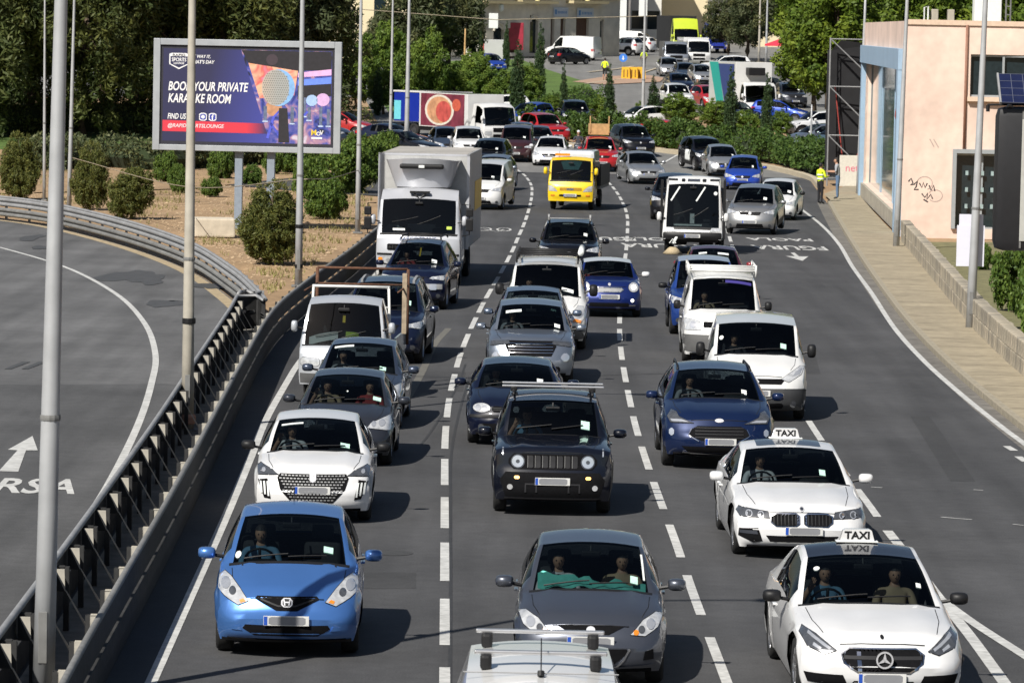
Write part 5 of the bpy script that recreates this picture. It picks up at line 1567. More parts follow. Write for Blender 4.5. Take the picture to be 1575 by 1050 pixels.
for sx in (-1, 1):
    q = MB()
    q.tube([(sx * 1.2, .3, 2.28), (sx * 1.42, .15, 2.28), (sx * 1.42, .15, 1.45), (sx * 1.2, .3, 1.40)], .018, 5)
    q.cbox((sx * 1.42 - .1, .08, 1.55), (sx * 1.42 + .1, .2, 1.9), .03); q.cbox((sx * 1.42 - .1, .08, 1.95), (sx * 1.42 + .1, .2, 2.18), .03)
    q.build('mirror_bracket', BLACK, rt)
shift(rt, P['fo'])

# white flatbed with rusty ladder frame
P = cabP(1.72, 1.98, 1.06, fo=1.05, wr=.30, wb=2.4, wtop=(.62, 1.86), cowl=(.26, 1.08), gc=.30, sweep=(.12, .08, .08, .04), wroof=.82, mirsz=(.13, .1, .22), bulge=[(.3, .02), (.5, .09), (.8, .07), (.92, 0)])
f = [('headlight', LAMP, rect(.42, .66, .80, .82, .04), {'m': 1, 'off': .006}), ('grille', BLACK, rect(-.38, .70, .38, .80, .02), {'off': .004}), ('bumper', GREYB, rect(-.84, .34, .84, .52, .04), {'off': .008}),
     ('windscreen_papers', PAPER, rect(-.66, .30, -.1, .36), {'axis': 'z', 'off': -.02, 'cell': .2}), ('hanging_tag', MATS['yellow_card'], rect(-.03, 1.50, .03, 1.64), {'off': -.03, 'cell': .2}), ('green_note', MATS['lime_paper'], rect(.05, .30, .3, .36), {'axis': 'z', 'off': -.02, 'cell': .2})]
WHS = paint('silver_white', (.50, .52, .55), metal=.3)
rt, sh = lorry('flatbed_lorry', P, WHS, f, 531, 610, -3.0, 'small pale flatbed lorry with rusty ladder frame beside the crash rail', dict(y1=4.6), tw=.17)
q = MB(); q.box((-.88, 1.95, .62), (.88, 4.6, .72)); q.build('flatbed', GALVD, rt)
for sx in (-1, 1):
    q = MB(); q.box((sx * .88 - .02, 1.95, .73), (sx * .88 + .02, 4.6, 1.1)); q.build('side_board', WHS, rt)
q = MB()
for sx in (-1, 1): q.tube([(sx * .80, 1.92, .7), (sx * .74, 1.92, 2.12)], .028, 6)
q.tube([(-.76, 1.92, 2.10), (.76, 1.92, 2.10)], .03, 6); q.tube([(-.76, 1.92, 1.7), (.76, 1.92, 1.7)], .024, 6)
q.build('headboard_frame', WR, rt, True)
RUST = M('rusty_steel', (.10, .045, .025), rough=.9, var=.4, vscale=20)
q = MB(); 
for sx in (-1, 1):
    q.tube([(sx * .92, 4.5, .8), (sx * .92, 4.5, 2.32)], .035, 6); q.tube([(sx * .92, 2.0, 2.0), (sx * .92, 4.5, 2.0)], .02, 5)
q.tube([(-.92, 4.5, 2.32), (.92, 4.5, 2.32)], .03, 6); q.tube([(-.92, 4.5, 2.0), (.92, 4.5, 2.0)], .02, 6)
q.build('ladder_frame', RUST, rt, True)
q = MB(); q.box((.90, 3.3, 1.1), (.99, 3.45, 2.3)); q.build('timber_post', M('old_timber', (.34, .27, .19), rough=.9, var=.25, vscale=15), rt)
shift(rt, P['fo'])

# yellow recovery lorry
YEL = paint('lorry_yellow', (.82, .56, .01), rough=.4)
P = cabP(1.85, 2.12, 1.20, fo=1.1, wr=.37, wb=3.4, wtop=(.40, 2.0), gc=.36)
f = [('headlight', LAMP, [(.50, .74), (.86, .76), (.88, .98), (.74, .96), (.58, .84)], {'m': 1, 'off': .006}), ('turn_signal', AMBER, rect(.62, .56, .78, .62), {'m': 1, 'off': .01}), ('grille', M('grille_ochre', (.42, .22, .01), rough=.6, var=.2), rect(-.42, .78, .46, .90, .02), {'off': .005}), ('bumper_slot', BLACK, rect(.16, .55, .44, .63, .02), {'m': 1, 'off': .006}), ('emblem', CHROME, rect(-.14, .80, .14, .88, .02), {'off': .01}),
     ('pennant', M('pennant_teal', (.04, .16, .16), rough=.7, var=.2), [(-.45, 2.0), (-.30, 1.62), (.30, 1.62), (.45, 2.0)], {'off': -.03, 'cell': .2})]
rt, sh = lorry('recovery_lorry', P, YEL, f, 880, 322, -6, 'bright yellow recovery lorry with amber beacon in the middle lane', dict(y1=6.2), plate=(0, .60), tw=.2)
q = MB(); q.box((-1.02, 1.95, .80), (1.02, 6.3, .92)); q.build('flatbed', GALVD, rt)
q = MB(); q.box((-1.0, 1.92, .93), (1.0, 2.0, 1.9)); q.build('headboard', TRIM, rt)
for sx in (-1, 1):
    q = MB(); q.box((sx * 1.02 - .03, 2.0, .93), (sx * 1.02 + .03, 6.3, 1.75)); q.build('side_board', TRIM, rt)
q = MB(); q.cbox((-.7, .75, 2.14), (-.1, .95, 2.24), .03); q.build('beacon', AMBER, rt)
q = MB(); q.cbox((-.66, 1.85, 1.7), (.80, 4.2, 2.34), .16); q.build('tarpaulin_hood', paint('hood_pale', (.55, .58, .64)), rt)
shift(rt, P['fo'])

# road sweeper
P = cabP(2.0, 2.52, .86, fo=1.5, wr=.38, wb=2.6, L=2.0, wtop=(.42, 2.28), gc=.48, cowl=(.18, .88), nose=(.10, .74), hood=(.13, .80), wroof=.86, bulge=[(.48, .02), (.6, .06), (.74, 0)], wins=[(.45, 1.5)], rr=(1.75, 2.5), tail=(1.92, 1.1), end=(1.95, .8))
f = [('roof_visor_slot', BLACK, rect(.52, 2.36, .86, 2.42, .02), {'m': 1, 'off': .006}), ('wiper_bracket', BLACK, rect(.28, 2.33, .40, 2.42, .02), {'m': 1, 'off': .012}), ('headlight', LAMP, [(.56, .74), (.90, .76), (.92, .86), (.62, .86)], {'m': 1, 'off': .006}), ('lower_apron', BLACK, rect(-.95, .46, .95, .72, .04), {'off': .006}), ('logo_panel', LAMPD, rect(-.2, 2.34, .2, 2.42), {'off': .004}),
     ('paper_note', PAPER, rect(-.1, 1.0, .05, 1.34), {'off': -.04}), ('paper_note', PAPER, rect(-.62, .93, .30, 1.0), {'off': -.04}), ('round_sticker', PAPER, circle(.72, 1.98, .06), {'off': .006})]
for x in (-.72, .10):
    f.append(('wiper', PAPER, stroke([(x, 1.72), (x + .28, 2.18)], .05), {'off': .02}))
rt, sh = lorry('road_sweeper', P, WHITEV, f, 1066, 388, -4, 'white road sweeper with a tall glass cab and brush on the left', dict(y1=4.6), cat='sweeper', plate=(0, .60))
box_body(rt, 1.9, 2.05, 4.7, .6, 2.35, GREYB)
q = MB(); q.lathe([(.09, .24), (.17, .18), (.33, .02), (.08, .02)], 18, Matrix.Translation((-.62, -.05, 0))); q.build('brush', M('brush_tan', (.40, .32, .20), rough=.95, var=.3, vscale=30), rt, True)
q = MB(); q.tube([(-.62, -.05, .34), (-.5, .1, .55), (-.3, .6, .6)], .05, 6); q.tube([(-.72, -.1, .36), (-.62, -.1, .5), (-.52, -.1, .36)], .02, 5); q.build('brush_arm', PAPER, rt)
for sx in (-1, 1):
    q = MB(); q.box((sx * 1.02 - .04, .25, .5), (sx * 1.02 + .04, .40, 2.4)); q.build('cab_post', BLACK, rt)
shift(rt, P['fo'])

# white lorry with teal side, on the approach road
def simple_cab_feats(P, zc):
    hw = P['W'] / 2
    return [('grille', BLACK, rect(-.5 * hw, zc - .42, .5 * hw, zc - .18, .03), {'off': .006}), ('headlight', LAMP, rect(.58 * hw, .62, .92 * hw, .80, .03), {'m': 1, 'off': .006}), ('bumper_slot', BLACK, rect(-.5 * hw, .50, .5 * hw, .66, .02), {'off': .006})]
P = cabP(2.3, 2.5, 1.25, wr=.45, wb=4.0)
rt, sh = lorry('box_lorry', P, WHITEV, simple_cab_feats(P, 1.25), 1163, 186, 13, 'white box lorry with teal and navy side panel behind the hedge', dict(y1=8.4), far=True)
b = box_body(rt, 2.45, 2.0, 8.4, .95, 3.75, WHITEV)
q = MB(); q.cbox((-.55, 1.2, 2.9), (.55, 2.02, 3.4), .06); q.build('cooling_unit', BLACK, rt)
q = MB(); q.add([(-1.232, 2.3, 3.6), (-1.232, 6.2, 3.6), (-1.232, 4.6, 1.2), (-1.232, 2.3, 1.2)], [(0, 1, 2, 3)]); q.build('navy_panel', M('navy_print', (.03, .05, .18), rough=.5, var=.1), b)
q = MB(); q.add([(-1.234, 6.2, 3.7), (-1.234, 8.3, 3.7), (-1.234, 6.4, 1.0), (-1.234, 4.7, 1.2)], [(0, 1, 2, 3)]); q.build('teal_panel', M('teal_print', (.02, .33, .28), rough=.5, var=.1), b)
shift(rt, P['fo'])
# white lorry with painted side
P = cabP(2.25, 2.4, 1.2, wr=.42, wb=3.6)
rt, sh = lorry('box_lorry', P, WHITEV, simple_cab_feats(P, 1.2), 756, 224, 30, 'white lorry with a red food picture on its side, left of the cypresses', dict(y1=7.6), far=True)
b = box_body(rt, 2.35, 1.95, 7.6, .9, 2.85, WHITEV)
RED1 = M('print_red', (.46, .08, .07), rough=.5, var=.35, vscale=2.5); ORG = M('print_orange', (.52, .27, .15), rough=.5, var=.35, vscale=3)
def side_print(parent, x, poly, mat, dz): 
    q = MB(); q.add([(x - dz, y, z) for y, z in poly], [tuple(range(len(poly)))]); return q.build('side_picture', mat, parent)
side_print(b, -1.178, rect(2.3, .96, 7.4, 2.8), M('print_dark', (.16, .03, .05), rough=.5, var=.4, vscale=2), 0.002)
side_print(b, -1.178, circle(5.2, 1.88, 1.7, 22, .88), M('print_plate', (.62, .58, .50), rough=.5, var=.15), .006)
side_print(b, -1.178, circle(5.2, 1.88, 1.45, 22, .76), ORG, .010)
side_print(b, -1.178, circle(4.7, 1.8, .9, 16, .6), RED1, .014)
side_print(b, -1.178, circle(3.2, 2.2, .5, 14, .35), M('print_tomato', (.5, .10, .06), rough=.5, var=.2), .018)
shift(rt, P['fo'])
# blue lorry behind it
P = cabP(2.2, 2.4, 1.2, wr=.42, wb=3.4)
DBL = paint('lorry_blue', (.012, .03, .30))
rt, sh = lorry('box_lorry', P, DBL, simple_cab_feats(P, 1.2), 712, 214, 38, 'deep blue box lorry seen past the two thin lamp posts', dict(y1=7), far=True)
b = box_body(rt, 2.3, 1.95, 6.4, .9, 2.6, DBL); q = MB(); q.box((-1.18, 1.9, 2.6), (1.18, 6.45, 2.7)); q.build('white_rim', WHITEV, b)
q = MB(); q.box((-1.17, 5.7, 1.0), (-1.155, 6.35, 2.1)); q.build('cyan_panel', M('cyan_print', (.15, .55, .65), rough=.5, var=.1), b)
shift(rt, P['fo'])
# lime tractor unit, blue cab, grey lorry on the hill
LIME = paint('lime', (.48, .58, .03))
P = cabP(2.45, 3.7, 1.75, wr=.5, wb=3.8, wtop=(.5, 2.75))
rt, sh = lorry('tractor_lorry', P, LIME, simple_cab_feats(P, 1.7), 1052, 92, 8, 'tall lime green lorry at the top of the approach road', dict(y1=6), far=True)
box_body(rt, 2.4, 2.0, 9, 1.0, 3.9, TRIM); shift(rt, P['fo'])
P = cabP(2.3, 2.9, 1.4, wr=.45, wb=3.6)
rt, sh = lorry('tractor_lorry', P, DBL, simple_cab_feats(P, 1.4), 1100, 82, 10, 'blue lorry cab to the right of the lime green lorry', dict(y1=6), far=True); shift(rt, P['fo'])
q = MB(); q.box((-1.1, 1.2, .8), (1.1, 5, 1.7)); q.build('olive_bed', M('olive', (.12, .12, .03), rough=.8, var=.2), rt)
P = cabP(2.1, 2.3, 1.2, wr=.4, wb=3.2)
rt, sh = lorry('box_lorry', P, WHITEV, simple_cab_feats(P, 1.2), 1072, 101, 6, 'white lorry cab just below the lime green lorry', dict(y1=6), far=True); box_body(rt, 2.2, 1.95, 6, .9, 2.4, WHITEV); shift(rt, P['fo'])
P = cabP(2.1, 2.2, 1.2, wr=.4, wb=3.2)
rt, sh = lorry('box_lorry', P, paint('lorry_grey', (.25, .27, .31), metal=.4), simple_cab_feats(P, 1.2), 1038, 104, 4, 'grey lorry front left of the white cab below the lime lorry', dict(y1=6), far=True); box_body(rt, 2.0, 1.95, 5, .9, 2.2, GREYB); shift(rt, P['fo'])
# white trailer box behind the cypresses
rt = empty('box_trailer', hill(757, 104), R(20), 'white box trailer with red corner behind the small pines', 'trailer')
box_body(rt, 2.2, 0, 4, .6, 2.3, WHITEV); q = MB(); q.box((-1.105, -.008, 1.2), (-.75, -.002, 2.1)); q.build('red_patch', RED1, rt)
for sx in (-1, 1): add_wheel(rt, sx * .95, 2.4, .35, .2, 'truck')

# ------------------------------------------------------------------ cars farther off
BLACKP = MATS['paint_black']
REDP = paint('red', (.36, .012, .014)); SIL = paint('silver', (.42, .43, .44), metal=.7); WHT = WHITE
def far_car(kind, mat, u, v, yaw, label, L=None, **kw):
    d = {'hatch': (3.95, 1.70, 1.48, .80, 2.5, .30), 'sedan': (4.5, 1.78, 1.42, .85, 2.7, .31), 'suv': (4.4, 1.83, 1.66, .85, 2.65, .35), 'van': (4.4, 1.80, 1.82, .88, 2.75, .32), 'bigvan': (5.2, 1.95, 2.15, .95, 3.2, .34)}[kind]
    k = 'van' if kind == 'bigvan' else kind
    P = spec(k, *d, **kw.pop('sp', {}))
    f = gface(P, kw.pop('lamp', LAMP)) + tails(P) + [sticker(P, .4, .12, PAPER)]
    nm = {'hatch': 'hatchback_car', 'sedan': 'saloon_car', 'suv': 'off_roader', 'van': 'panel_van', 'bigvan': 'panel_van'}[kind]
    return place(nm, P, mat, f, u, v, yaw, label, 'van' if 'van' in kind else 'car', far=True, plate=(0, .5), rplate=(0, .7), **kw)
SLB = paint('slate_blue', (.06, .085, .13), metal=.6)
BLU = paint('blue', (.015, .055, .36), metal=.3)
FC = [
 ('sedan', WHT, 845, 255, -4, 'white saloon with black twin grille behind the yellow lorry'),
 ('sedan', SIL, 993, 283, 9, 'silver saloon alone in the third lane beyond the small blue car'),
 ('suv', REDP, 924, 264, 3, 'red off-roader carrying timber behind the yellow lorry'),
 ('suv', BLACKP, 980, 241, 12, 'black crossover in front of the hedge beside the red off-roader'),
 ('suv', REDP, 850, 221, 22, 'red crossover in front of the low hedge, turning'),
 ('hatch', SLB, 806, 232, 6, 'slate blue hatchback left of the white saloon with twin grille'),
 ('hatch', DGREY, 830, 238, 4, 'dark grey hatchback right behind the white saloon with twin grille'),
 ('van', paint('plum', (.035, .012, .014)), 793, 249, -3, 'dark plum van with white plate left of the white saloon'),
 ('suv', BLACKP, 748, 268, -8, 'black off-roader beyond the rear of the silver box lorry'),
 ('hatch', SILV, 754, 293, -8, 'silver blue hatchback peeping out beyond the silver box lorry'),
 ('van', WHITEV, 741, 322, -8, 'white van peeping out beside the rear of the silver box lorry'),
 ('suv', WHT, 722, 246, 4, 'white off-roader just above the roof of the silver box lorry'),
 ('hatch', SLB, 690, 240, 8, 'slate blue car beyond the roof of the silver box lorry'),
 ('suv', BLACKP, 1036, 338, -3, 'black car half hidden behind the road sweeper'),
 ('suv', paint('silver_grey', (.36, .36, .36), metal=.7), 1156, 360, -9, 'silver crossover with wide grille right of the road sweeper'),
 ('hatch', WHT, 1192, 338, -9, 'white hatchback with black mirror behind the silver crossover'),
 ('hatch', BLU, 1142, 292, -5, 'vivid blue hatchback beyond the silver crossover'),
 ('hatch', SIL, 1113, 271, 4, 'silver hatchback between black pickup and vivid blue hatchback'),
 ('suv', BLACKP, 1092, 263, 13, 'black pickup with white door panel in front of the hedge'),
 ('hatch', REDP, 556, 212, 66, 'red hatchback beside the right edge of the billboard'),
 ('hatch', SLB, 520, 222, 66, 'slate blue car mostly hidden behind the billboard edge'),
 ('sedan', NAVY, 640, 232, 62, 'dark navy saloon turning beyond the silver box lorry, upper of two'),
 ('sedan', BLACKP, 655, 244, 55, 'black saloon turning beyond the silver box lorry, lower of two'),
 ('hatch', WHT, 742, 180, -82, 'white hatchback seen from the side above the white food lorry'),
 ('hatch', BLU, 800, 196, -30, 'blue hatchback seen from behind beside the cypress'),
 ('suv', BLACKP, 886, 198, 5, 'black off-roader parked behind the low hedge'),
 ('hatch', WHT, 960, 200, -60, 'white hatchback parked behind the hedge by the slim lamp post'),
 ('hatch', BLACKP, 893, 99, 128, 'black hatchback parked on the square, seen from behind'),
 ('bigvan', WHITEV, 854, 91, -118, 'long white van parked on the square behind the black hatchback'),
 ('suv', WHT, 935, 84, -122, 'white crossover parked on the square, seen from behind'),
 ('hatch', WHT, 962, 79, -120, 'white hatchback parked between the white crossover and the white van'),
 ('van', WHITEV, 1002, 78, 74, 'white van parked at the right end of the row on the square'),
 ('sedan', SLB, 1058, 126, 6, 'dark blue saloon queuing below the grey lorry'),
 ('hatch', SIL, 1030, 118, 4, 'silver hatchback queuing left of the dark blue saloon'),
 ('sedan', NAVY, 1050, 144, 10, 'navy saloon queuing above the white patrol car'),
 ('hatch', SIL, 1082, 130, 8, 'silver car queuing right of the navy saloon'),
 ('suv', WHT, 1046, 168, 10, 'white patrol car with yellow vest at its window behind the pines'),
 ('hatch', REDP, 1097, 166, 16, 'red hatchback left of the teal sided lorry'),
 ('suv', WHT, 1090, 116, -76, 'white off-roader seen from the side above the teal sided lorry'),
 ('sedan', NAVY, 1150, 192, 30, 'navy saloon in front of the teal sided lorry'),
 ('hatch', BLU, 1228, 190, 70, 'blue hatchback parked right of the teal sided lorry'),
 ('suv', paint('pearl', (.62, .63, .64)), 1225, 212, -70, 'white estate parked below the blue hatchback'),
 ('hatch', SILV, 1230, 230, -62, 'silver blue hatchback parked nearest the hedge on the right'),
 ('hatch', paint('teal_grey', (.10, .16, .18), metal=.5), 1262, 234, -60, 'teal grey car parked beside the scaffolding'),
 ('suv', DGREY, 1220, 166, 8, 'dark grey off-roader parked above the blue hatchback'),
 ('sedan', GUN, 1200, 150, 30, 'grey saloon parked under the green tree'),
 ('hatch', REDP, 1060, 226, 60, 'red car glimpsed through the hedge'),
 ('hatch', BLU, 762, 112, 20, 'blue car glimpsed between the cypresses on the square'),
]
for k, mt, u, v, yw, lab in FC:
    kw = {}
    if lab.startswith('white hatchback with black mirror'): kw = dict(sp=dict(mirrormat=BLACK))
    CARS[lab] = far_car(k, mt, u, v, yw, lab, **kw)
# twin grille of the white saloon
rt, sh = CARS['white saloon with black twin grille behind the yellow lorry']
for sx in (-1, 1):
    o = add_mesh(rt, 'kidney_grille', sh.patch([(sx * .05, .50), (sx * .28, .50), (sx * .30, .62), (sx * .05, .62)], 'y', .016), BLACK); o.location.y -= .85
# timber load
rt, sh = CARS['red off-roader carrying timber behind the yellow lorry']
WOOD = M('plywood', (.48, .30, .13), rough=.85, var=.2, vscale=6)
e = empty('timber_crate', rt.matrix_basis @ Vector((0, 2.2, 1.72)), 0.1, 'wooden crate tied to the roof of the red off-roader', 'crate')
q = MB(); q.box((-.5, -.3, 0), (.5, .3, .55)); q.build('crate_box', WOOD, e)
for x in (-.48, .48):
    q = MB(); q.box((x - .03, -.34, .1), (x + .03, -.302, .95)); q.build('crate_post', WOOD, e)
# white door panel on the black pickup
rt, sh = CARS['black pickup with white door panel in front of the hedge']
o = add_mesh(rt, 'door_panel', sh.patch(rect(1.6, .45, 2.5, 1.0), 'X', .006), PAPER); o.location.y -= .85
# ------------------------------------------------------------------ far roads, lawns, verges
tag(hsheet('far_road', -70, 60, 219, 640, -0.006, ASPHF, 4.0), 'pale worn asphalt of the roundabout and square', kind='structure')
def hp(name, px, dz, mat, label):
    o = hpoly(name, [tuple(hill(u, v).xy) for u, v in px], dz, mat); return tag(o, label, kind='structure')
soilF = hp('verge', [(-80, 300), (-80, 150), (560, 150), (600, 225), (560, 262), (300, 290)], 0.012, SOIL, 'earth bank under the trees on the left')
hp('lawn', [(-80, 232), (-80, 192), (120, 190), (300, 196), (330, 214), (180, 228)], 0.03, GRASS, 'mown lawn in front of the left trees')
hp('planting_island', [(600, 176), (560, 120), (640, 96), (800, 92), (842, 108), (905, 128), (920, 150), (880, 176), (812, 192), (760, 196)], 0.03, GRASS, 'grassy roundabout island')
hp('hedge_bed', [(790, 214), (800, 192), (905, 178), (1000, 176), (1120, 182), (1210, 198), (1262, 232), (1262, 268), (1190, 260), (1090, 243), (1000, 231), (900, 226)], 0.02, SOIL, 'planting bed of the hedge')
KC = M('kerb_cream', (.42, .36, .26), rough=.9, var=.15)
kp = [hill(u, v) for u, v in [(790, 216), (900, 228), (1000, 233), (1090, 245), (1190, 262), (1245, 276), (1262, 290)]]
kp = resample(spline([tuple(p) for p in kp], 8), 1.5)
kb = empty('hedge_kerb', (0, 0, 0)); tag(kb, 'cream kerb along the hedge', kind='structure')
for a, b in zip(kp, kp[1:]):
    t = b - a; q = MB(); q.cbox((.01, -.15, -.05), (t.length - .01, .15, .22), .02); o = q.build('kerb_stone', KC, kb); o.location = a; o.rotation_euler = (0, 0, math.atan2(t.y, t.x))
# traffic island with red paving
hp('traffic_island', [(880, 127), (935, 118), (1000, 117), (1022, 121), (1015, 127), (930, 131)], 0.05, M('red_paving', (.36, .24, .17), rough=.9, var=.2), 'paved traffic island in front of the square')
for px, w in (([(900, 130), (960, 122), (1010, 106)], .3), ([(905, 112), (950, 107), (975, 103)], .4)):
    v, f = band([hill(*p) for p in px], w, .06); link('island_kerb', mesh('island_kerb', v, f, KC), bpy.data.objects['traffic_island'])
for px in ([(1010, 260), (1040, 250), (1060, 246)], [(730, 262), (760, 257), (775, 254)], [(760, 256), (700, 262), (640, 262)]):
    pts = [Vector((p.x, p.y, 0)) for p in [ground(*q) for q in px]]; marking('edge_line', pts, .15)

# ------------------------------------------------------------------ foliage
def foliage(name, blobs, n, size, mat, seed=0, sub=40, subr=0.3, droop=0.0, elong=2.2, jitter=.25, tone0=0.5):
    """leaf sized faces gathered in clumps through the volume of some ellipsoids"""
    r = np.random.default_rng(seed)
    B = np.array(blobs, float)
    w = (B[:, 3] * B[:, 4] * B[:, 5]) ** (2 / 3); w /= w.sum()
    nb = r.choice(len(B), sub, p=w)
    d = r.normal(size=(sub, 3)); d /= np.linalg.norm(d, axis=1)[:, None]
    rad = r.uniform(.35, 1.0, sub) ** .5
    C = B[nb, :3] + d * rad[:, None] * B[nb, 3:6]
    S = (B[nb, 3:6].mean(axis=1) * subr * r.uniform(.6, 1.35, sub))
    tS = np.clip(r.normal(tone0, .22, sub), 0, 1)
    k = r.choice(sub, n, p=S ** 2 / (S ** 2).sum())
    e = r.normal(size=(n, 3)); e /= np.linalg.norm(e, axis=1)[:, None]
    P = C[k] + e * (r.uniform(.3, 1.0, n) ** .6 * S[k])[:, None]
    P[:, 2] -= droop * r.uniform(0, 1, n) * S[k]
    P = P[P[:, 2] > 0.02]; n = len(P); e = e[:n]; k = k[:n]
    nr = e + r.normal(size=(n, 3)) * .8 + np.array([0, 0, .35]); nr /= np.linalg.norm(nr, axis=1)[:, None]
    a = np.cross(nr, r.normal(size=(n, 3))); a /= np.linalg.norm(a, axis=1)[:, None]
    b = np.cross(nr, a)
    s = size * r.uniform(.6, 1.4, n)[:, None]
    a = a * s * .5 * elong ** .5; b = b * s * .5 / elong ** .5
    V = np.stack([P - a, P + b, P + a, P - b], 1).reshape(-1, 3)
    me = bpy.data.meshes.new(name)
    me.vertices.add(n * 4); me.vertices.foreach_set('co', V.ravel())
    me.loops.add(n * 4); me.loops.foreach_set('vertex_index', np.arange(n * 4))
    me.polygons.add(n); me.polygons.foreach_set('loop_start', np.arange(n) * 4); me.polygons.foreach_set('loop_total', np.full(n, 4))
    at_ = me.attributes.new('tone', 'FLOAT', 'FACE')
    at_.data.foreach_set('value', np.clip(tS[k] + r.normal(0, .16, n), 0, 1))
    me.materials.append(mat); me.update(); me.validate()
    return me

BARK = M('bark', (.11, .08, .055), rough=.95, var=.3, vscale=8, bump=.8, bscale=20)
LF = {'dark': leafmat('leaf_dark', (.085, .105, .032)), 'olive': leafmat('leaf_olive', (.085, .10, .045)), 'pine': leafmat('leaf_pine', (.115, .18, .03)), 'jun': leafmat('leaf_juniper', (.115, .13, .035)),
      'cyp': leafmat('leaf_cypress', (.045, .08, .032)), 'bright': leafmat('leaf_bright', (.11, .165, .02)), 'hedge': leafmat('leaf_hedge', (.068, .12, .026)), 'shrub': leafmat('leaf_shrub', (.095, .155, .03)), 'grey': leafmat('leaf_greygreen', (.10, .12, .055))}

def trunk_mesh(name, h, r0, crown_pts, seed):
    rg = random.Random(seed); q = MB()
    pts = [Vector((0, 0, -.1))]; 
    for k in range(1, 5): pts.append(Vector((rg.uniform(-.12, .12) * k * .5, rg.uniform(-.12, .12) * k * .5, h * k / 4)))
    q.tube(pts, [r0 * (1.15 - .2 * k) for k in range(5)], 8)
    for c in crown_pts:
        b = pts[rg.choice([2, 3, 4])]
        c = Vector(c); m = b.lerp(c, .5) + Vector((0, 0, -.15))
        q.tube([b, m, c], [r0 * .5, r0 * .32, r0 * .12], 6)
    return mesh(name, q.v, q.f, BARK, True)

TREE = {}
def tree_proto(key, blobs, n, size, leaf, th, tr, sub, subr=.3, droop=0, elong=2.2, seed=1):
    cm = foliage('crown', blobs, n, size, LF[leaf], seed, sub, subr, droop, elong)
    rg = random.Random(seed)
    tips = [(b[0] + rg.uniform(-.3, .3) * b[3], b[1] + rg.uniform(-.3, .3) * b[4], b[2] + rg.uniform(-.2, .4) * b[5]) for b in blobs for _ in range(2)]
    TREE[key] = (cm, trunk_mesh('trunk', th, tr, tips, seed))
def tree(key, name, p, sc, rz, label, cat='tree', group=None, sz=None):
    e = empty(name, p, rz, label, cat, group)
    e.scale = (sc, sc, sz or sc)
    link('crown', TREE[key][0], e); link('trunk', TREE[key][1], e)
    return e
tree_proto('big1', [(0, 0, 9, 4.2, 4.2, 4.6), (-2.2, -1, 5.6, 2.8, 2.6, 2.8), (2.4, -.6, 6.2, 2.7, 2.6, 3.0), (.3, -2.2, 4.6, 2.4, 2, 2.2), (0, 0, 13, 2.8, 2.8, 2.6), (-1.5, -2.4, 2.6, 2.3, 1.6, 1.9), (1.8, -2.2, 2.4, 2.2, 1.6, 1.8)], 30000, .21, 'dark', 8, .35, 260, .22, 1.4, 3.4, 11)
tree_proto('big2', [(0, 0, 8, 3.8, 4, 4.4), (-2.6, 0, 10, 2.6, 2.6, 3.2), (2.0, -1.2, 5.4, 2.6, 2.4, 2.8), (-1.2, -2, 4.8, 2.2, 2, 2.4), (1.5, 0, 12, 2.8, 2.8, 2.8), (-1.8, -2.2, 2.5, 2.2, 1.6, 1.9), (1.5, -2.4, 2.2, 2.3, 1.6, 1.7)], 30000, .21, 'dark', 8, .35, 260, .22, 1.2, 3.4, 12)
tree_proto('big3', [(0, 0, 7, 3.6, 3.4, 3.4), (-2.0, -.5, 5, 2.4, 2.2, 2.4), (2.2, 0, 6.4, 2.4, 2.4, 2.6), (0, 0, 10, 2.6, 2.6, 2.2), (-1.5, -2.0, 2.2, 2.0, 1.4, 1.6), (1.6, -2.0, 2.4, 2.0, 1.4, 1.7)], 26000, .21, 'grey', 6, .3, 240, .22, 1.0, 3.4, 13)
tree_proto('pine1', [(0, 0, 2.4, 1.3, 1.3, 1.5), (-.6, -.3, 1.5, 1.0, .9, .9), (.6, .1, 1.7, 1.0, .9, 1.0), (0, 0, 3.5, .7, .7, .9)], 9000, .13, 'pine', 2.4, .12, 170, .22, 0, 3.6, 14)
tree_proto('pine2', [(0, 0, 2.0, 1.5, 1.3, 1.2), (.3, 0, 3.0, 1.0, 1.0, 1.0), (-.8, -.2, 1.4, .9, .9, .8), (.9, -.2, 1.3, .8, .8, .7)], 9000, .13, 'pine', 2.2, .12, 170, .22, 0, 3.6, 15)
tree_proto('cyp', [(0, 0, .8, .42, .42, .8), (0, 0, 1.7, .40, .40, .9), (0, 0, 2.6, .28, .28, .8), (0, 0, 3.3, .15, .15, .6)], 7000, .09, 'cyp', 2.2, .08, 260, .30, 0, 3.4, 16)
tree_proto('jun', [(0, 0, 1.15, .95, .95, 1.0), (-.25, -.1, .75, .85, .8, .72), (.3, .1, .8, .82, .8, .75), (.05, 0, 1.9, .55, .55, .62)], 26000, .062, 'jun', 1.2, .08, 420, .17, 0, 4.0, 17)
tree_proto('jun2', [(0, 0, 1.0, .95, .9, .85), (-.35, 0, .65, .75, .7, .6), (.35, -.1, 1.2, .65, .6, .7)], 22000, .062, 'jun', 1.0, .08, 360, .18, 0, 4.0, 18)
tree_proto('shrub', [(0, 0, .62, 1.0, .9, .60), (-.55, 0, .48, .6, .6, .46), (.6, .1, .5, .6, .6, .48)], 11000, .075, 'shrub', .6, .05, 200, .2, 0, 2.0, 19)
tree_proto('leafy', [(0, 0, 5.4, 3.0, 2.8, 2.6), (-1.8, -.6, 4.0, 1.8, 1.7, 1.7), (1.9, -.4, 4.4, 1.9, 1.8, 1.9), (.2, -1.4, 3.2, 1.7, 1.4, 1.4), (0, 0, 7.6, 1.8, 1.8, 1.4)], 24000, .20, 'bright', 5, .22, 230, .22, .6, 1.9, 20)
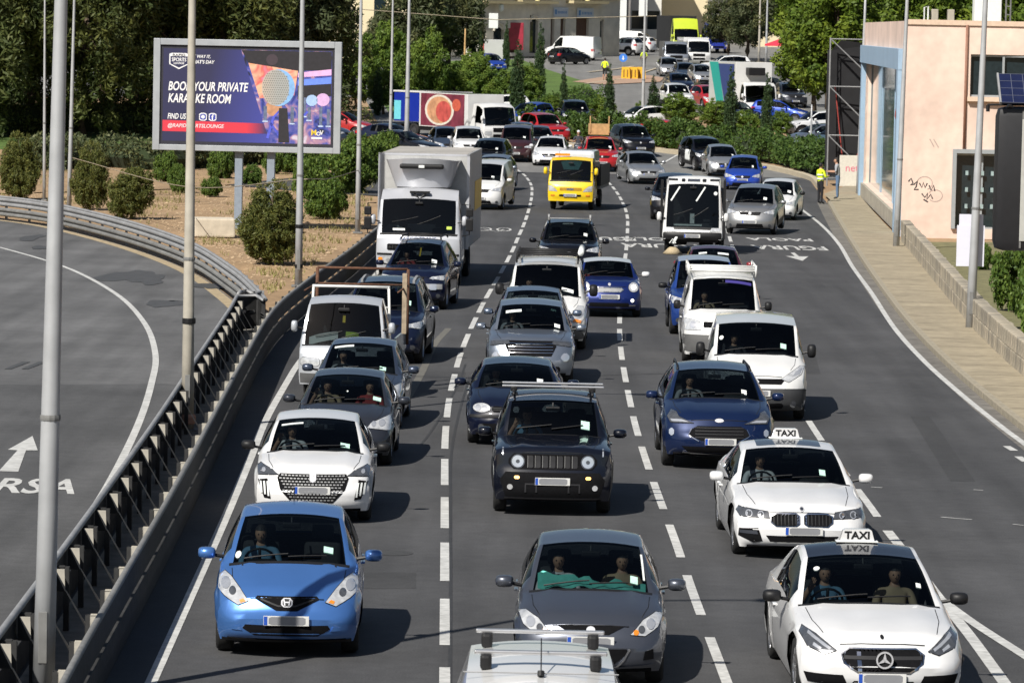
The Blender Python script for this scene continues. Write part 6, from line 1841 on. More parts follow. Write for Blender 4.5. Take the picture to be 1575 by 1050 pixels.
tree_proto('olive', [(0, 0, 3.0, 1.9, 1.8, 1.7), (-1, -.3, 2.1, 1.1, 1, 1.0), (1, 0, 2.4, 1.2, 1.1, 1.2)], 10000, .14, 'olive', 2.8, .18, 150, .24, .4, 3.6, 21)

for u, v, k, s, lab in [
    (-40, 214, 'big1', 1.05, 'tall dark tree at the far left edge of the frame'), (45, 208, 'big2', 1.1, 'tall dark tree above the lawn, left of the thick pole'), (125, 212, 'big1', 1.0, 'tall dark tree above the lawn, right of the thick pole'),
    (205, 206, 'big2', 1.0, 'tall dark tree behind the left end of the billboard'), (285, 200, 'big3', 1.15, 'grey green tree behind the billboard logo'), (355, 205, 'big2', .95, 'tall dark tree behind the middle of the billboard'), (425, 200, 'big3', 1.1, 'grey green tree behind the microphone picture'),
    (452, 198, 'big1', .85, 'tall dark tree behind the right end of the billboard'), (90, 190, 'big3', 1.25, 'grey green tree in the second row over the lawn'), (240, 186, 'big1', 1.15, 'tall dark tree in the second row above the billboard corner'), (400, 184, 'big2', 1.15, 'tall dark tree in the second row above the billboard middle'), (-5, 188, 'big3', 1.3, 'grey green tree in the second row at the left edge')]:
    tree(k, 'dark_tree', hill(u, v), s, random.uniform(0, 6.28), lab, 'tree', 'dark trees behind the billboard')
for u, v, wpx, hpx, k, lab in [(415, 406, 116, 135, 'jun', 'large olive green juniper bush in front of the concrete block'), (203, 336, 82, 80, 'jun2', 'round juniper bush right of the thin left poles'), (138, 322, 66, 110, 'jun', 'narrow dark juniper bush beside the thin left pole'), (30, 306, 74, 108, 'jun', 'broad juniper bush at the left edge above the guardrail')]:
    p = ground(u, v); s = F_PX / p.y
    tree(k, 'juniper_bush', p, wpx / s / 2.3, random.uniform(0, 6), lab, 'bush', 'junipers beside the slip road', sz=hpx / s / (2.5 if k == 'jun' else 1.95))
for i, (u, v, wpx, hpx) in enumerate([(522, 296, 130, 72), (500, 336, 80, 58), (556, 274, 90, 62), (478, 304, 80, 58), (590, 258, 70, 52), (452, 266, 90, 55), (325, 302, 40, 28), (275, 296, 44, 40), (340, 275, 50, 45), (255, 280, 46, 44), (420, 268, 44, 36), (385, 285, 40, 30)]):
    p = hill(u, v); s = F_PX / p.y
    tree('shrub', 'green_shrub', p, wpx / s / 2.4, random.uniform(0, 6), ['broad green shrub right of the billboard', 'low green shrub behind the large juniper', 'green shrub by the lamp post next to the box lorry', 'green shrub under the right end of the billboard', 'green shrub beside the box lorry mirror', 'green shrub below the microphone picture', 'small shrub left of the billboard post', 'dark shrub below the left end of the billboard', 'shrub below the middle of the billboard', 'shrub right of the round juniper', 'shrub between the billboard posts', 'small shrub behind the billboard posts'][i], 'shrub', 'green shrubs under the billboard', sz=hpx / s / 1.15)
PL = [(548, 168, 60, 85), (590, 176, 60, 70), (622, 172, 66, 110), (662, 178, 70, 130), (700, 176, 66, 80), (738, 170, 66, 86), (772, 176, 60, 70), (812, 170, 56, 70), (560, 140, 60, 90), (640, 140, 60, 60), (690, 150, 50, 50), (985, 196, 40, 38), (1045, 200, 80, 58), (1100, 204, 60, 50), (1150, 214, 56, 46), (925, 190, 50, 42), (845, 182, 46, 36), (1200, 214, 44, 44), (600, 130, 70, 100), (725, 140, 60, 60)]
ORD = 'first second third fourth fifth sixth seventh eighth ninth tenth eleventh twelfth thirteenth fourteenth fifteenth sixteenth seventeenth eighteenth nineteenth twentieth'.split()
for i, (u, v, wpx, hpx) in enumerate(PL):
    p = hill(u, v); s = F_PX / p.y
    tree('pine1' if i % 2 else 'pine2', 'young_pine', p, wpx / s / 3.2, random.uniform(0, 6), '%s young pine from the left in the roundabout planting' % ORD[sorted(PL).index((u, v, wpx, hpx))], 'tree', 'young pines of the roundabout', sz=hpx / s / 4.1)
for i, (u, v0, v1, w, lab) in enumerate([(580, 105, 178, 15, 'slim cypress by the red hatchback'), (645, 85, 172, 13, 'slim cypress behind the two thin lamp posts'), (727, 44, 118, 10, 'left one of two thin cypresses by the white trailer'), (738, 48, 122, 9, 'right one of two thin cypresses by the white trailer'), (778, 32, 108, 10, 'thin cypress in front of the arched doorway'), (795, 62, 188, 22, 'broad dark cypress above the plum van'), (830, 36, 158, 16, 'tall dark cypress left of the parked black hatchback'),
     (866, 98, 186, 11, 'thin cypress below the parked black hatchback'), (936, 98, 196, 15, 'slender cypress below the man in the yellow vest'), (1004, 116, 200, 19, 'dark cypress right of the slim lamp post'), (1123, 102, 224, 19, 'tall cypress in front of the teal side panel'), (1179, 112, 224, 17, 'tall cypress in front of the white lorry cab'), (610, 100, 170, 12, 'thin cypress between the pines above the blue lorry'), (880, 62, 100, 7, 'far thin cypress on the square')][:13]):
    p = hill(u, v1); s = F_PX / p.y
    tree('cyp', 'cypress', p, w / s / .85, random.uniform(0, 6), lab, 'cypress', 'cypresses of the roundabout', sz=(v1 - v0) / s / 3.8)
for u, v, k, s, lab in [(1252, 182, 'leafy', .85, 'bright green tree behind the blue parked car'), (1290, 196, 'leafy', 1.12, 'bright green tree behind the scaffolding'), (1275, 168, 'leafy', 1.25, 'bright green tree above the red parasol'), (1345, 172, 'leafy', 1.3, 'green tree showing over the left end of the pink building'), (1430, 172, 'leafy', 1.35, 'green tree showing over the middle of the pink building'), (1545, 176, 'leafy', 1.35, 'green tree showing over the right end of the pink building'), (1490, 165, 'leafy', 1.45, 'green tree behind the roof plant of the pink building'), (1222, 84, 'leafy', .9, 'green tree behind the red parasol')]:
    tree(k, 'leafy_tree', hill(u, v), s, random.uniform(0, 6), lab, 'tree', 'leafy trees on the right')
for u, v, s, lab in [(1150, 96, 1.35, 'grey olive tree right of the blue lorry cab'), (1120, 92, 1.2, 'grey olive tree behind the white off-roader'), (604, 122, 1.15, 'grey olive tree in front of the cream building'), (640, 122, 1.8, 'grey olive tree left of the stone facade'), (690, 118, 1.5, 'grey olive tree in front of the stone facade')]:
    tree('olive', 'olive_tree', hill(u, v), s, random.uniform(0, 6), lab, 'tree', 'olive trees')
# clipped hedges
def hedge(px, w, h, n, label, mat='hedge'):
    pts = resample(spline([tuple(hill(u, v)) for u, v in px], 8), .8)
    o0 = pts[0].copy()
    bl = [(p.x - o0.x, p.y - o0.y, p.z - o0.z + h * .5, w * .62, w * .62, h * .58) for p in pts]
    e = empty('hedge', o0, 0, label, 'hedge')
    link('foliage', foliage('foliage', bl, n, .13, LF[mat], len(px), len(bl) * 12, .30, 0, 1.9), e)
    q = MB(); q.tube([p - o0 + Vector((0, 0, h * .36)) for p in pts[1:-1]], w * .30, 6); q.build('core', M('hedge_twigs', (.02, .032, .01), rough=1, var=.3), e)
hedge([(800, 206), (870, 214), (940, 219), (1000, 224)], 1.9, 1.5, 22000, 'clipped green hedge between the red crossover and the black crossover')
hedge([(1008, 225), (1060, 232), (1120, 240)], 1.9, 1.5, 16000, 'clipped green hedge behind the black pickup')
hedge([(1126, 241), (1180, 250), (1235, 262), (1258, 272)], 1.9, 1.7, 20000, 'clipped green hedge ending at the scaffolding')
hedge([(-60, 212), (60, 208), (180, 206), (300, 202), (420, 204), (520, 206)], 3.0, 2.6, 26000, 'dark undergrowth at the foot of the tall trees', 'dark')
hedge([(60, 262), (150, 256), (240, 262), (330, 256), (430, 250), (470, 248)], 2.2, 1.5, 20000, 'overgrown olive shrubs below the billboard', 'grey')
hedge([(850, 178), (880, 170), (905, 160)], 2.4, 1.1, 6000, 'low rounded bush on the roundabout lawn')
# garden behind the stone wall
for u, v, wpx, hpx, k, lab in [(1560, 556, 170, 190, 'shrub', 'tall leafy bush behind the stone wall by the lamp post'), (1510, 480, 120, 100, 'shrub', 'leafy bush behind the stone wall under the white boards'), (1455, 415, 40, 36, 'shrub', 'small plant behind the stone wall'), (1600, 606, 150, 60, 'shrub', 'grass tuft by the end of the stone wall'), (1540, 508, 100, 110, 'shrub', 'leafy bush in the garden beside the tall one')]:
    p = ground(u + 14, v); s = F_PX / p.y
    tree(k, 'garden_bush', p + Vector((.9, .6, 0)), wpx / s / 2.4, random.uniform(0, 6), lab, 'bush', 'bushes behind the stone wall', sz=hpx / s / 1.15)

# ------------------------------------------------------------------ lamp posts
POLE = M('pole_steel', (.40, .41, .42), rough=.55, metal=.2, var=.12, vscale=3, var2=.12, v2scale=.7)
POLEO = M('old_pole', (.40, .37, .31), rough=.7, var=.15, vscale=4, var2=.15, v2scale=.8)
def lamp_post(p, h, r, label, lean=(0, 0), arm=1, mat=POLE, band_=None, collar=None):
    e = empty('lamp_post', p, 0, label, 'lamp post', 'lamp posts')
    q = MB(); n = 6
    q.tube([(lean[0] * t * h, lean[1] * t * h, -.1 + t * h) for t in np.linspace(0, 1, n)], [r * (1.15 - .72 * t) for t in np.linspace(0, 1, n)], 14)
    q.build('post', mat, e, True)
    q = MB(); q.cbox((-r * 2, -r * 2, -.02), (r * 2, r * 2, .035), .01); q.build('base_plate', GALVD, e)
    if h > 5:
        q = MB(); q.cbox((-r * .45, -r * 1.2, .45), (r * .45, -r * 1.02, 1.0), .008); q.build('access_door', GALVD, e)
        q = MB(); q.lathe([(r * 1.02, 3.02), (r * 1.05, 3.04), (r * 1.05, 3.06), (r * 1.02, 3.08)], 12); o = q.build('joint_ring', GALVD, e); o.location = (lean[0] * 3.15, 0, 0)
    if arm:
        top = Vector((lean[0] * h, lean[1] * h, h - .1))
        for sx in ((-1, 1) if arm == 2 else (arm,)):
            q = MB(); q.tube([top, top + Vector((sx * .3, 0, .35)), top + Vector((sx * 1.1, 0, .6)), top + Vector((sx * 1.7, 0, .65))], [r * .6, r * .5, r * .4, r * .35], 8); q.build('arm', mat, e, True)
            q = MB(); q.cbox((min(sx * 1.6, sx * 2.3), -.14, .6 + h - .1), (max(sx * 1.6, sx * 2.3), .14, .74 + h - .1), .05); q.build('lamp_head', GALVD, e)
    if band_:
        for z in band_:
            q = MB(); q.lathe([(r * 1.17, z), (r * 1.2, z + .02), (r * 1.2, z + .08), (r * 1.17, z + .1)], 12); q.build('strap', BLACK, e)
    if collar:
        q = MB(); q.lathe([(r * 1.2, .12), (r * 1.5, .14), (r * 1.5, .26), (r * 1.2, .3)], 14); q.build('collar', M('collar_pink', (.5, .28, .2), rough=.8, var=.15), e)
    return e
p = ground(66, 1082)
lamp_post(p, 11, .105, 'thick grey lamp post in the left foreground', lean=(.012, 0), arm=1)
lamp_post(ground(288, 662), 11, .10, 'lamp post rising from the median with a pinkish collar', arm=1, band_=(1.9,), collar=True, lean=(-.004, 0), mat=POLEO)
lamp_post(ground(459, 440), 11, .095, 'lamp post beside the large juniper bush', arm=1, band_=(1.6, .5), lean=(-.003, 0))
lamp_post(ground(550, 358), 11, .085, 'lamp post just left of the silver box lorry', arm=1, lean=(-.003, 0))
lamp_post(ground(106, 320), 10, .08, 'thin lamp post right behind the thick left post', arm=-1, lean=(.012, 0))
lamp_post(ground(68, 308), 10, .06, 'thin lamp post nearest the left edge', arm=-1, lean=(-.01, 0))
lamp_post(hill(600, 232), 10, .09, 'left one of the two thin lamp posts above the box lorry', arm=-1)
lamp_post(hill(625, 238), 10, .13, 'right one of the two thin lamp posts above the box lorry', arm=1)
lamp_post(hill(988, 200), 10, .10, 'slim lamp post in the hedge beside the cypress', arm=1)
lamp_post(hill(1320, 302), 10, .10, 'lamp post at the left corner of the pink building', arm=-1, lean=(.01, 0))
lamp_post(ground(1378, 384), 10.5, .10, 'lamp post in front of the blue framed glazing', arm=-1, lean=(.018, 0))
lamp_post(ground(1492, 511), 10.5, .105, 'lamp post standing at the stone wall', arm=-1, lean=(.018, 0))
lamp_post(hill(1246, 262), 3.5, .08, 'short bare post at the end of the hedge', arm=0)
lamp_post(hill(1178, 100), 9, .10, 'pale far lamp post right of the olive tree', arm=1)
lamp_post(hill(1167, 98), 9, .10, 'cream far lamp post beside the pale one', arm=-1, mat=POLEO)
e = lamp_post(hill(714, 128), 4.2, .11, 'wooden telegraph post among the young pines', arm=0, mat=WOOD); e.name = 'telegraph_post'; e['category'] = 'post'; del e['group']
# slack cable between the left posts
q = MB()
A, B, C_ = at(112, 243, ground(106, 320).y), at(461, 276, ground(459, 440).y), at(551, 262, ground(550, 358).y)
mid = at(285, 287, (ground(106, 320).y + ground(459, 440).y) / 2)
pts = spline([tuple(A), tuple(mid), tuple(B), tuple(at(505, 275, (B.y + C_.y) / 2)), tuple(C_)], 10)
q.tube([p - A for p in pts], .014, 5)
o = q.build('slack_cable', M('cable_tan', (.30, .25, .18), rough=.9, var=.1), None); o.location = A
tag(o, 'slack pale cable strung between the lamp posts on the left', 'cable')

# ------------------------------------------------------------------ billboard
bp = ground(372, 352); by = bp.y
def bb(u, v): return at(u, v, by)
tl, trr, bl_, brr = bb(236, 58), bb(527, 66), bb(234, 229), bb(524, 238)
cx = (tl.x + trr.x) / 2; bw = (trr.x - tl.x); zt = (tl.z + trr.z) / 2; zb = (bl_.z + brr.z) / 2; bh = zt - zb
BB = empty('billboard', (cx, by, 0), R(-4), 'large billboard advertising a karaoke room on steel posts', 'billboard')
FR = M('billboard_frame', (.36, .38, .40), rough=.5, metal=.2, var=.1, vscale=3)
hw2 = bw / 2
q = MB(); q.cbox((-hw2 + .2, -.02, zb + .2), (hw2 - .2, .12, zt - .2), .01); q.build('backing_panel', M('panel_dark', (.02, .02, .03), rough=.7, var=.2), BB)
for a, b in (((-hw2, zb), (-hw2 + .24, zt)), ((hw2 - .24, zb), (hw2, zt))):
    q = MB(); q.cbox((a[0], -.09, a[1]), (b[0], .14, b[1]), .015); q.build('frame_upright', FR, BB)
for a, b in (((-hw2 + .243, zt - .22), (hw2 - .243, zt)), ((-hw2 + .243, zb), (hw2 - .243, zb + .2))):
    q = MB(); q.cbox((a[0], -.085, a[1]), (b[0], .135, b[1]), .015); q.build('frame_beam', FR, BB)
for x in (-.28, .85):
    q = MB(); q.box((x - .13, .14, -.05), (x + .13, .40, zb + 1.2)); q.build('support_post', M('post_blue_grey', (.22, .26, .31), rough=.5, var=.1), BB)
x0, x1, z0, z1 = -hw2 + .34, hw2 - .34, zb + .32, zt - .34
bwi, bhi = x1 - x0, z1 - z0
def bs(poly, mat, d, name='print', par=None):
    """flat print: poly in 0..1 across, 0..1 down"""
    q = MB(); q.add([(x0 + a * bwi, -.021 - d, z1 - b * bhi) for a, b in poly], [tuple(range(len(poly)))])
    me = mesh(name, q.v, q.f, mat); o = link(name, me, BB); return o
def gradmat(name, c0, c1, lo, hi, ang=0.0, noise=0.0):
    m = bpy.data.materials.new(name); m.use_nodes = True; n = m.node_tree; p = n.nodes['Principled BSDF']
    tc = n.nodes.new('ShaderNodeTexCoord'); sp = n.nodes.new('ShaderNodeSeparateXYZ'); n.links.new(tc.outputs['Object'], sp.inputs[0])
    ad = n.nodes.new('ShaderNodeMath'); ad.operation = 'MULTIPLY_ADD'; ad.inputs[1].default_value = ang; n.links.new(sp.outputs['Z'], ad.inputs[0]); n.links.new(sp.outputs['X'], ad.inputs[2])
    mr = n.nodes.new('ShaderNodeMapRange'); mr.inputs['From Min'].default_value = lo; mr.inputs['From Max'].default_value = hi; n.links.new(ad.outputs[0], mr.inputs['Value'])
    r = n.nodes.new('ShaderNodeValToRGB'); r.color_ramp.elements[0].color = (*c0, 1); r.color_ramp.elements[1].color = (*c1, 1)
    n.links.new(mr.outputs[0], r.inputs[0]); n.links.new(r.outputs[0], p.inputs['Base Color']); p.inputs['Roughness'].default_value = .55
    MATS[name] = m; return m
PB = gradmat('print_blue', (.022, .022, .07), (.045, .065, .40), x0 + .3, x0 + 3.3, -.25)
MATS['print_blue'].node_tree.nodes['Color Ramp'].color_ramp.elements.new(.93).color = (.05, .06, .33, 1)
MATS['print_blue'].node_tree.nodes['Color Ramp'].color_ramp.elements[-1].color = (.02, .02, .06, 1)
bs([(0, 0), (.46, 0), (.64, 1), (0, 1)], PB, .001, 'print_left')
# photo half, a warm and violet blur of bottles and lights
def splotch(name, cols, scale, seed=0.0):
    m = bpy.data.materials.new(name); m.use_nodes = True; n = m.node_tree; p = n.nodes['Principled BSDF']
    tc = n.nodes.new('ShaderNodeTexCoord'); mp = n.nodes.new('ShaderNodeMapping'); mp.inputs['Location'].default_value = (seed, seed, seed); n.links.new(tc.outputs['Object'], mp.inputs[0])
    t = n.nodes.new('ShaderNodeTexNoise'); t.inputs['Scale'].default_value = scale; t.inputs['Detail'].default_value = 3; t.inputs['Distortion'].default_value = 1.2; n.links.new(mp.outputs[0], t.inputs['Vector'])
    r = n.nodes.new('ShaderNodeValToRGB'); r.color_ramp.elements[0].position = .3; r.color_ramp.elements[1].position = .72
    r.color_ramp.elements[0].color = (*cols[0], 1); r.color_ramp.elements[1].color = (*cols[-1], 1)
    for k, c in enumerate(cols[1:-1]): r.color_ramp.elements.new(.3 + .42 * (k + 1) / (len(cols) - 1)).color = (*c, 1)
    n.links.new(t.outputs['Fac'], r.inputs[0]); n.links.new(r.outputs[0], p.inputs['Base Color']); p.inputs['Roughness'].default_value = .55
    MATS[name] = m; return m
bs([(.46, 0), (1, 0), (1, 1), (.64, 1)], splotch('print_bar', [(.012, .012, .025), (.03, .05, .28), (.10, .10, .35), (.40, .22, .30), (.55, .5, .6)], 2.2, 3), .002, 'print_photo')
PK = M('print_black', (.018, .016, .02), rough=.6, var=.2)
bs([(.463, .003), (.998, .003), (.998, .20), (.80, .215), (.505, .14)], PK, .004, 'print_dark')
bs([(.505, .14), (.80, .215), (.78, .48), (.575, .52)], splotch('print_warm', [(.75, .30, .12), (.80, .45, .30), (.62, .12, .10), (.60, .25, .40)], 1.4, 1), .005, 'print_glow')
bs([(.80, .235), (.998, .19), (.998, .255), (.80, .285)], M('print_pink', (.75, .42, .68), rough=.5, var=.1), .006, 'print_bar_pink')
bs([(.80, .31), (.998, .275), (.998, .345), (.80, .375)], M('print_neon', (.14, .25, .80), rough=.5, var=.1), .006, 'print_bar_blue')
bs([(.80, .375), (.998, .345), (.998, .48), (.80, .52)], PK, .006, 'print_dark')
for (a, b, r_, mt) in ((.645, .10, .035, M('print_bokeh', (.05, .035, .045), rough=.6, var=.1)), (.95, .52, .04, M('print_lilac', (.62, .40, .66), rough=.5, var=.1)), (.885, .53, .035, M('print_skyblue', (.35, .50, .75), rough=.5, var=.1)), (.66, .62, .05, ORG)):
    bs([(a + r_ * math.cos(2 * math.pi * k / 14), b + r_ * 1.75 * math.sin(2 * math.pi * k / 14)) for k in range(14)], mt, .007, 'print_spot')
for a, b, w_, h_ in ((.60, .60, .02, .16), (.76, .60, .02, .18), (.835, .50, .015, .2), (.86, .60, .02, .14), (.93, .60, .018, .2), (.975, .62, .018, .18)):
    bs([(a, b), (a + w_, b), (a + w_, b + h_), (a, b + h_)], M('print_grey', (.12, .15, .24), rough=.5, var=.4, vscale=8), .008, 'print_bottle')
    bs([(a - .006, b + h_), (a + w_ + .006, b + h_), (a + w_ + .006, b + h_ + .014), (a - .006, b + h_ + .014)], M('print_light', (.45, .55, .75), rough=.5, var=.2), .009, 'print_highlight')
for pts_ in ([(.625, .95), (.66, .72), (.71, .62)], [(.64, .78), (.70, .93)], [(.82, .74), (.86, .65)]):
    bs(stroke(pts_, .016), M('print_ultra', (.08, .10, .55), rough=.5, var=.3, vscale=9), .0085, 'print_streak')
bs([(.69, .62), (.74, .62), (.755, .99), (.69, .99)], PK, .009, 'print_stand')
# microphone: rounded relief of the print, mesh head
mt = M('print_mic', (.42, .42, .40), rough=.5, var=.25, vscale=16)
bs([(.685 + .098 * math.cos(2 * math.pi * k / 26), .40 + .20 * math.sin(2 * math.pi * k / 26)) for k in range(26)], M('print_micblue', (.22, .42, .72), rough=.5, var=.15), .010, 'print_mic_rim')
bs([(.668 + .082 * math.cos(2 * math.pi * k / 26), .40 + .195 * math.sin(2 * math.pi * k / 26)) for k in range(26)], gradmat('print_micball', (.50, .40, .32), (.36, .37, .36), x0 + .58 * bwi, x0 + .68 * bwi), .011, 'print_mic_ball')
DOT = M('print_dot', (.20, .20, .18), rough=.6, var=.1)
for i in range(-6, 7):
    for j in range(-7, 8):
        if (i / 6.8) ** 2 + (j / 7.8) ** 2 < 1:
            a, b = .668 + i * .0118 + (.006 if j % 2 else 0), .40 + j * .0245
            bs([(a - .0035, b - .007), (a + .0035, b - .007), (a + .0035, b + .007), (a - .0035, b + .007)], DOT, .012, 'print_mic_mesh')
bs([(0, .775), (.60, .79), (.625, .90), (0, .895)], gradmat('print_redband', (.62, .035, .06), (.05, .03, .10), x0 + .5 * bwi, x0 + .61 * bwi), .004, 'print_band')
WP = M('print_white', (.78, .78, .78), rough=.55, var=.03)
def bt(s, a, b, w_, h_, name='lettering', shear=.2, mat=WP, bold=.02):
    me = text_mesh(name, s, 1.0, shear=shear, bold=bold)
    xs_ = [q.co.x for q in me.vertices]; ys_ = [q.co.y for q in me.vertices]
    sx = w_ * bwi / (max(xs_) - min(xs_)); sy = h_ * bhi / (max(ys_) - min(ys_)); mx, my = min(xs_), max(ys_)
    for q in me.vertices: q.co = (x0 + a * bwi + (q.co.x - mx) * sx, -.032, z1 - b * bhi + (q.co.y - my) * sy)
    me.materials.append(mat); return link(name, me, BB)
bt('BOOK YOUR PRIVATE', .032, .355, .475, .10); bt('KARAOKE ROOM', .032, .485, .375, .10)
bt('FIND US ON', .03, .70, .165, .062); bt('@RAPIDSPORTSLOUNGE', .032, .808, .335, .055, mat=M('print_pinkwhite', (.78, .62, .64), rough=.5, var=.03))
bt('MY WAY IT,', .16, .065, .12, .04); bt('THAT\'S DAY', .165, .12, .14, .04)
# shield
bs([(.035, .06), (.05, .05), (.135, .05), (.15, .06), (.15, .17), (.093, .225), (.035, .17)], WP, .006, 'shield')
bs([(.042, .085), (.143, .085), (.143, .165), (.093, .208), (.042, .165)], PB, .008, 'shield_field')
bt('RAPID', .055, .058, .075, .026, shear=0, mat=PK); bt('SPORTS', .05, .10, .086, .04, shear=0); bt('LOUNGE', .062, .148, .062, .022, shear=0)
for a in (.218, .275):
    bs(rect(a, .69, a + .045, .775, .012), WP, .006, 'icon'); bs(rect(a + .005, .70, a + .04, .765, .01), M('print_iconblue', (.04, .055, .34), rough=.5, var=.05), .008, 'icon_field')
bs([(.2405 + .011 * math.cos(2 * math.pi * k / 12), .7325 + .02 * math.sin(2 * math.pi * k / 12)) for k in range(12)], WP, .010, 'icon_lens')
bt('f', .291, .705, .014, .06, shear=0)
bt('M', .885, .845, .03, .06, shear=0, mat=M('print_yellow', (.75, .55, .05), rough=.5, var=.05)); bt('O', .915, .865, .025, .045, shear=0); bt('V', .935, .85, .022, .05, shear=0); bs(rect(.885, .925, .95, .945), WP, .010, 'logo_bar')
# concrete block by its foot
p = ground(333, 365); e = MB()
e.cbox((-.75, 0, 0), (.62, 1.4, .62), .05); o = e.build('concrete_block', M('pale_concrete', (.52, .46, .36), rough=.9, var=.15, vscale=4, var2=.1), None); o.location = p; o.rotation_euler = (0, 0, R(6))
tag(o, 'pale concrete block in front of the billboard post', 'block')
# ------------------------------------------------------------------ buildings
def wall_holes(root, name, org, du, W_, H_, holes, mat, depth=.22, reveal=None, z0=0.0):
    """wall in the plane org + t*du, with real openings; holes are (t0, z0, t1, z1)"""
    du = Vector(du).normalized(); dn = Vector((du.y, -du.x, 0))
    ts = sorted({0.0, W_} | {h[0] for h in holes} | {h[2] for h in holes}); zs_ = sorted({z0, H_} | {h[1] for h in holes} | {h[3] for h in holes})
    q = MB()
    def P(t, z, d=0.0):
        p = Vector(org) + du * t - dn * d; return (p.x, p.y, z)
    for a, b in zip(ts, ts[1:]):
        for c, d in zip(zs_, zs_[1:]):
            if any(h[0] - 1e-6 <= a and b <= h[2] + 1e-6 and h[1] - 1e-6 <= c and d <= h[3] + 1e-6 for h in holes): continue
            q.add([P(a, c), P(b, c), P(b, d), P(a, d)], [(0, 1, 2, 3)])
    for h in holes:
        a, c, b, d = h[:4]
        for e in (((a, c), (b, c)), ((b, c), (b, d)), ((b, d), (a, d)), ((a, d), (a, c))):
            q.add([P(*e[0]), P(*e[1]), P(*e[1], depth), P(*e[0], depth)], [(0, 1, 2, 3)])
    me = mesh(name, q.v, q.f, mat)
    return link(name, me, root), P, dn

PINK = M('pink_render', (.72, .55, .46), rough=.9, var=.08, vscale=3, var2=.18, v2scale=.35)
DGL = M('window_dark', (.015, .025, .03), rough=.08, spec=.6, var=.2)
A = ground(1385, 364); B = ground(1322, 300)
PBR = empty('pink_building', A, 0, 'pale pink two storey building with blue framed glazing on the right', 'building')
A0 = Vector((0, 0, 0)); Bv = B - A
zTop = at(1420, 33, A.y).z
dirF = Vector((1, .04, 0)).normalized()
S_ = F_PX / A.y
def ft(u): return (u - 1385) / S_
def fz(v): return (364 + .02 * 0 - v) / S_
holes = [(ft(1486), fz(147), ft(1640), fz(82)), (ft(1468), fz(350), ft(1590), fz(234)), (ft(1690), fz(147), ft(1800), fz(82))]
wl_, Pf, dn = wall_holes(PBR, 'front_wall', A0, dirF, 22, zTop, holes, PINK, .25, z0=-2)
wl2, Pl, dn2 = wall_holes(PBR, 'side_wall', Bv, (A0 - Bv), Bv.length, zTop, [(4.0, .7, Bv.length - 1.3, fz(108))], PINK, .35, z0=-.5)
q = MB(); q.add([(0, 0, zTop - .3), (22, .9, zTop - .3), (24, 34, zTop - .3), (Bv.x, Bv.y, zTop - .3)], [(0, 1, 2, 3)]); q.build('flat_roof', CONC, PBR)
q = MB()
q.add([Pf(-.02, zTop - .12, -.06), Pf(22, zTop - .12, -.06), Pf(22, zTop + .06, -.06), Pf(-.02, zTop + .06, -.06), Pf(-.02, zTop + .06, .25), Pf(22, zTop + .06, .25)], [(0, 1, 2, 3), (3, 2, 5, 4)]); q.build('parapet_coping', M('pink_coping', (.66, .50, .38), rough=.9, var=.1), PBR)
FRM = M('window_frame_grey', (.30, .32, .33), rough=.5, var=.06)
for hi, (a, c, b, d) in enumerate(holes):
    q = MB(); q.add([Pf(a, c, .2), Pf(b, c, .2), Pf(b, d, .2), Pf(a, d, .2)], [(0, 1, 2, 3)]); w = q.build('window', DGL, PBR)
    n = 3
    for k in range(n + 1):
        t = a + (b - a) * k / n; q = MB(); p0 = Pf(t, c, .16); q.box((t - .04, 0, c), (t + .04, .05, d)); o = q.build('frame', FRM, w); o.location = Pf(0, 0, .20); 
    for z in (c + .03, d - .04): q = MB(); q.box((a, 0, z - .04), (b, .05, z + .04)); o = q.build('frame', FRM, w); o.location = Pf(0, 0, .205)
a, c, b, d = holes[0]
q = MB(); q.box((a - .1, -.10, c - .16), (b + .1, .15, c - .004)); q.build('window_sill', M('pink_coping'), PBR)
# ground floor entrance: pale surround, posts and small panes
a, c, b, d = holes[1]
for t0, t1, z0_, z1_ in ((a - .14, a - .004, c, d + .15), (a - .004, b + .1, d + .004, d + .15)):
    q = MB(); q.box((t0, -.08, z0_), (t1, .12, z1_)); q.build('door_surround', FRM, PBR)
for t in (.55, .75): q = MB(); tt = a + (b - a) * t; q.box((tt - .09, -.12, c), (tt + .09, .05, d - .55)); q.build('door_post', FRM, PBR)
for z in (.30, .52, .74):
    for t in (.14, .30, .46):
        q = MB(); tt = a + (b - a) * t; zz = c + (d - c) * z; q.box((tt - (.05 if t != .30 else .16), -.0, zz - .08), (tt + (.05 if t != .30 else .16), .03, zz + .08)); o = q.build('reflecting_pane', M('pane_pale', (.30, .38, .38), rough=.3, var=.2), PBR); o.location = (0, .13, 0)
q = MB(); q.tube([Pf(ft(1479), fz(230), -.05), Pf(ft(1479), zTop - .1, -.05)], .05, 8); q.build('drain_pipe', M('pipe_brown', (.24, .12, .08), rough=.7, var=.15), PBR, True)
q = MB(); q.box((-.02, -.12, -.32), (ft(1468), -.004, -.12)); q.box((ft(1468), -.12, -.62), (22, -.004, -.30)); q.build('plinth_band', M('pink_coping'), PBR)
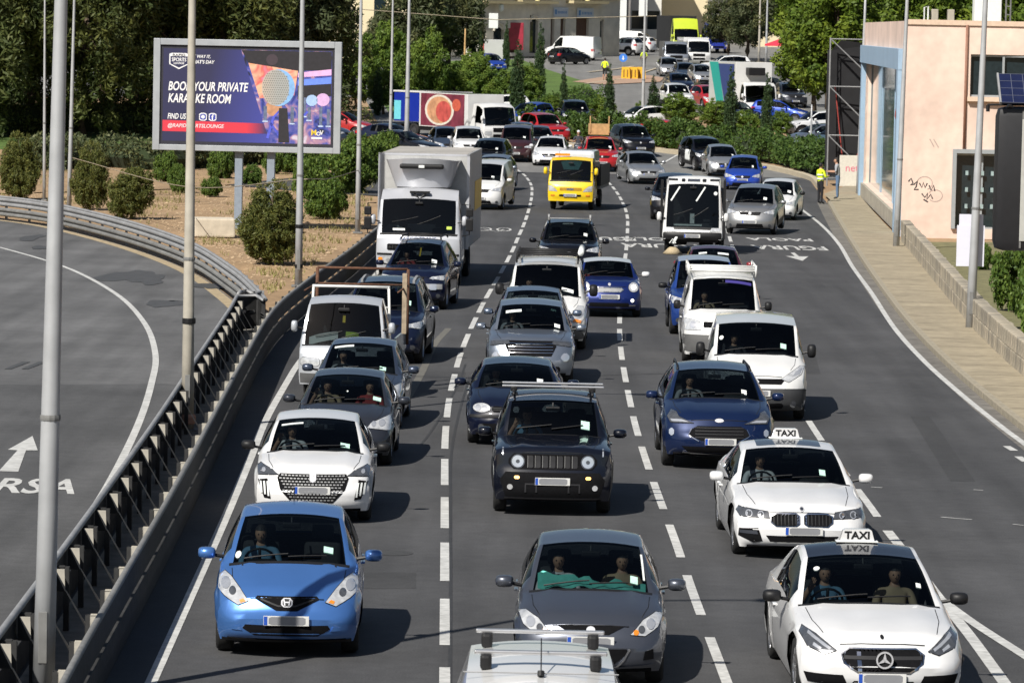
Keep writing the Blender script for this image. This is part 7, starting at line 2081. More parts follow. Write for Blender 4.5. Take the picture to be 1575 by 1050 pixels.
# blue glazing frame on the side face
BLF = M('blue_frame', (.30, .42, .55), rough=.6, var=.06, var2=.06)
L_ = Bv.length; h0, h1 = .7, fz(108)
def side_box(t0, t1, z0_, z1_, d0, d1, name, mat):
    q = MB(); v = [Pl(t, z, d) for d in (d0, d1) for t, z in ((t0, z0_), (t1, z0_), (t1, z1_), (t0, z1_))]
    q.add(v, [(0, 1, 2, 3), (7, 6, 5, 4), (0, 4, 5, 1), (1, 5, 6, 2), (2, 6, 7, 3), (3, 7, 4, 0)]); return q.build(name, mat, PBR)
side_box(3.0, L_ - .1, h1, h1 + .75, -.25, .1, 'blue_fascia', BLF)
side_box(L_ - 1.3, L_ - .12, .004, h1 - .003, -.25, .1, 'blue_pillar', BLF)
side_box(3.0, 4.0, 0.0, h1 - .003, -.2, .1, 'blue_pillar', BLF)
gl_ = side_box(4.0, L_ - 1.3, h0, h1, .28, .32, 'shop_glass', M('shop_glass', (.10, .17, .16), rough=.05, spec=.9, var=.3, vscale=.6))
for k in range(4):
    t = 4.0 + (L_ - 5.3) * k / 3; side_box(t - .08, t + .08, h0, h1, .24, .27, 'mullion', BLF if k % 3 else FRM)
side_box(4.0, L_ - 1.3, .1, h0 - .004, -.12, .3, 'shop_plinth', CONC)
# lettering strip on the blue pillar
me = text_mesh('lettering', 'L', .5, extrude=.002); me.materials.append(M('letter_blue'))
t = link('lettering', me, PBR); t.rotation_euler = (math.pi / 2, 0, math.atan2(-Bv.y, -Bv.x)); t.location = Pl(L_ - .8, fz(155), -.262)
q = MB(); q.add([Pl(L_ - 1.5, fz(180), -.26), Pl(L_ - .8, fz(185), -.26), Pl(L_ - .5, fz(175), -.26), Pl(L_ - 1.0, fz(168), -.26)], [(0, 1, 2, 3)]); q.build('red_mark', RED1, PBR)
# graffiti
GR = M('graffiti_black', (.03, .03, .035), rough=.7, var=.2); GRP = M('graffiti_faint', (.42, .33, .29), rough=.8, var=.1)
def scribble(px, w, mat):
    pl = stroke([(ft(u), fz(v)) for u, v in px], w); q = MB(); n = len(pl) // 2
    q.add([Pf(t, z, -.006) for t, z in pl], [(i, i + 1, 2 * n - 2 - i, 2 * n - 1 - i) for i in range(n - 1)]); q.build('graffiti', mat, PBR)
for px in ([(1395, 279), (1399, 274), (1402, 281), (1398, 284), (1404, 283), (1409, 277), (1407, 287), (1404, 291), (1411, 291)], [(1412, 281), (1416, 288), (1418, 280), (1421, 288), (1424, 281)], [(1416, 297), (1421, 303), (1425, 296), (1424, 306), (1430, 298), (1433, 305)], [(1419, 306), (1426, 310)], [(1427, 284), (1430, 292), (1434, 284), (1436, 293)]): scribble(px, .05, GR)
scribble([(1420 + 12 * math.cos(a), 281 + 10 * math.sin(a)) for a in np.linspace(-3.0, 1.2, 16)], .03, GRP); scribble([(1437 + 11 * math.cos(a), 300 + 9 * math.sin(a)) for a in np.linspace(-2.6, 2.4, 16)], .03, GRP)
scribble([(1426, 213), (1433, 225)], .04, GRP); scribble([(1432, 213), (1440, 226)], .04, GRP)
# roof plant
for u0, u1, h, m_ in ((1498, 1516, 2.4, PAPER), (1518, 1540, 2.4, PAPER)):
    q = MB(); q.cbox((ft(u0), 2, zTop), (ft(u1), 2.8, zTop + h), .04); q.build('roof_tank', m_, PBR)
for u in (1430, 1455): q = MB(); q.cbox((ft(u), 1.5, zTop), (ft(u + 10), 1.9, zTop + .45), .03); q.build('roof_box', CONC, PBR)
q = MB(); q.tube([(ft(1418), 1.5, zTop), (ft(1418), 1.5, zTop + .5), (ft(1424), 1.5, zTop + .55), (ft(1424), 1.5, zTop)], .03, 6); q.build('vent_pipe', PAPER, PBR)
q = MB()
for u in (1545, 1552): q.tube([(ft(u), 1.6, zTop), (ft(u), 1.6, zTop + 2.5)], .03, 5)
for z in np.arange(.3, 2.4, .3): q.tube([(ft(1545), 1.6, zTop + z), (ft(1552), 1.6, zTop + z)], .02, 5)
q.build('roof_ladder', GALVD, PBR)
# garden ground inside the wall
hp('garden', [(1392, 372), (1450, 440), (1545, 556), (1640, 640), (1760, 640), (1760, 372)], -0.01, M('garden_soil', (.16, .15, .07), rough=.95, var=.35, vscale=3, bump=.6, bscale=12), 'weedy garden between wall and pink building')

# scaffold with black netting
p = ground(1272, 286); sy = p.y; ss = F_PX / sy
SF = empty('scaffold_tower', p, 0, 'aluminium scaffold tower with black netting beside the pink building', 'scaffold')
wS = 62 / ss; hS = at(1272, 58, sy).z
NET = M('black_netting', (.012, .012, .014), rough=.8, var=.25, vscale=2)
q = MB(); q.add([(.1, .9, .5), (wS + .3, 1.1, .5), (wS + .3, 1.0, hS - .3), (.55, .75, hS - .1), (.1, .8, hS - .6)], [(0, 1, 2, 3, 4)]); q.build('netting', NET, SF)
q = MB(); q.add([(.1, .9, .5), (.1, .8, hS - .6), (.1, 3.5, hS - .6), (.1, 3.5, .5)], [(0, 1, 2, 3)]); q.build('netting', NET, SF)
def truss(a, b, w=.2, mat=GALV, name='truss'):
    a, b = Vector(a), Vector(b); q = MB(); d = (b - a); n = max(2, int(d.length / .45)); off = Vector((0, w, 0))
    q.tube([a, b], .03, 6); q.tube([a + off, b + off], .03, 6)
    for k in range(n): q.tube([a + d * k / n + (off if k % 2 else Vector()), a + d * (k + 1) / n + (Vector() if k % 2 else off)], .014, 4)
    return q.build(name, mat, SF)
for x in (0, wS): truss((x, 0, 0), (x, 0, hS), name='standard')
lv = [at(1272, v, sy).z for v in (60, 133, 208)]
for z in lv: truss((0, 0, z), (wS, 0, z), name='ledger')
for za, zb_ in ((lv[0], lv[1] + .5), (lv[1], lv[2] + .5), (lv[2], .6)): truss((0, 0, za), (wS, 0, zb_), .12, name='brace')
for za in (lv[0] - .2,): q = MB(); q.tube([(.3, .5, lv[1]), (.8, .6, .8)], .03, 5); q.tube([(1.7, .5, lv[2] - .2), (1.2, .6, .8)], .03, 5); q.build('red_brace', M('red_tube', (.35, .05, .04), rough=.6, var=.2), SF)
e = empty('banner', ground(1308, 290), R(8), 'white banner with pink lettering at the foot of the scaffold', 'banner')
q = MB(); q.cbox((-.55, -.02, .1), (.75, .02, 1.55), .01); q.build('sheet', M('banner_cream', (.66, .63, .55), rough=.8, var=.08), e)
me = text_mesh('lettering', 'net.', .5, extrude=.001); me.materials.append(M('letter_pink', (.72, .18, .26), rough=.6, var=.05)); t = link('lettering', me, e); t.rotation_euler = (math.pi / 2, 0, 0); t.location = (.1, -.026, .95)

# variable message sign with solar panel at the right edge
VY = 70.0
def vz(v): return at(1550, v, VY).z
x0v, x1v = at(1531, 280, VY).x, at(1531, 280, VY).x + 1.9
VS = empty('message_sign', (x0v, VY, 0), 0, 'black message sign on a mast with a solar panel on top, at the right edge', 'sign')
zb_, zt_ = vz(386), vz(164)
q = MB(); q.cbox((0, 0, zb_), (1.9, .42, zt_), .16); q.build('housing', M('sign_black', (.013, .013, .015), rough=.45, var=.15), VS, True, 35)
q = MB(); q.cbox((.40, -.018, zb_ + .16), (1.75, -.002, zt_ - .2), .005); q.build('display_panel', M('panel_grey', (.42, .42, .39), rough=.7, var=.08), VS)
q = MB(); q.box((.40, -.006, zb_ + .05), (.43, -.001, zt_ - .05)); q.build('housing_seam', GALVD, VS)
q = MB(); q.tube([(-.14, .2, vz(164) + .02), (.5, .2, vz(163) + .02)], .018, 6); q.lathe([(.001, -.05), (.03, -.05), (.03, .05), (.001, .05)], 8, Matrix.Translation((-.13, .2, vz(168)))); q.build('sensor_arm', BLACK, VS)
m_ = Matrix.Translation((.05, -.1, vz(160))) @ Matrix.Rotation(R(38), 4, 'X')
q = MB(); q.box((0, 0, 0), (1.5, .72, .03), m_); sp_ = q.build('solar_panel', M('solar_blue', (.012, .016, .05), rough=.15, spec=.8, var=.15), VS)
q = MB()
for k in range(9): q.box((k * .1875 - .004, 0, .031), (k * .1875 + .004, .72, .035), m_)
for k in range(5): q.box((0, k * .18 - .004, .031), (1.5, k * .18 + .004, .0345), m_)
q.build('cell_grid', M('cell_line', (.10, .11, .15), rough=.4, var=.1), sp_)
q = MB(); q.box((-.03, -.01, -.01), (-.002, .73, .045), m_); q.build('panel_frame', GALV, sp_)
q = MB(); q.tube([(1.0, .25, -.1), (1.0, .25, zb_ + .1)], .10, 10); q.tube([(.9, .25, zt_ - .02), (.9, .25, zt_ + .35)], .04, 8); q.build('mast', POLE, VS, True)
q = MB(); q.tube([(.12, .16, zt_ - .08), (.2, .1, zt_ + .03), (.3, .16, zt_ - .06)], .03, 5); q.build('lifting_eye', GALV, VS)
# white boards fixed to the lamp post
py = ground(1492, 511).y
def wb(u, v): return at(u, v, py)
e = empty('notice_boards', (wb(1494, 410).x, py + .16, 0), 0, 'two overlapping blank white boards strapped to the lamp post', 'board')
WB = M('board_white', (.66, .66, .74), rough=.6, var=.03)
q = MB(); q.box((-.36, 0, wb(1490, 410).z), (.32, .012, wb(1490, 347).z)); q.build('board', WB, e)
q = MB(); q.box((-.31, .014, wb(1490, 350).z), (.28, .026, wb(1490, 330).z)); q.build('board', WB, e)

# ------------------------------------------------------------------ the town beyond
STF = M('facade_stone', (.62, .57, .48), rough=.9, var=.12, vscale=1.5, var2=.12, v2scale=.25)
CRM = M('cream_render', (.70, .60, .40), rough=.9, var=.06, var2=.08, v2scale=.2)
GRYW = M('grey_render', (.20, .19, .18), rough=.9, var=.1, var2=.1)
C0 = hill(640, 93); C1 = hill(948, 80); d_ = (C1 - C0); d_.z = 0
C1 = C0 + Vector((math.cos(R(50)), math.sin(R(50)), 0)) * ((C1.x - C0.x) / math.cos(R(50))); LF_ = (C1 - C0).length
TB = empty('stone_building', C0, 0, 'grey limestone town building with arched doorways behind the square', 'building')
def facpt(u, v):
    """place on the facade plane"""
    d = CAM_M @ Vector(((u - CU) / F_PX, -(v - CV) / F_PX, -1)); n = Vector((math.sin(R(50)), -math.cos(R(50)), 0)); o = Vector((0, 0, CAM_H))
    t = (C0 - o).dot(n) / d.dot(n); p = o + d * t
    return ((p - C0).xy).length * (1 if p.x > C0.x else -1), p.z - C0.z
hs = []
for u0, v0, u1, v1, kind in [(758, 98, 775, 36, 'arch'), (781, 96, 796, 44, 'door'), (814, 92, 828, 24, 'arch'), (737, 98, 748, 40, 'door'), (846, 90, 853, 28, 'door'), (861, 90, 870, 28, 'door'), (885, 88, 906, 28, 'door'), (922, 86, 929, 28, 'arch'), (763, -6, 772, -60, 'win'), (815, -10, 825, -60, 'win'), (860, -10, 868, -60, 'win'), (900, -10, 908, -60, 'win')]:
    t0, z0_ = facpt(u0, v0); t1, z1_ = facpt(u1, v1); z0_ = max(z0_, .05) if kind == 'win' else .05
    if kind != 'win': z1_ = max(z1_, 2.6)
    hs.append((t0, z0_, t1, z1_, kind))
wl3, Pt, dt = wall_holes(TB, 'facade', Vector((0, 0, 0)), (math.cos(R(50)), math.sin(R(50)), 0), LF_, 14, [h[:4] for h in hs], STF, .35, z0=-4)
WOODD = M('door_brown', (.10, .05, .03), rough=.7, var=.25)
for a, c, b, d, kind in hs:
    q = MB(); q.add([Pt(a, c, .3), Pt(b, c, .3), Pt(b, d, .3), Pt(a, d, .3)], [(0, 1, 2, 3)]); q.build('door' if kind != 'win' else 'window', WOODD if kind == 'door' else DGL, TB)
    if kind == 'arch':
        m = (a + b) / 2; r_ = (b - a) / 2; pts = [Pt(m + r_ * math.cos(x), d - r_ + r_ * math.sin(x), -.0) for x in np.linspace(0, math.pi, 10)]
        q = MB(); k0 = len(pts); q.add([Pt(b, d + .02, -.003), Pt(a, d + .02, -.003)] + [(p[0] + dt.x * .004, p[1] + dt.y * .004, p[2]) for p in reversed(pts)], [(0, i + 2, i + 3) if i < 5 else (1, i + 2, i + 3) for i in range(9)] + [(0, 7, 1)]); q.build('arch_spandrel', STF, TB)
        q = MB(); q.tube([(p[0] + dt.x * .05, p[1] + dt.y * .05, p[2]) for p in pts], .09, 6); q.build('arch_moulding', STF, TB)
tz = facpt(800, 4)[1]
for z, dep in ((tz + .6, .35), (.6, .12)):
    q = MB(); q.add([Pt(0, z - .15, -dep), Pt(LF_, z - .15, -dep), Pt(LF_, z + .15, -dep), Pt(0, z + .15, -dep), Pt(0, z + .15, .0), Pt(LF_, z + .15, .0), Pt(0, z - .15, .0), Pt(LF_, z - .15, .0)], [(0, 1, 2, 3), (3, 2, 5, 4), (0, 6, 7, 1)]); q.build('string_course', STF, TB)
for u0, u1, v0, v1 in ((850, 873, 12, 26), (886, 912, 13, 28)):
    t0, z0_ = facpt(u0, v1); t1, z1_ = facpt(u1, v0)
    q = MB(); q.add([Pt(t0, z0_, -.1), Pt(t1, z0_, -.1), Pt(t1, z1_, -.1), Pt(t0, z1_, -.1)], [(0, 1, 2, 3)]); sg = q.build('shop_sign', M('sign_pale', (.52, .56, .62), rough=.6, var=.05), TB)
    q = MB()
    for k in range(7): 
        a = t0 + (t1 - t0) * (.30 + .09 * k); q.add([Pt(a, z0_ + (z1_ - z0_) * .35, -.112), Pt(a + (t1 - t0) * .05, z0_ + (z1_ - z0_) * .35, -.112), Pt(a + (t1 - t0) * .05, z0_ + (z1_ - z0_) * .6, -.112), Pt(a, z0_ + (z1_ - z0_) * .6, -.112)], [(0, 1, 2, 3)])
    a = t0 + (t1 - t0) * .1; q.add([Pt(a, z0_ + (z1_ - z0_) * .25, -.112), Pt(a + (t1 - t0) * .12, z0_ + (z1_ - z0_) * .25, -.112), Pt(a + (t1 - t0) * .12, z0_ + (z1_ - z0_) * .75, -.112), Pt(a, z0_ + (z1_ - z0_) * .75, -.112)], [(0, 1, 2, 3)])
    o = q.build('sign_lettering', M('letter_sky', (.10, .25, .50), rough=.6, var=.05), sg); o['kind'] = 'stuff'
for u in (765, 820, 898):                   # balconies with corbels
    t, z = facpt(u, 6); q = MB(); v = [Pt(tt, zz, dd) for dd in (-.9, 0) for tt, zz in ((t - 2.5, z), (t + 2.5, z), (t + 2.5, z + .25), (t - 2.5, z + .25))]
    q.add(v, [(0, 1, 2, 3), (0, 4, 5, 1), (1, 5, 6, 2), (2, 6, 7, 3), (3, 7, 4, 0)]); q.build('balcony', M('balcony_stone', (.5, .42, .25), rough=.9, var=.15), TB)
for u, v_, mt in ((763, 12, PAPER), (819, 2, M('lantern_cream', (.7, .6, .3), rough=.6, var=.1)), (896, 0, M('lantern_cream'))):
    t, z = facpt(u, v_); q = MB(); q.lathe([(.05, -.35), (.22, -.2), (.22, .25), (.05, .35)], 8, Matrix.Translation(Pt(t, z, -.6))); q.build('wall_lantern', mt, TB)
# hanging sign
t, z = facpt(743, 32); q = MB(); q.cbox((-.4, -.08, -.65), (.4, .08, .65), .02); o = q.build('hanging_sign', PAPER, TB); o.location = Pt(t, z, -1.2)
q = MB(); t, z = facpt(789, 56); q.cbox((-.7, -.1, -1.2), (.7, .1, 1.2), .04); o = q.build('red_kiosk', M('kiosk_red', (.30, .02, .04), rough=.5, var=.3, vscale=2), TB); o.location = Pt(t, z, -.3)
# sunlit cream end wall
q = MB(); q.box((-18, 0, -4), (0, .3, 13)); cw = q.build('end_wall', CRM, TB)
for x in (-3.2, -9, -14):
    q = MB(); q.box((x - .5, -.02, 3.2), (x + .5, .02, 5.4)); w = q.build('window', DGL, TB); q = MB(); q.box((x - .62, -.12, 3.0), (x + .62, .06, 3.19)); q.build('window_sill', STF, TB)
# far blocks closing the view
def block(name, u0, u1, v, h, mat, label, depth=10, wins=0):
    a, b = hill(u0, v), hill(u1, v); e = empty(name, a, 0, label, 'building')
    w = b.x - a.x
    holes = []
    for k in range(wins):
        t = w * (k + .5) / wins; holes += [(t - .6, 1.6 + 3.2 * j, t + .6, 3.4 + 3.2 * j) for j in range(int(h // 3.4))]
    o, P_, n_ = wall_holes(e, 'front_wall', Vector((0, 0, 0)), (1, 0, 0), w, h, holes, mat, .3, z0=-3)
    q = MB(); q.box((0, .32, -3), (w, depth, h)); q.build('block_body', mat, e)
    for a_, c_, b_, d_ in holes:
        q = MB(); q.add([P_(a_, c_, .28), P_(b_, c_, .28), P_(b_, d_, .28), P_(a_, d_, .28)], [(0, 1, 2, 3)]); q.build('window', DGL, e)
    return e
e = block('gate_house', 940, 968, 72, 9, GRYW, 'grey gate house with white piers right of the stone facade')
q = MB(); q.box((.2, -.3, 0), (1.4, -.004, 9)); q.build('white_pier', PAPER, e)
q = MB(); q.box((2.6, -.3, 3), (3.4, -.004, 9)); q.build('white_pier', PAPER, e)
block('white_house', 968, 1015, 70, 11, M('white_render', (.68, .66, .6), rough=.9, var=.06), 'white walled house behind the parked vans', wins=2)
block('cream_house', 1012, 1092, 66, 12, CRM, 'cream walled building behind the lime green lorry')
block('warehouse', 1088, 1165, 68, 12, GRYW, 'dark grey warehouse behind the blue lorry cab')
block('cream_house', 1160, 1250, 72, 12, CRM, 'cream house between the far lamp posts and the green tree', wins=3)
block('cream_house', 1240, 1600, 66, 13, CRM, 'cream terrace behind the leafy trees on the right', wins=8)
block('cream_house', -100, 660, 60, 14, CRM, 'long cream terrace hidden behind the dark trees', wins=12)
# red parasol
p = hill(1203, 112); e = empty('parasol', p, 0, 'red parasol beside the far lamp posts', 'parasol')
q = MB(); q.lathe([(.02, 2.9), (1.5, 2.35), (1.52, 2.2), (1.48, 2.2), (.02, 2.8)], 8); q.build('canopy', M('parasol_red', (.62, .03, .06), rough=.8, var=.1), e)
q = MB(); q.tube([(0, 0, 0), (0, 0, 2.8)], .04, 6); q.build('pole', PAPER, e)
# yellow plastic barriers and blue arrow sign on the island
YB = M('barrier_yellow', (.75, .42, .03), rough=.5, var=.08)
for k, u in enumerate((962, 974, 986)):
    e = empty('road_barrier', hill(u, 122), 0, ['yellow plastic barrier at the left end of the island row', 'yellow plastic barrier in the middle of the island row', 'yellow plastic barrier at the right end of the island row'][k], 'barrier', 'yellow barriers')
    q = MB(); q.prism([(-.36, 0), (.36, 0), (.30, .95), (-.30, .95)], 'y', -.22, .22); q.build('shell', YB, e)
    for x in (-.14, .14): q = MB(); q.prism([(x - .05, .15), (x + .05, .15), (x + .05, .75), (x - .05, .75)], 'y', -.235, -.222); q.build('recess', M('recess_brown', (.25, .13, .02), rough=.7, var=.1), e)
e = empty('arrow_sign', hill(958, 114), 0, 'round blue arrow sign on the traffic island', 'sign')
q = MB(); q.tube([(0, 0, 0), (0, 0, 1.1)], .03, 6); q.build('stem', GALV, e); q = MB(); q.add([(x, -.04, 1.3 + z) for x, z in circle(0, 0, .34, 16)] + [(x, -.02, 1.3 + z) for x, z in circle(0, 0, .34, 16)], [tuple(range(16)), tuple(range(31, 15, -1))] + [(i, i + 16, (i + 1) % 16 + 16, (i + 1) % 16) for i in range(16)]); q.build('disc', M('sign_blue', (.05, .2, .65), rough=.5, var=.05), e)
q = MB(); q.prism([(-.05, 1.45), (.05, 1.45), (.05, 1.25), (.14, 1.25), (0, 1.1), (-.14, 1.25), (-.05, 1.25)], 'y', -.05, -.042); q.build('arrow', PAPER, e)
# overhead wire across the square
q = MB(); a, b = at(520, 12, 330), at(1010, 25, 330); q.tube([a - a, (b - a) * .5 + Vector((0, 0, -.6)), b - a], .03, 4); o = q.build('overhead_wire', M('cable_tan'), None); o.location = a; tag(o, 'overhead wire crossing in front of the stone facade', 'wire')

# ------------------------------------------------------------------ people
SKIN = M('skin', (.42, .24, .16), rough=.6, var=.06, vscale=20); HAIR = M('hair_dark', (.02, .015, .012), rough=.7, var=.2)
HIVIS = M('hi_vis_yellow', (.62, .78, .02), rough=.7, var=.1); TROU = M('trousers_black', (.012, .012, .016), rough=.9, var=.15); JEAN = M('jeans_blue', (.10, .16, .26), rough=.9, var=.15); TEE = M('tee_grey', (.30, .31, .33), rough=.9, var=.1)
WSH = M('shirt_white', (.7, .7, .72), rough=.85, var=.08); SHO = M('shoes', (.02, .02, .02), rough=.6, var=.1)
def figure(J, R_, E, mats, cls, head, name='body'):
    """one continuous skin over a skeleton; faces take the cloth of the nearest bone"""
    keys = list(J)
    me = bpy.data.meshes.new('skeleton'); me.from_pydata([J[k] for k in keys], [(keys.index(a), keys.index(b)) for a, b in E], [])
    o = bpy.data.objects.new('skeleton', me); TMP.collection.objects.link(o)
    m = o.modifiers.new('s', 'SKIN')
    for i, k in enumerate(keys): me.skin_vertices[0].data[i].radius = (R_[k], R_[k]) if not isinstance(R_[k], tuple) else R_[k]
    me.skin_vertices[0].data[keys.index('pelvis')].use_root = True
    o.modifiers.new('d', 'SUBSURF').levels = 2
    TMP.view_layers[0].update(); dg = TMP.view_layers[0].depsgraph; ev = o.evaluated_get(dg)
    out = bpy.data.meshes.new_from_object(ev); bpy.data.objects.remove(o)
    out.name = name; out.materials.clear()
    for mm in mats: out.materials.append(mm)
    segs = [(Vector(J[a]), Vector(J[b]), cls(a, b)) for a, b in E]
    for f_ in out.polygons:
        c = Vector(f_.center); best = None
        for a, b, k in segs:
            d = b - a; t = max(0, min(1, (c - a).dot(d) / max(1e-6, d.dot(d)))); dist = (c - a - d * t).length
            if best is None or dist < best[0]: best = (dist, k)
        f_.material_index = best[1]; f_.use_smooth = True
    bm = bmesh.new(); bm.from_mesh(out)
    r_ = bmesh.ops.create_uvsphere(bm, u_segments=16, v_segments=12, radius=1)
    for v in r_['verts']:
        x, y, z = v.co; t = 1 - .22 * max(0, -z)
        v.co = (head[0] + x * .078 * t, head[1] + y * .098 * (1 - .1 * max(0, -z)) - .012 * max(0, -z), head[2] + z * .118)
        for f_ in v.link_faces: f_.material_index = 0; f_.smooth = True
    bm.to_mesh(out); bm.free()
    return out
def hand(J, R_, E, w, d, side):
    """palm, four fingers and a thumb"""
    w = Vector(w); d = Vector(d).normalized(); s = Vector((1, 0, 0)) if abs(d.x) < .7 else Vector((0, 0, 1)); s = (s - d * s.dot(d)).normalized()
    n = d.cross(s)
    J['palm' + side] = tuple(w + d * .06); R_['palm' + side] = (.032, .02); E.append(('wr' + side, 'palm' + side))
    for k, (o, L) in enumerate(((-.028, .075), (-.01, .088), (.01, .084), (.028, .068))):
        a, b = 'f%d%s' % (k, side), 'g%d%s' % (k, side)
        J[a] = tuple(w + d * (.085 + L * .45) + s * o * 1.1 + n * .008); J[b] = tuple(w + d * (.085 + L * .85) + s * o + n * .03); R_[a] = .0095; R_[b] = .0085
        E += [('palm' + side, a), (a, b)]
    J['th' + side] = tuple(w + d * .075 + s * .055); R_['th' + side] = .011; E.append(('wr' + side, 'th' + side))
def person(p, rz, label, armL, armR, top=1, legs=((-.10, 0), (.10, 0)), mats=None, h=1.75, group=None, hat=None, lean=0.0, hair=HAIR, shorts=False, look=0.0):
    """standing figure; arms are (elbow, wrist) points on each side"""
    J = dict(pelvis=(0, 0, .95), waist=(0, lean * .3, 1.10), chest=(0, lean * .8, 1.33), neck=(0, lean * 1.1, 1.49), head=(0, lean * 1.25, 1.57))
    R_ = dict(pelvis=(.155, .12), waist=(.15, .11), chest=(.17, .12), neck=.06, head=.052)
    E = [('pelvis', 'waist'), ('waist', 'chest'), ('chest', 'neck'), ('neck', 'head')]
    for s, sx, (el, wr) in (('L', -1, armL), ('R', 1, armR)):
        J['sh' + s] = (sx * .19, lean * .95, 1.42); J['el' + s] = el; J['wr' + s] = wr; R_['sh' + s] = .065; R_['el' + s] = .048; R_['wr' + s] = .034
        E += [('chest', 'sh' + s), ('sh' + s, 'el' + s), ('el' + s, 'wr' + s)]
        hand(J, R_, E, wr, Vector(wr) - Vector(el), s)
    for s, (fx, fy) in (('L', legs[0]), ('R', legs[1])):
        sx = -1 if s == 'L' else 1
        J['hip' + s] = (sx * .095, 0, .88); J['kn' + s] = (fx, fy * .5 - .02, .49); J['an' + s] = (fx * 1.05, fy, .09); J['to' + s] = (fx * 1.15, fy - .16, .045)
        R_['hip' + s] = .095; R_['kn' + s] = .062; R_['an' + s] = .045; R_['to' + s] = .04
        E += [('pelvis', 'hip' + s), ('hip' + s, 'kn' + s), ('kn' + s, 'an' + s), ('an' + s, 'to' + s)]
    mats = mats or [SKIN, HIVIS, TROU, SHO]
    def cls(a, b):
        if b in ('head', 'crown') or a == 'neck': return 0
        if b[:2] in ('pa', 'th', 'f0', 'f1', 'f2', 'f3', 'g0', 'g1', 'g2', 'g3'): return 0
        if b.startswith('wr'): return 1 if top == 1 else 0
        if b[:2] in ('an',): return 0 if shorts else 2
        if b[:2] == 'to': return 3
        if b[:2] in ('hi', 'kn'): return 2
        return 1
    e = empty('person', p, rz, label, 'person', group); e.scale = (h / 1.75,) * 3
    hx, hy, hz = 0, lean * 1.3 - .015, 1.635
    link('body', figure(J, R_, E, mats, cls, (hx, hy, hz)), e)
    bm = bmesh.new(); bmesh.ops.create_uvsphere(bm, u_segments=12, v_segments=8, radius=.132)
    bmesh.ops.delete(bm, geom=[v for v in bm.verts if v.co.z < -.06 or (v.co.y < -.03 and v.co.z < .035)], context='VERTS')
    for v in bm.verts: v.co = (v.co.x * .66 + hx, v.co.y * .82 + hy + .008, v.co.z * .95 + hz + .008)
    me = bpy.data.meshes.new('hair' if not hat else 'cap'); bm.to_mesh(me); bm.free(); me.materials.append(hat or hair); link(me.name, me, e)
    q = MB()
    for sx in (-1, 1): q.lathe([(.001, -.012), (.012, 0), (.001, .012)], 6, Matrix.Translation((hx + sx * .03, hy - .09, hz + .01)))
    q.build('eyes', BLACK, e)
    q = MB(); q.add([(hx - .014, hy - .088, hz - .018), (hx + .014, hy - .088, hz - .018), (hx, hy - .118, hz - .014), (hx, hy - .088, hz + .025)], [(0, 1, 2), (0, 2, 3), (2, 1, 3)]); q.build('nose', SKIN, e)
    q = MB(); q.box((hx - .022, hy - .094, hz - .048), (hx + .022, hy - .085, hz - .038)); q.build('mouth', M('lips', (.25, .09, .07), rough=.6, var=.05), e)
    return e
e = person(ground(1261, 314), R(125), 'officer in yellow jacket and black cap standing at the kerb', ((-.28, -.05, 1.15), (-.12, -.30, 1.18)), ((.28, -.05, 1.15), (.12, -.32, 1.20)), hat=BLACK)
for z in (1.05, 1.22):
    q = MB(); q.lathe([(.172, z), (.176, z + .01), (.176, z + .05), (.172, z + .06)], 16); o = q.build('reflective_band', PAPER, e); o.scale = (1.0, .78, 1)
person(ground(1288, 311) + Vector((0, 0, .125)), R(-100), 'man in grey T-shirt and blue jeans facing the officer', ((-.26, -.08, 1.16), (-.16, -.36, 1.18)), ((.26, -.08, 1.16), (.14, -.38, 1.16)), top=0, mats=[SKIN, TEE, JEAN, SHO], lean=-.06, h=1.78)
person(hill(930, 124), R(160), 'steward in yellow vest and black shorts standing left of the barriers', ((-.28, .02, 1.15), (-.26, -.12, .92)), ((.28, .02, 1.15), (.24, -.16, .95)), top=0, shorts=True, legs=((-.12, .08), (.12, -.06)))
person(hill(990, 108), R(200), 'steward in yellow vest near the slim lamp post', ((-.28, .02, 1.15), (-.24, -.14, .95)), ((.28, .02, 1.15), (.24, -.16, .95)), top=0)
person(hill(1072, 160), R(20), 'man in dark clothes standing beside the white patrol car', ((-.28, .02, 1.15), (-.26, -.1, .9)), ((.28, .02, 1.15), (.26, -.1, .9)), mats=[SKIN, M('coat_olive', (.05, .05, .03), rough=.9, var=.1), TROU, SHO])
person(hill(1085, 98), R(10), 'man in white shirt in front of the blue lorry cab', ((-.28, .02, 1.15), (-.26, -.1, .9)), ((.28, .02, 1.15), (.26, -.1, .9)), mats=[SKIN, WSH, TROU, SHO])
# scooter rider between the lanes
p = ground(889, 250); e = empty('motor_scooter', p, R(-3), 'motor scooter ridden between the white saloon and the red off-roader', 'scooter')
for y in (-.65, .62): add_wheel(e, 0, y, .25, .12, 'steel')
q = MB(); q.cbox((-.18, -.05, .35), (.18, .75, .72), .1); q.build('body', BLACK, e, True)
q = MB(); q.cbox((-.2, -.62, .35), (.2, -.42, .98), .08); q.build('front_shield', GUN, e, True)
q = MB(); q.cbox((-.15, .0, .73), (.15, .7, .82), .04); q.build('seat', BLACK, e)
q = MB(); q.tube([(-.34, -.42, 1.06), (0, -.5, 1.02), (.34, -.42, 1.06)], .02, 6); q.build('handlebar', GALV, e); q = MB(); q.lathe([(.001, 0), (.07, .02), (.08, .06)], 10, Matrix.Translation((0, -.62, .85)) @ Matrix.Rotation(R(90), 4, 'X')); q.build('headlight', LAMPB, e)
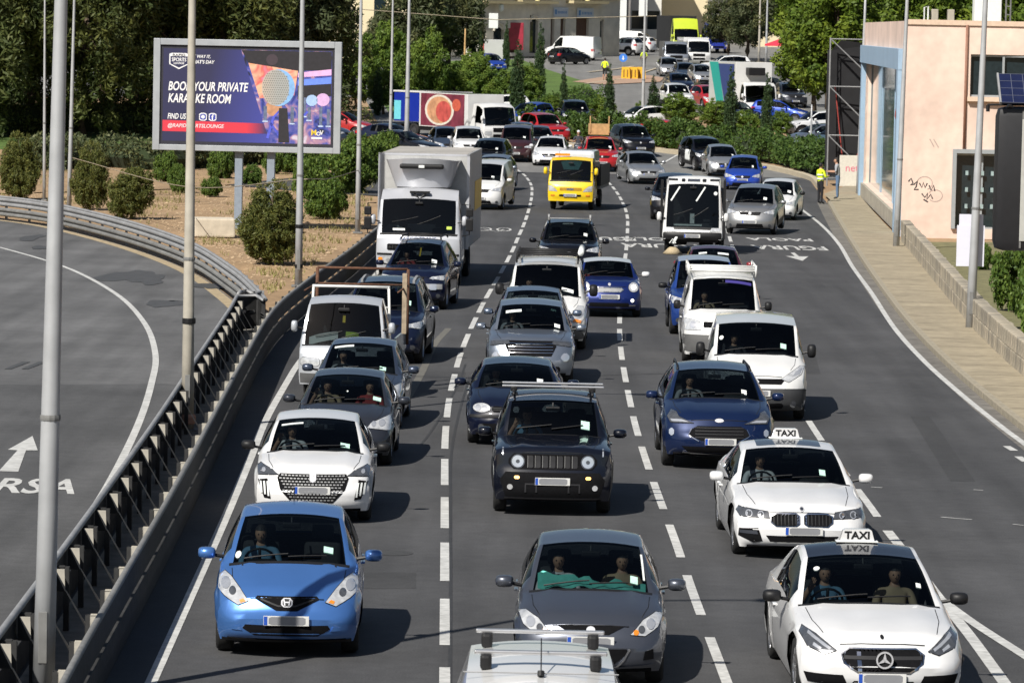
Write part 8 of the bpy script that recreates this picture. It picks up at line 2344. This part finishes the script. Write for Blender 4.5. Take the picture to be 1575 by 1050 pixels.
def seated(loc, rz, label, wheel=True, mats=None, hat=None, hair=HAIR, scale=1.0, arms=None):
    """seated figure, hips at the origin, facing -y"""
    J = dict(pelvis=(0, 0, .10), waist=(0, .03, .24), chest=(0, .07, .46), neck=(0, .06, .62), head=(0, .05, .70))
    R_ = dict(pelvis=(.16, .13), waist=(.15, .115), chest=(.175, .125), neck=.06, head=.052)
    E = [('pelvis', 'waist'), ('waist', 'chest'), ('chest', 'neck'), ('neck', 'head')]
    arms = arms or (((-.27, -.10, .28), (-.15, -.38, .36)), ((.27, -.10, .28), (.15, -.38, .36)))
    for s, sx, (el, wr) in (('L', -1, arms[0]), ('R', 1, arms[1])):
        J['sh' + s] = (sx * .20, .07, .55); J['el' + s] = el; J['wr' + s] = wr; R_['sh' + s] = .065; R_['el' + s] = .048; R_['wr' + s] = .036
        E += [('chest', 'sh' + s), ('sh' + s, 'el' + s), ('el' + s, 'wr' + s)]; hand(J, R_, E, wr, Vector(wr) - Vector(el), s)
        J['hip' + s] = (sx * .1, -.05, .08); J['kn' + s] = (sx * .16, -.42, .14); J['an' + s] = (sx * .15, -.55, -.22); J['to' + s] = (sx * .15, -.68, -.26)
        R_['hip' + s] = .095; R_['kn' + s] = .068; R_['an' + s] = .05; R_['to' + s] = .045
        E += [('pelvis', 'hip' + s), ('hip' + s, 'kn' + s), ('kn' + s, 'an' + s), ('an' + s, 'to' + s)]
    def cls(a, b):
        if b in ('head', 'crown') or a == 'neck' or b.startswith('wr') or b[:2] in ('pa', 'th', 'f0', 'f1', 'f2', 'f3', 'g0', 'g1', 'g2', 'g3'): return 0
        if b[:2] in ('hi', 'kn', 'an', 'to'): return 2
        return 1
    key = tuple(m.name for m in mats)
    if ('seated', key, arms) not in WHEELS: WHEELS[('seated', key, arms)] = figure(J, R_, E, mats, cls, (0, .035, .765))
    e = empty('person', loc, rz, label, 'person'); e.scale = (scale,) * 3
    link('body', WHEELS[('seated', key, arms)], e)
    bm = bmesh.new(); bmesh.ops.create_uvsphere(bm, u_segments=12, v_segments=8, radius=.134 if not hat else .155)
    bmesh.ops.delete(bm, geom=[v for v in bm.verts if v.co.z < -.06 or (v.co.y < -.03 and v.co.z < .035)], context='VERTS')
    for v in bm.verts: v.co = (v.co.x * .65, v.co.y * .81 + .043, v.co.z * .94 + .772)
    me = bpy.data.meshes.new('hair' if not hat else 'helmet'); bm.to_mesh(me); bm.free(); me.materials.append(hat or hair); link(me.name, me, e)
    q = MB()
    for sx in (-1, 1): q.lathe([(.001, -.012), (.012, 0), (.001, .012)], 6, Matrix.Translation((sx * .03, -.055, .77)))
    q.build('eyes', BLACK, e)
    q = MB(); q.add([(-.014, -.058, .735), (.014, -.058, .735), (0, -.085, .738), (0, -.06, .775)], [(0, 1, 2), (0, 2, 3), (2, 1, 3)]); q.build('nose', SKIN, e)
    return e
seated(p + Vector((0, .25, .82)), R(-3), 'scooter rider in dark jacket with white helmet', mats=[SKIN, M('jacket_dark', (.03, .03, .04), rough=.8, var=.1), TROU], hat=WSH)
SH = {'blue': M('shirt_blue', (.12, .25, .38), rough=.9, var=.1), 'white': WSH, 'dark': M('shirt_dark', (.03, .03, .035), rough=.9, var=.1), 'red': M('shirt_red', (.35, .05, .05), rough=.9, var=.1), 'grey': TEE, 'vis': HIVIS, 'tan': M('shirt_tan', (.38, .28, .18), rough=.9, var=.1)}
def occupant(key, shirt, label, seat=-1, arms=None):
    rt, sh = CARS[key] if isinstance(key, str) else key
    P = sh.P; hw = P['W'] / 2; sb = max(P['wtop'][0] + .15, P['cowl'][0] + 1.15); cz = P['cowl'][1]
    loc = rt.matrix_basis @ Vector((seat * .43 * hw, sb - .16 - P['fo'], min(cz - .50, P['H'] - .17 - .88 * .90)))
    seated(loc, rt.rotation_euler.z, label, mats=[SKIN, SH[shirt], TROU], arms=arms, scale=.90)
lazy = (((-.34, -.12, .34), (-.22, -.22, .60)), ((.27, -.10, .28), (.12, -.40, .34)))
occupant('fit', 'blue', 'driver in blue shirt behind the wheel of the bright blue hatchback')
occupant('p208', 'white', 'driver in white shirt raising a hand in the white chequered-grille hatchback', arms=lazy)
occupant('swift', 'tan', 'driver in tan shirt inside the dark grey hatchback', arms=lazy); occupant('swift', 'red', 'passenger in red shirt inside the dark grey hatchback', 1)
occupant('hatch2', 'grey', 'driver in grey shirt inside the steel blue hatchback'); occupant('jeep', 'blue', 'driver in blue shirt inside the black boxy off-roader', arms=lazy)
occupant('mazda', 'white', 'driver in white shirt behind the turquoise cloth'); occupant('mazda', 'tan', 'passenger in tan top behind the turquoise cloth', 1)
occupant('bmw', 'white', 'driver in white shirt inside the taxi with kidney grille'); occupant('merc', 'blue', 'driver in blue shirt inside the black-roofed taxi', arms=lazy); occupant('merc', 'tan', 'passenger in tan top inside the black-roofed taxi', 1)
occupant('golf', 'dark', 'driver in dark shirt inside the old dark blue hatchback'); occupant('expert', 'dark', 'driver in dark shirt inside the white van with dark bumper'); occupant('kuga', 'grey', 'driver in grey shirt inside the deep blue crossover')
occupant('trafic', 'red', 'driver in red shirt inside the white van with ladder rack'); occupant('suv14', 'grey', 'driver in grey shirt inside the silver crossover'); occupant('mini', 'red', 'driver in red shirt inside the royal blue small hatchback')
occupant('suv7', 'red', 'driver in red shirt inside the midnight blue off-roader'); occupant('hiace', 'tan', 'driver in tan shirt inside the white high van')

# ------------------------------------------------------------------ stones and weeds on the bare earth
def inside(x, y, poly):
    c = False
    for i in range(len(poly)):
        a, b = poly[i - 1], poly[i]
        if (a[1] > y) != (b[1] > y) and x < (b[0] - a[0]) * (y - a[1]) / (b[1] - a[1]) + a[0]: c = not c
    return c
zone = [tuple(ground(u, v).xy) for u, v in [(415, 452), (452, 432), (565, 350), (580, 262), (560, 245), (250, 240), (-40, 245), (-40, 298), (150, 325), (250, 350), (330, 385), (385, 425)]]
xa, xb = min(p[0] for p in zone), max(p[0] for p in zone); ya, yb = min(p[1] for p in zone), max(p[1] for p in zone)
rg = random.Random(5); q = MB()
ico = [(0, 0, 1), (.9, 0, .3), (.28, .85, .3), (-.72, .53, .3), (-.72, -.53, .3), (.28, -.85, .3)]
icf = [(0, 1, 2), (0, 2, 3), (0, 3, 4), (0, 4, 5), (0, 5, 1)]
n = 0
while n < 7000:
    x, y = rg.uniform(xa, xb), ya + (yb - ya) * rg.random() ** 1.6
    if not inside(x, y, zone): continue
    s_ = rg.uniform(.02, .075) * (2.2 if rg.random() < .04 else 1); a = rg.uniform(0, 6.28); c_, d_ = math.cos(a), math.sin(a); f1 = rg.uniform(.6, 1.3)
    q.add([(x + (p[0] * c_ - p[1] * d_ * f1) * s_, y + (p[0] * d_ + p[1] * c_ * f1) * s_, p[2] * s_ * .7 - .035) for p in ico], icf); n += 1
tag(link('gravel', mesh('gravel', q.v, q.f, M('gravel_stone', (.36, .26, .16), rough=.95, var=.3, vscale=2))), 'loose stones scattered over the dry earth', kind='stuff')
# dry weeds
V = []; Fc = []; n = 0
while n < 4200:
    x, y = rg.uniform(xa, xb), ya + (yb - ya) * rg.random() ** 1.4
    if not inside(x, y, zone) or (math.sin(x * 1.7) + math.sin(y * .9 + x) < .35): continue
    for k in range(4):
        a = rg.uniform(0, 6.28); h = rg.uniform(.06, .2); w = .012; b = len(V)
        V += [(x - w * math.sin(a), y + w * math.cos(a), -.03), (x + w * math.sin(a), y - w * math.cos(a), -.03), (x + .5 * h * math.cos(a), y + .5 * h * math.sin(a), h - .03)]; Fc.append((b, b + 1, b + 2))
    n += 1
tag(link('dry_weeds', mesh('dry_weeds', V, Fc, M('weed_straw', (.22, .20, .07), rough=.9, var=.3, vscale=1))), 'dry weeds and grass tufts on the earth bank', kind='stuff')
bpy.data.scenes.remove(TMP)
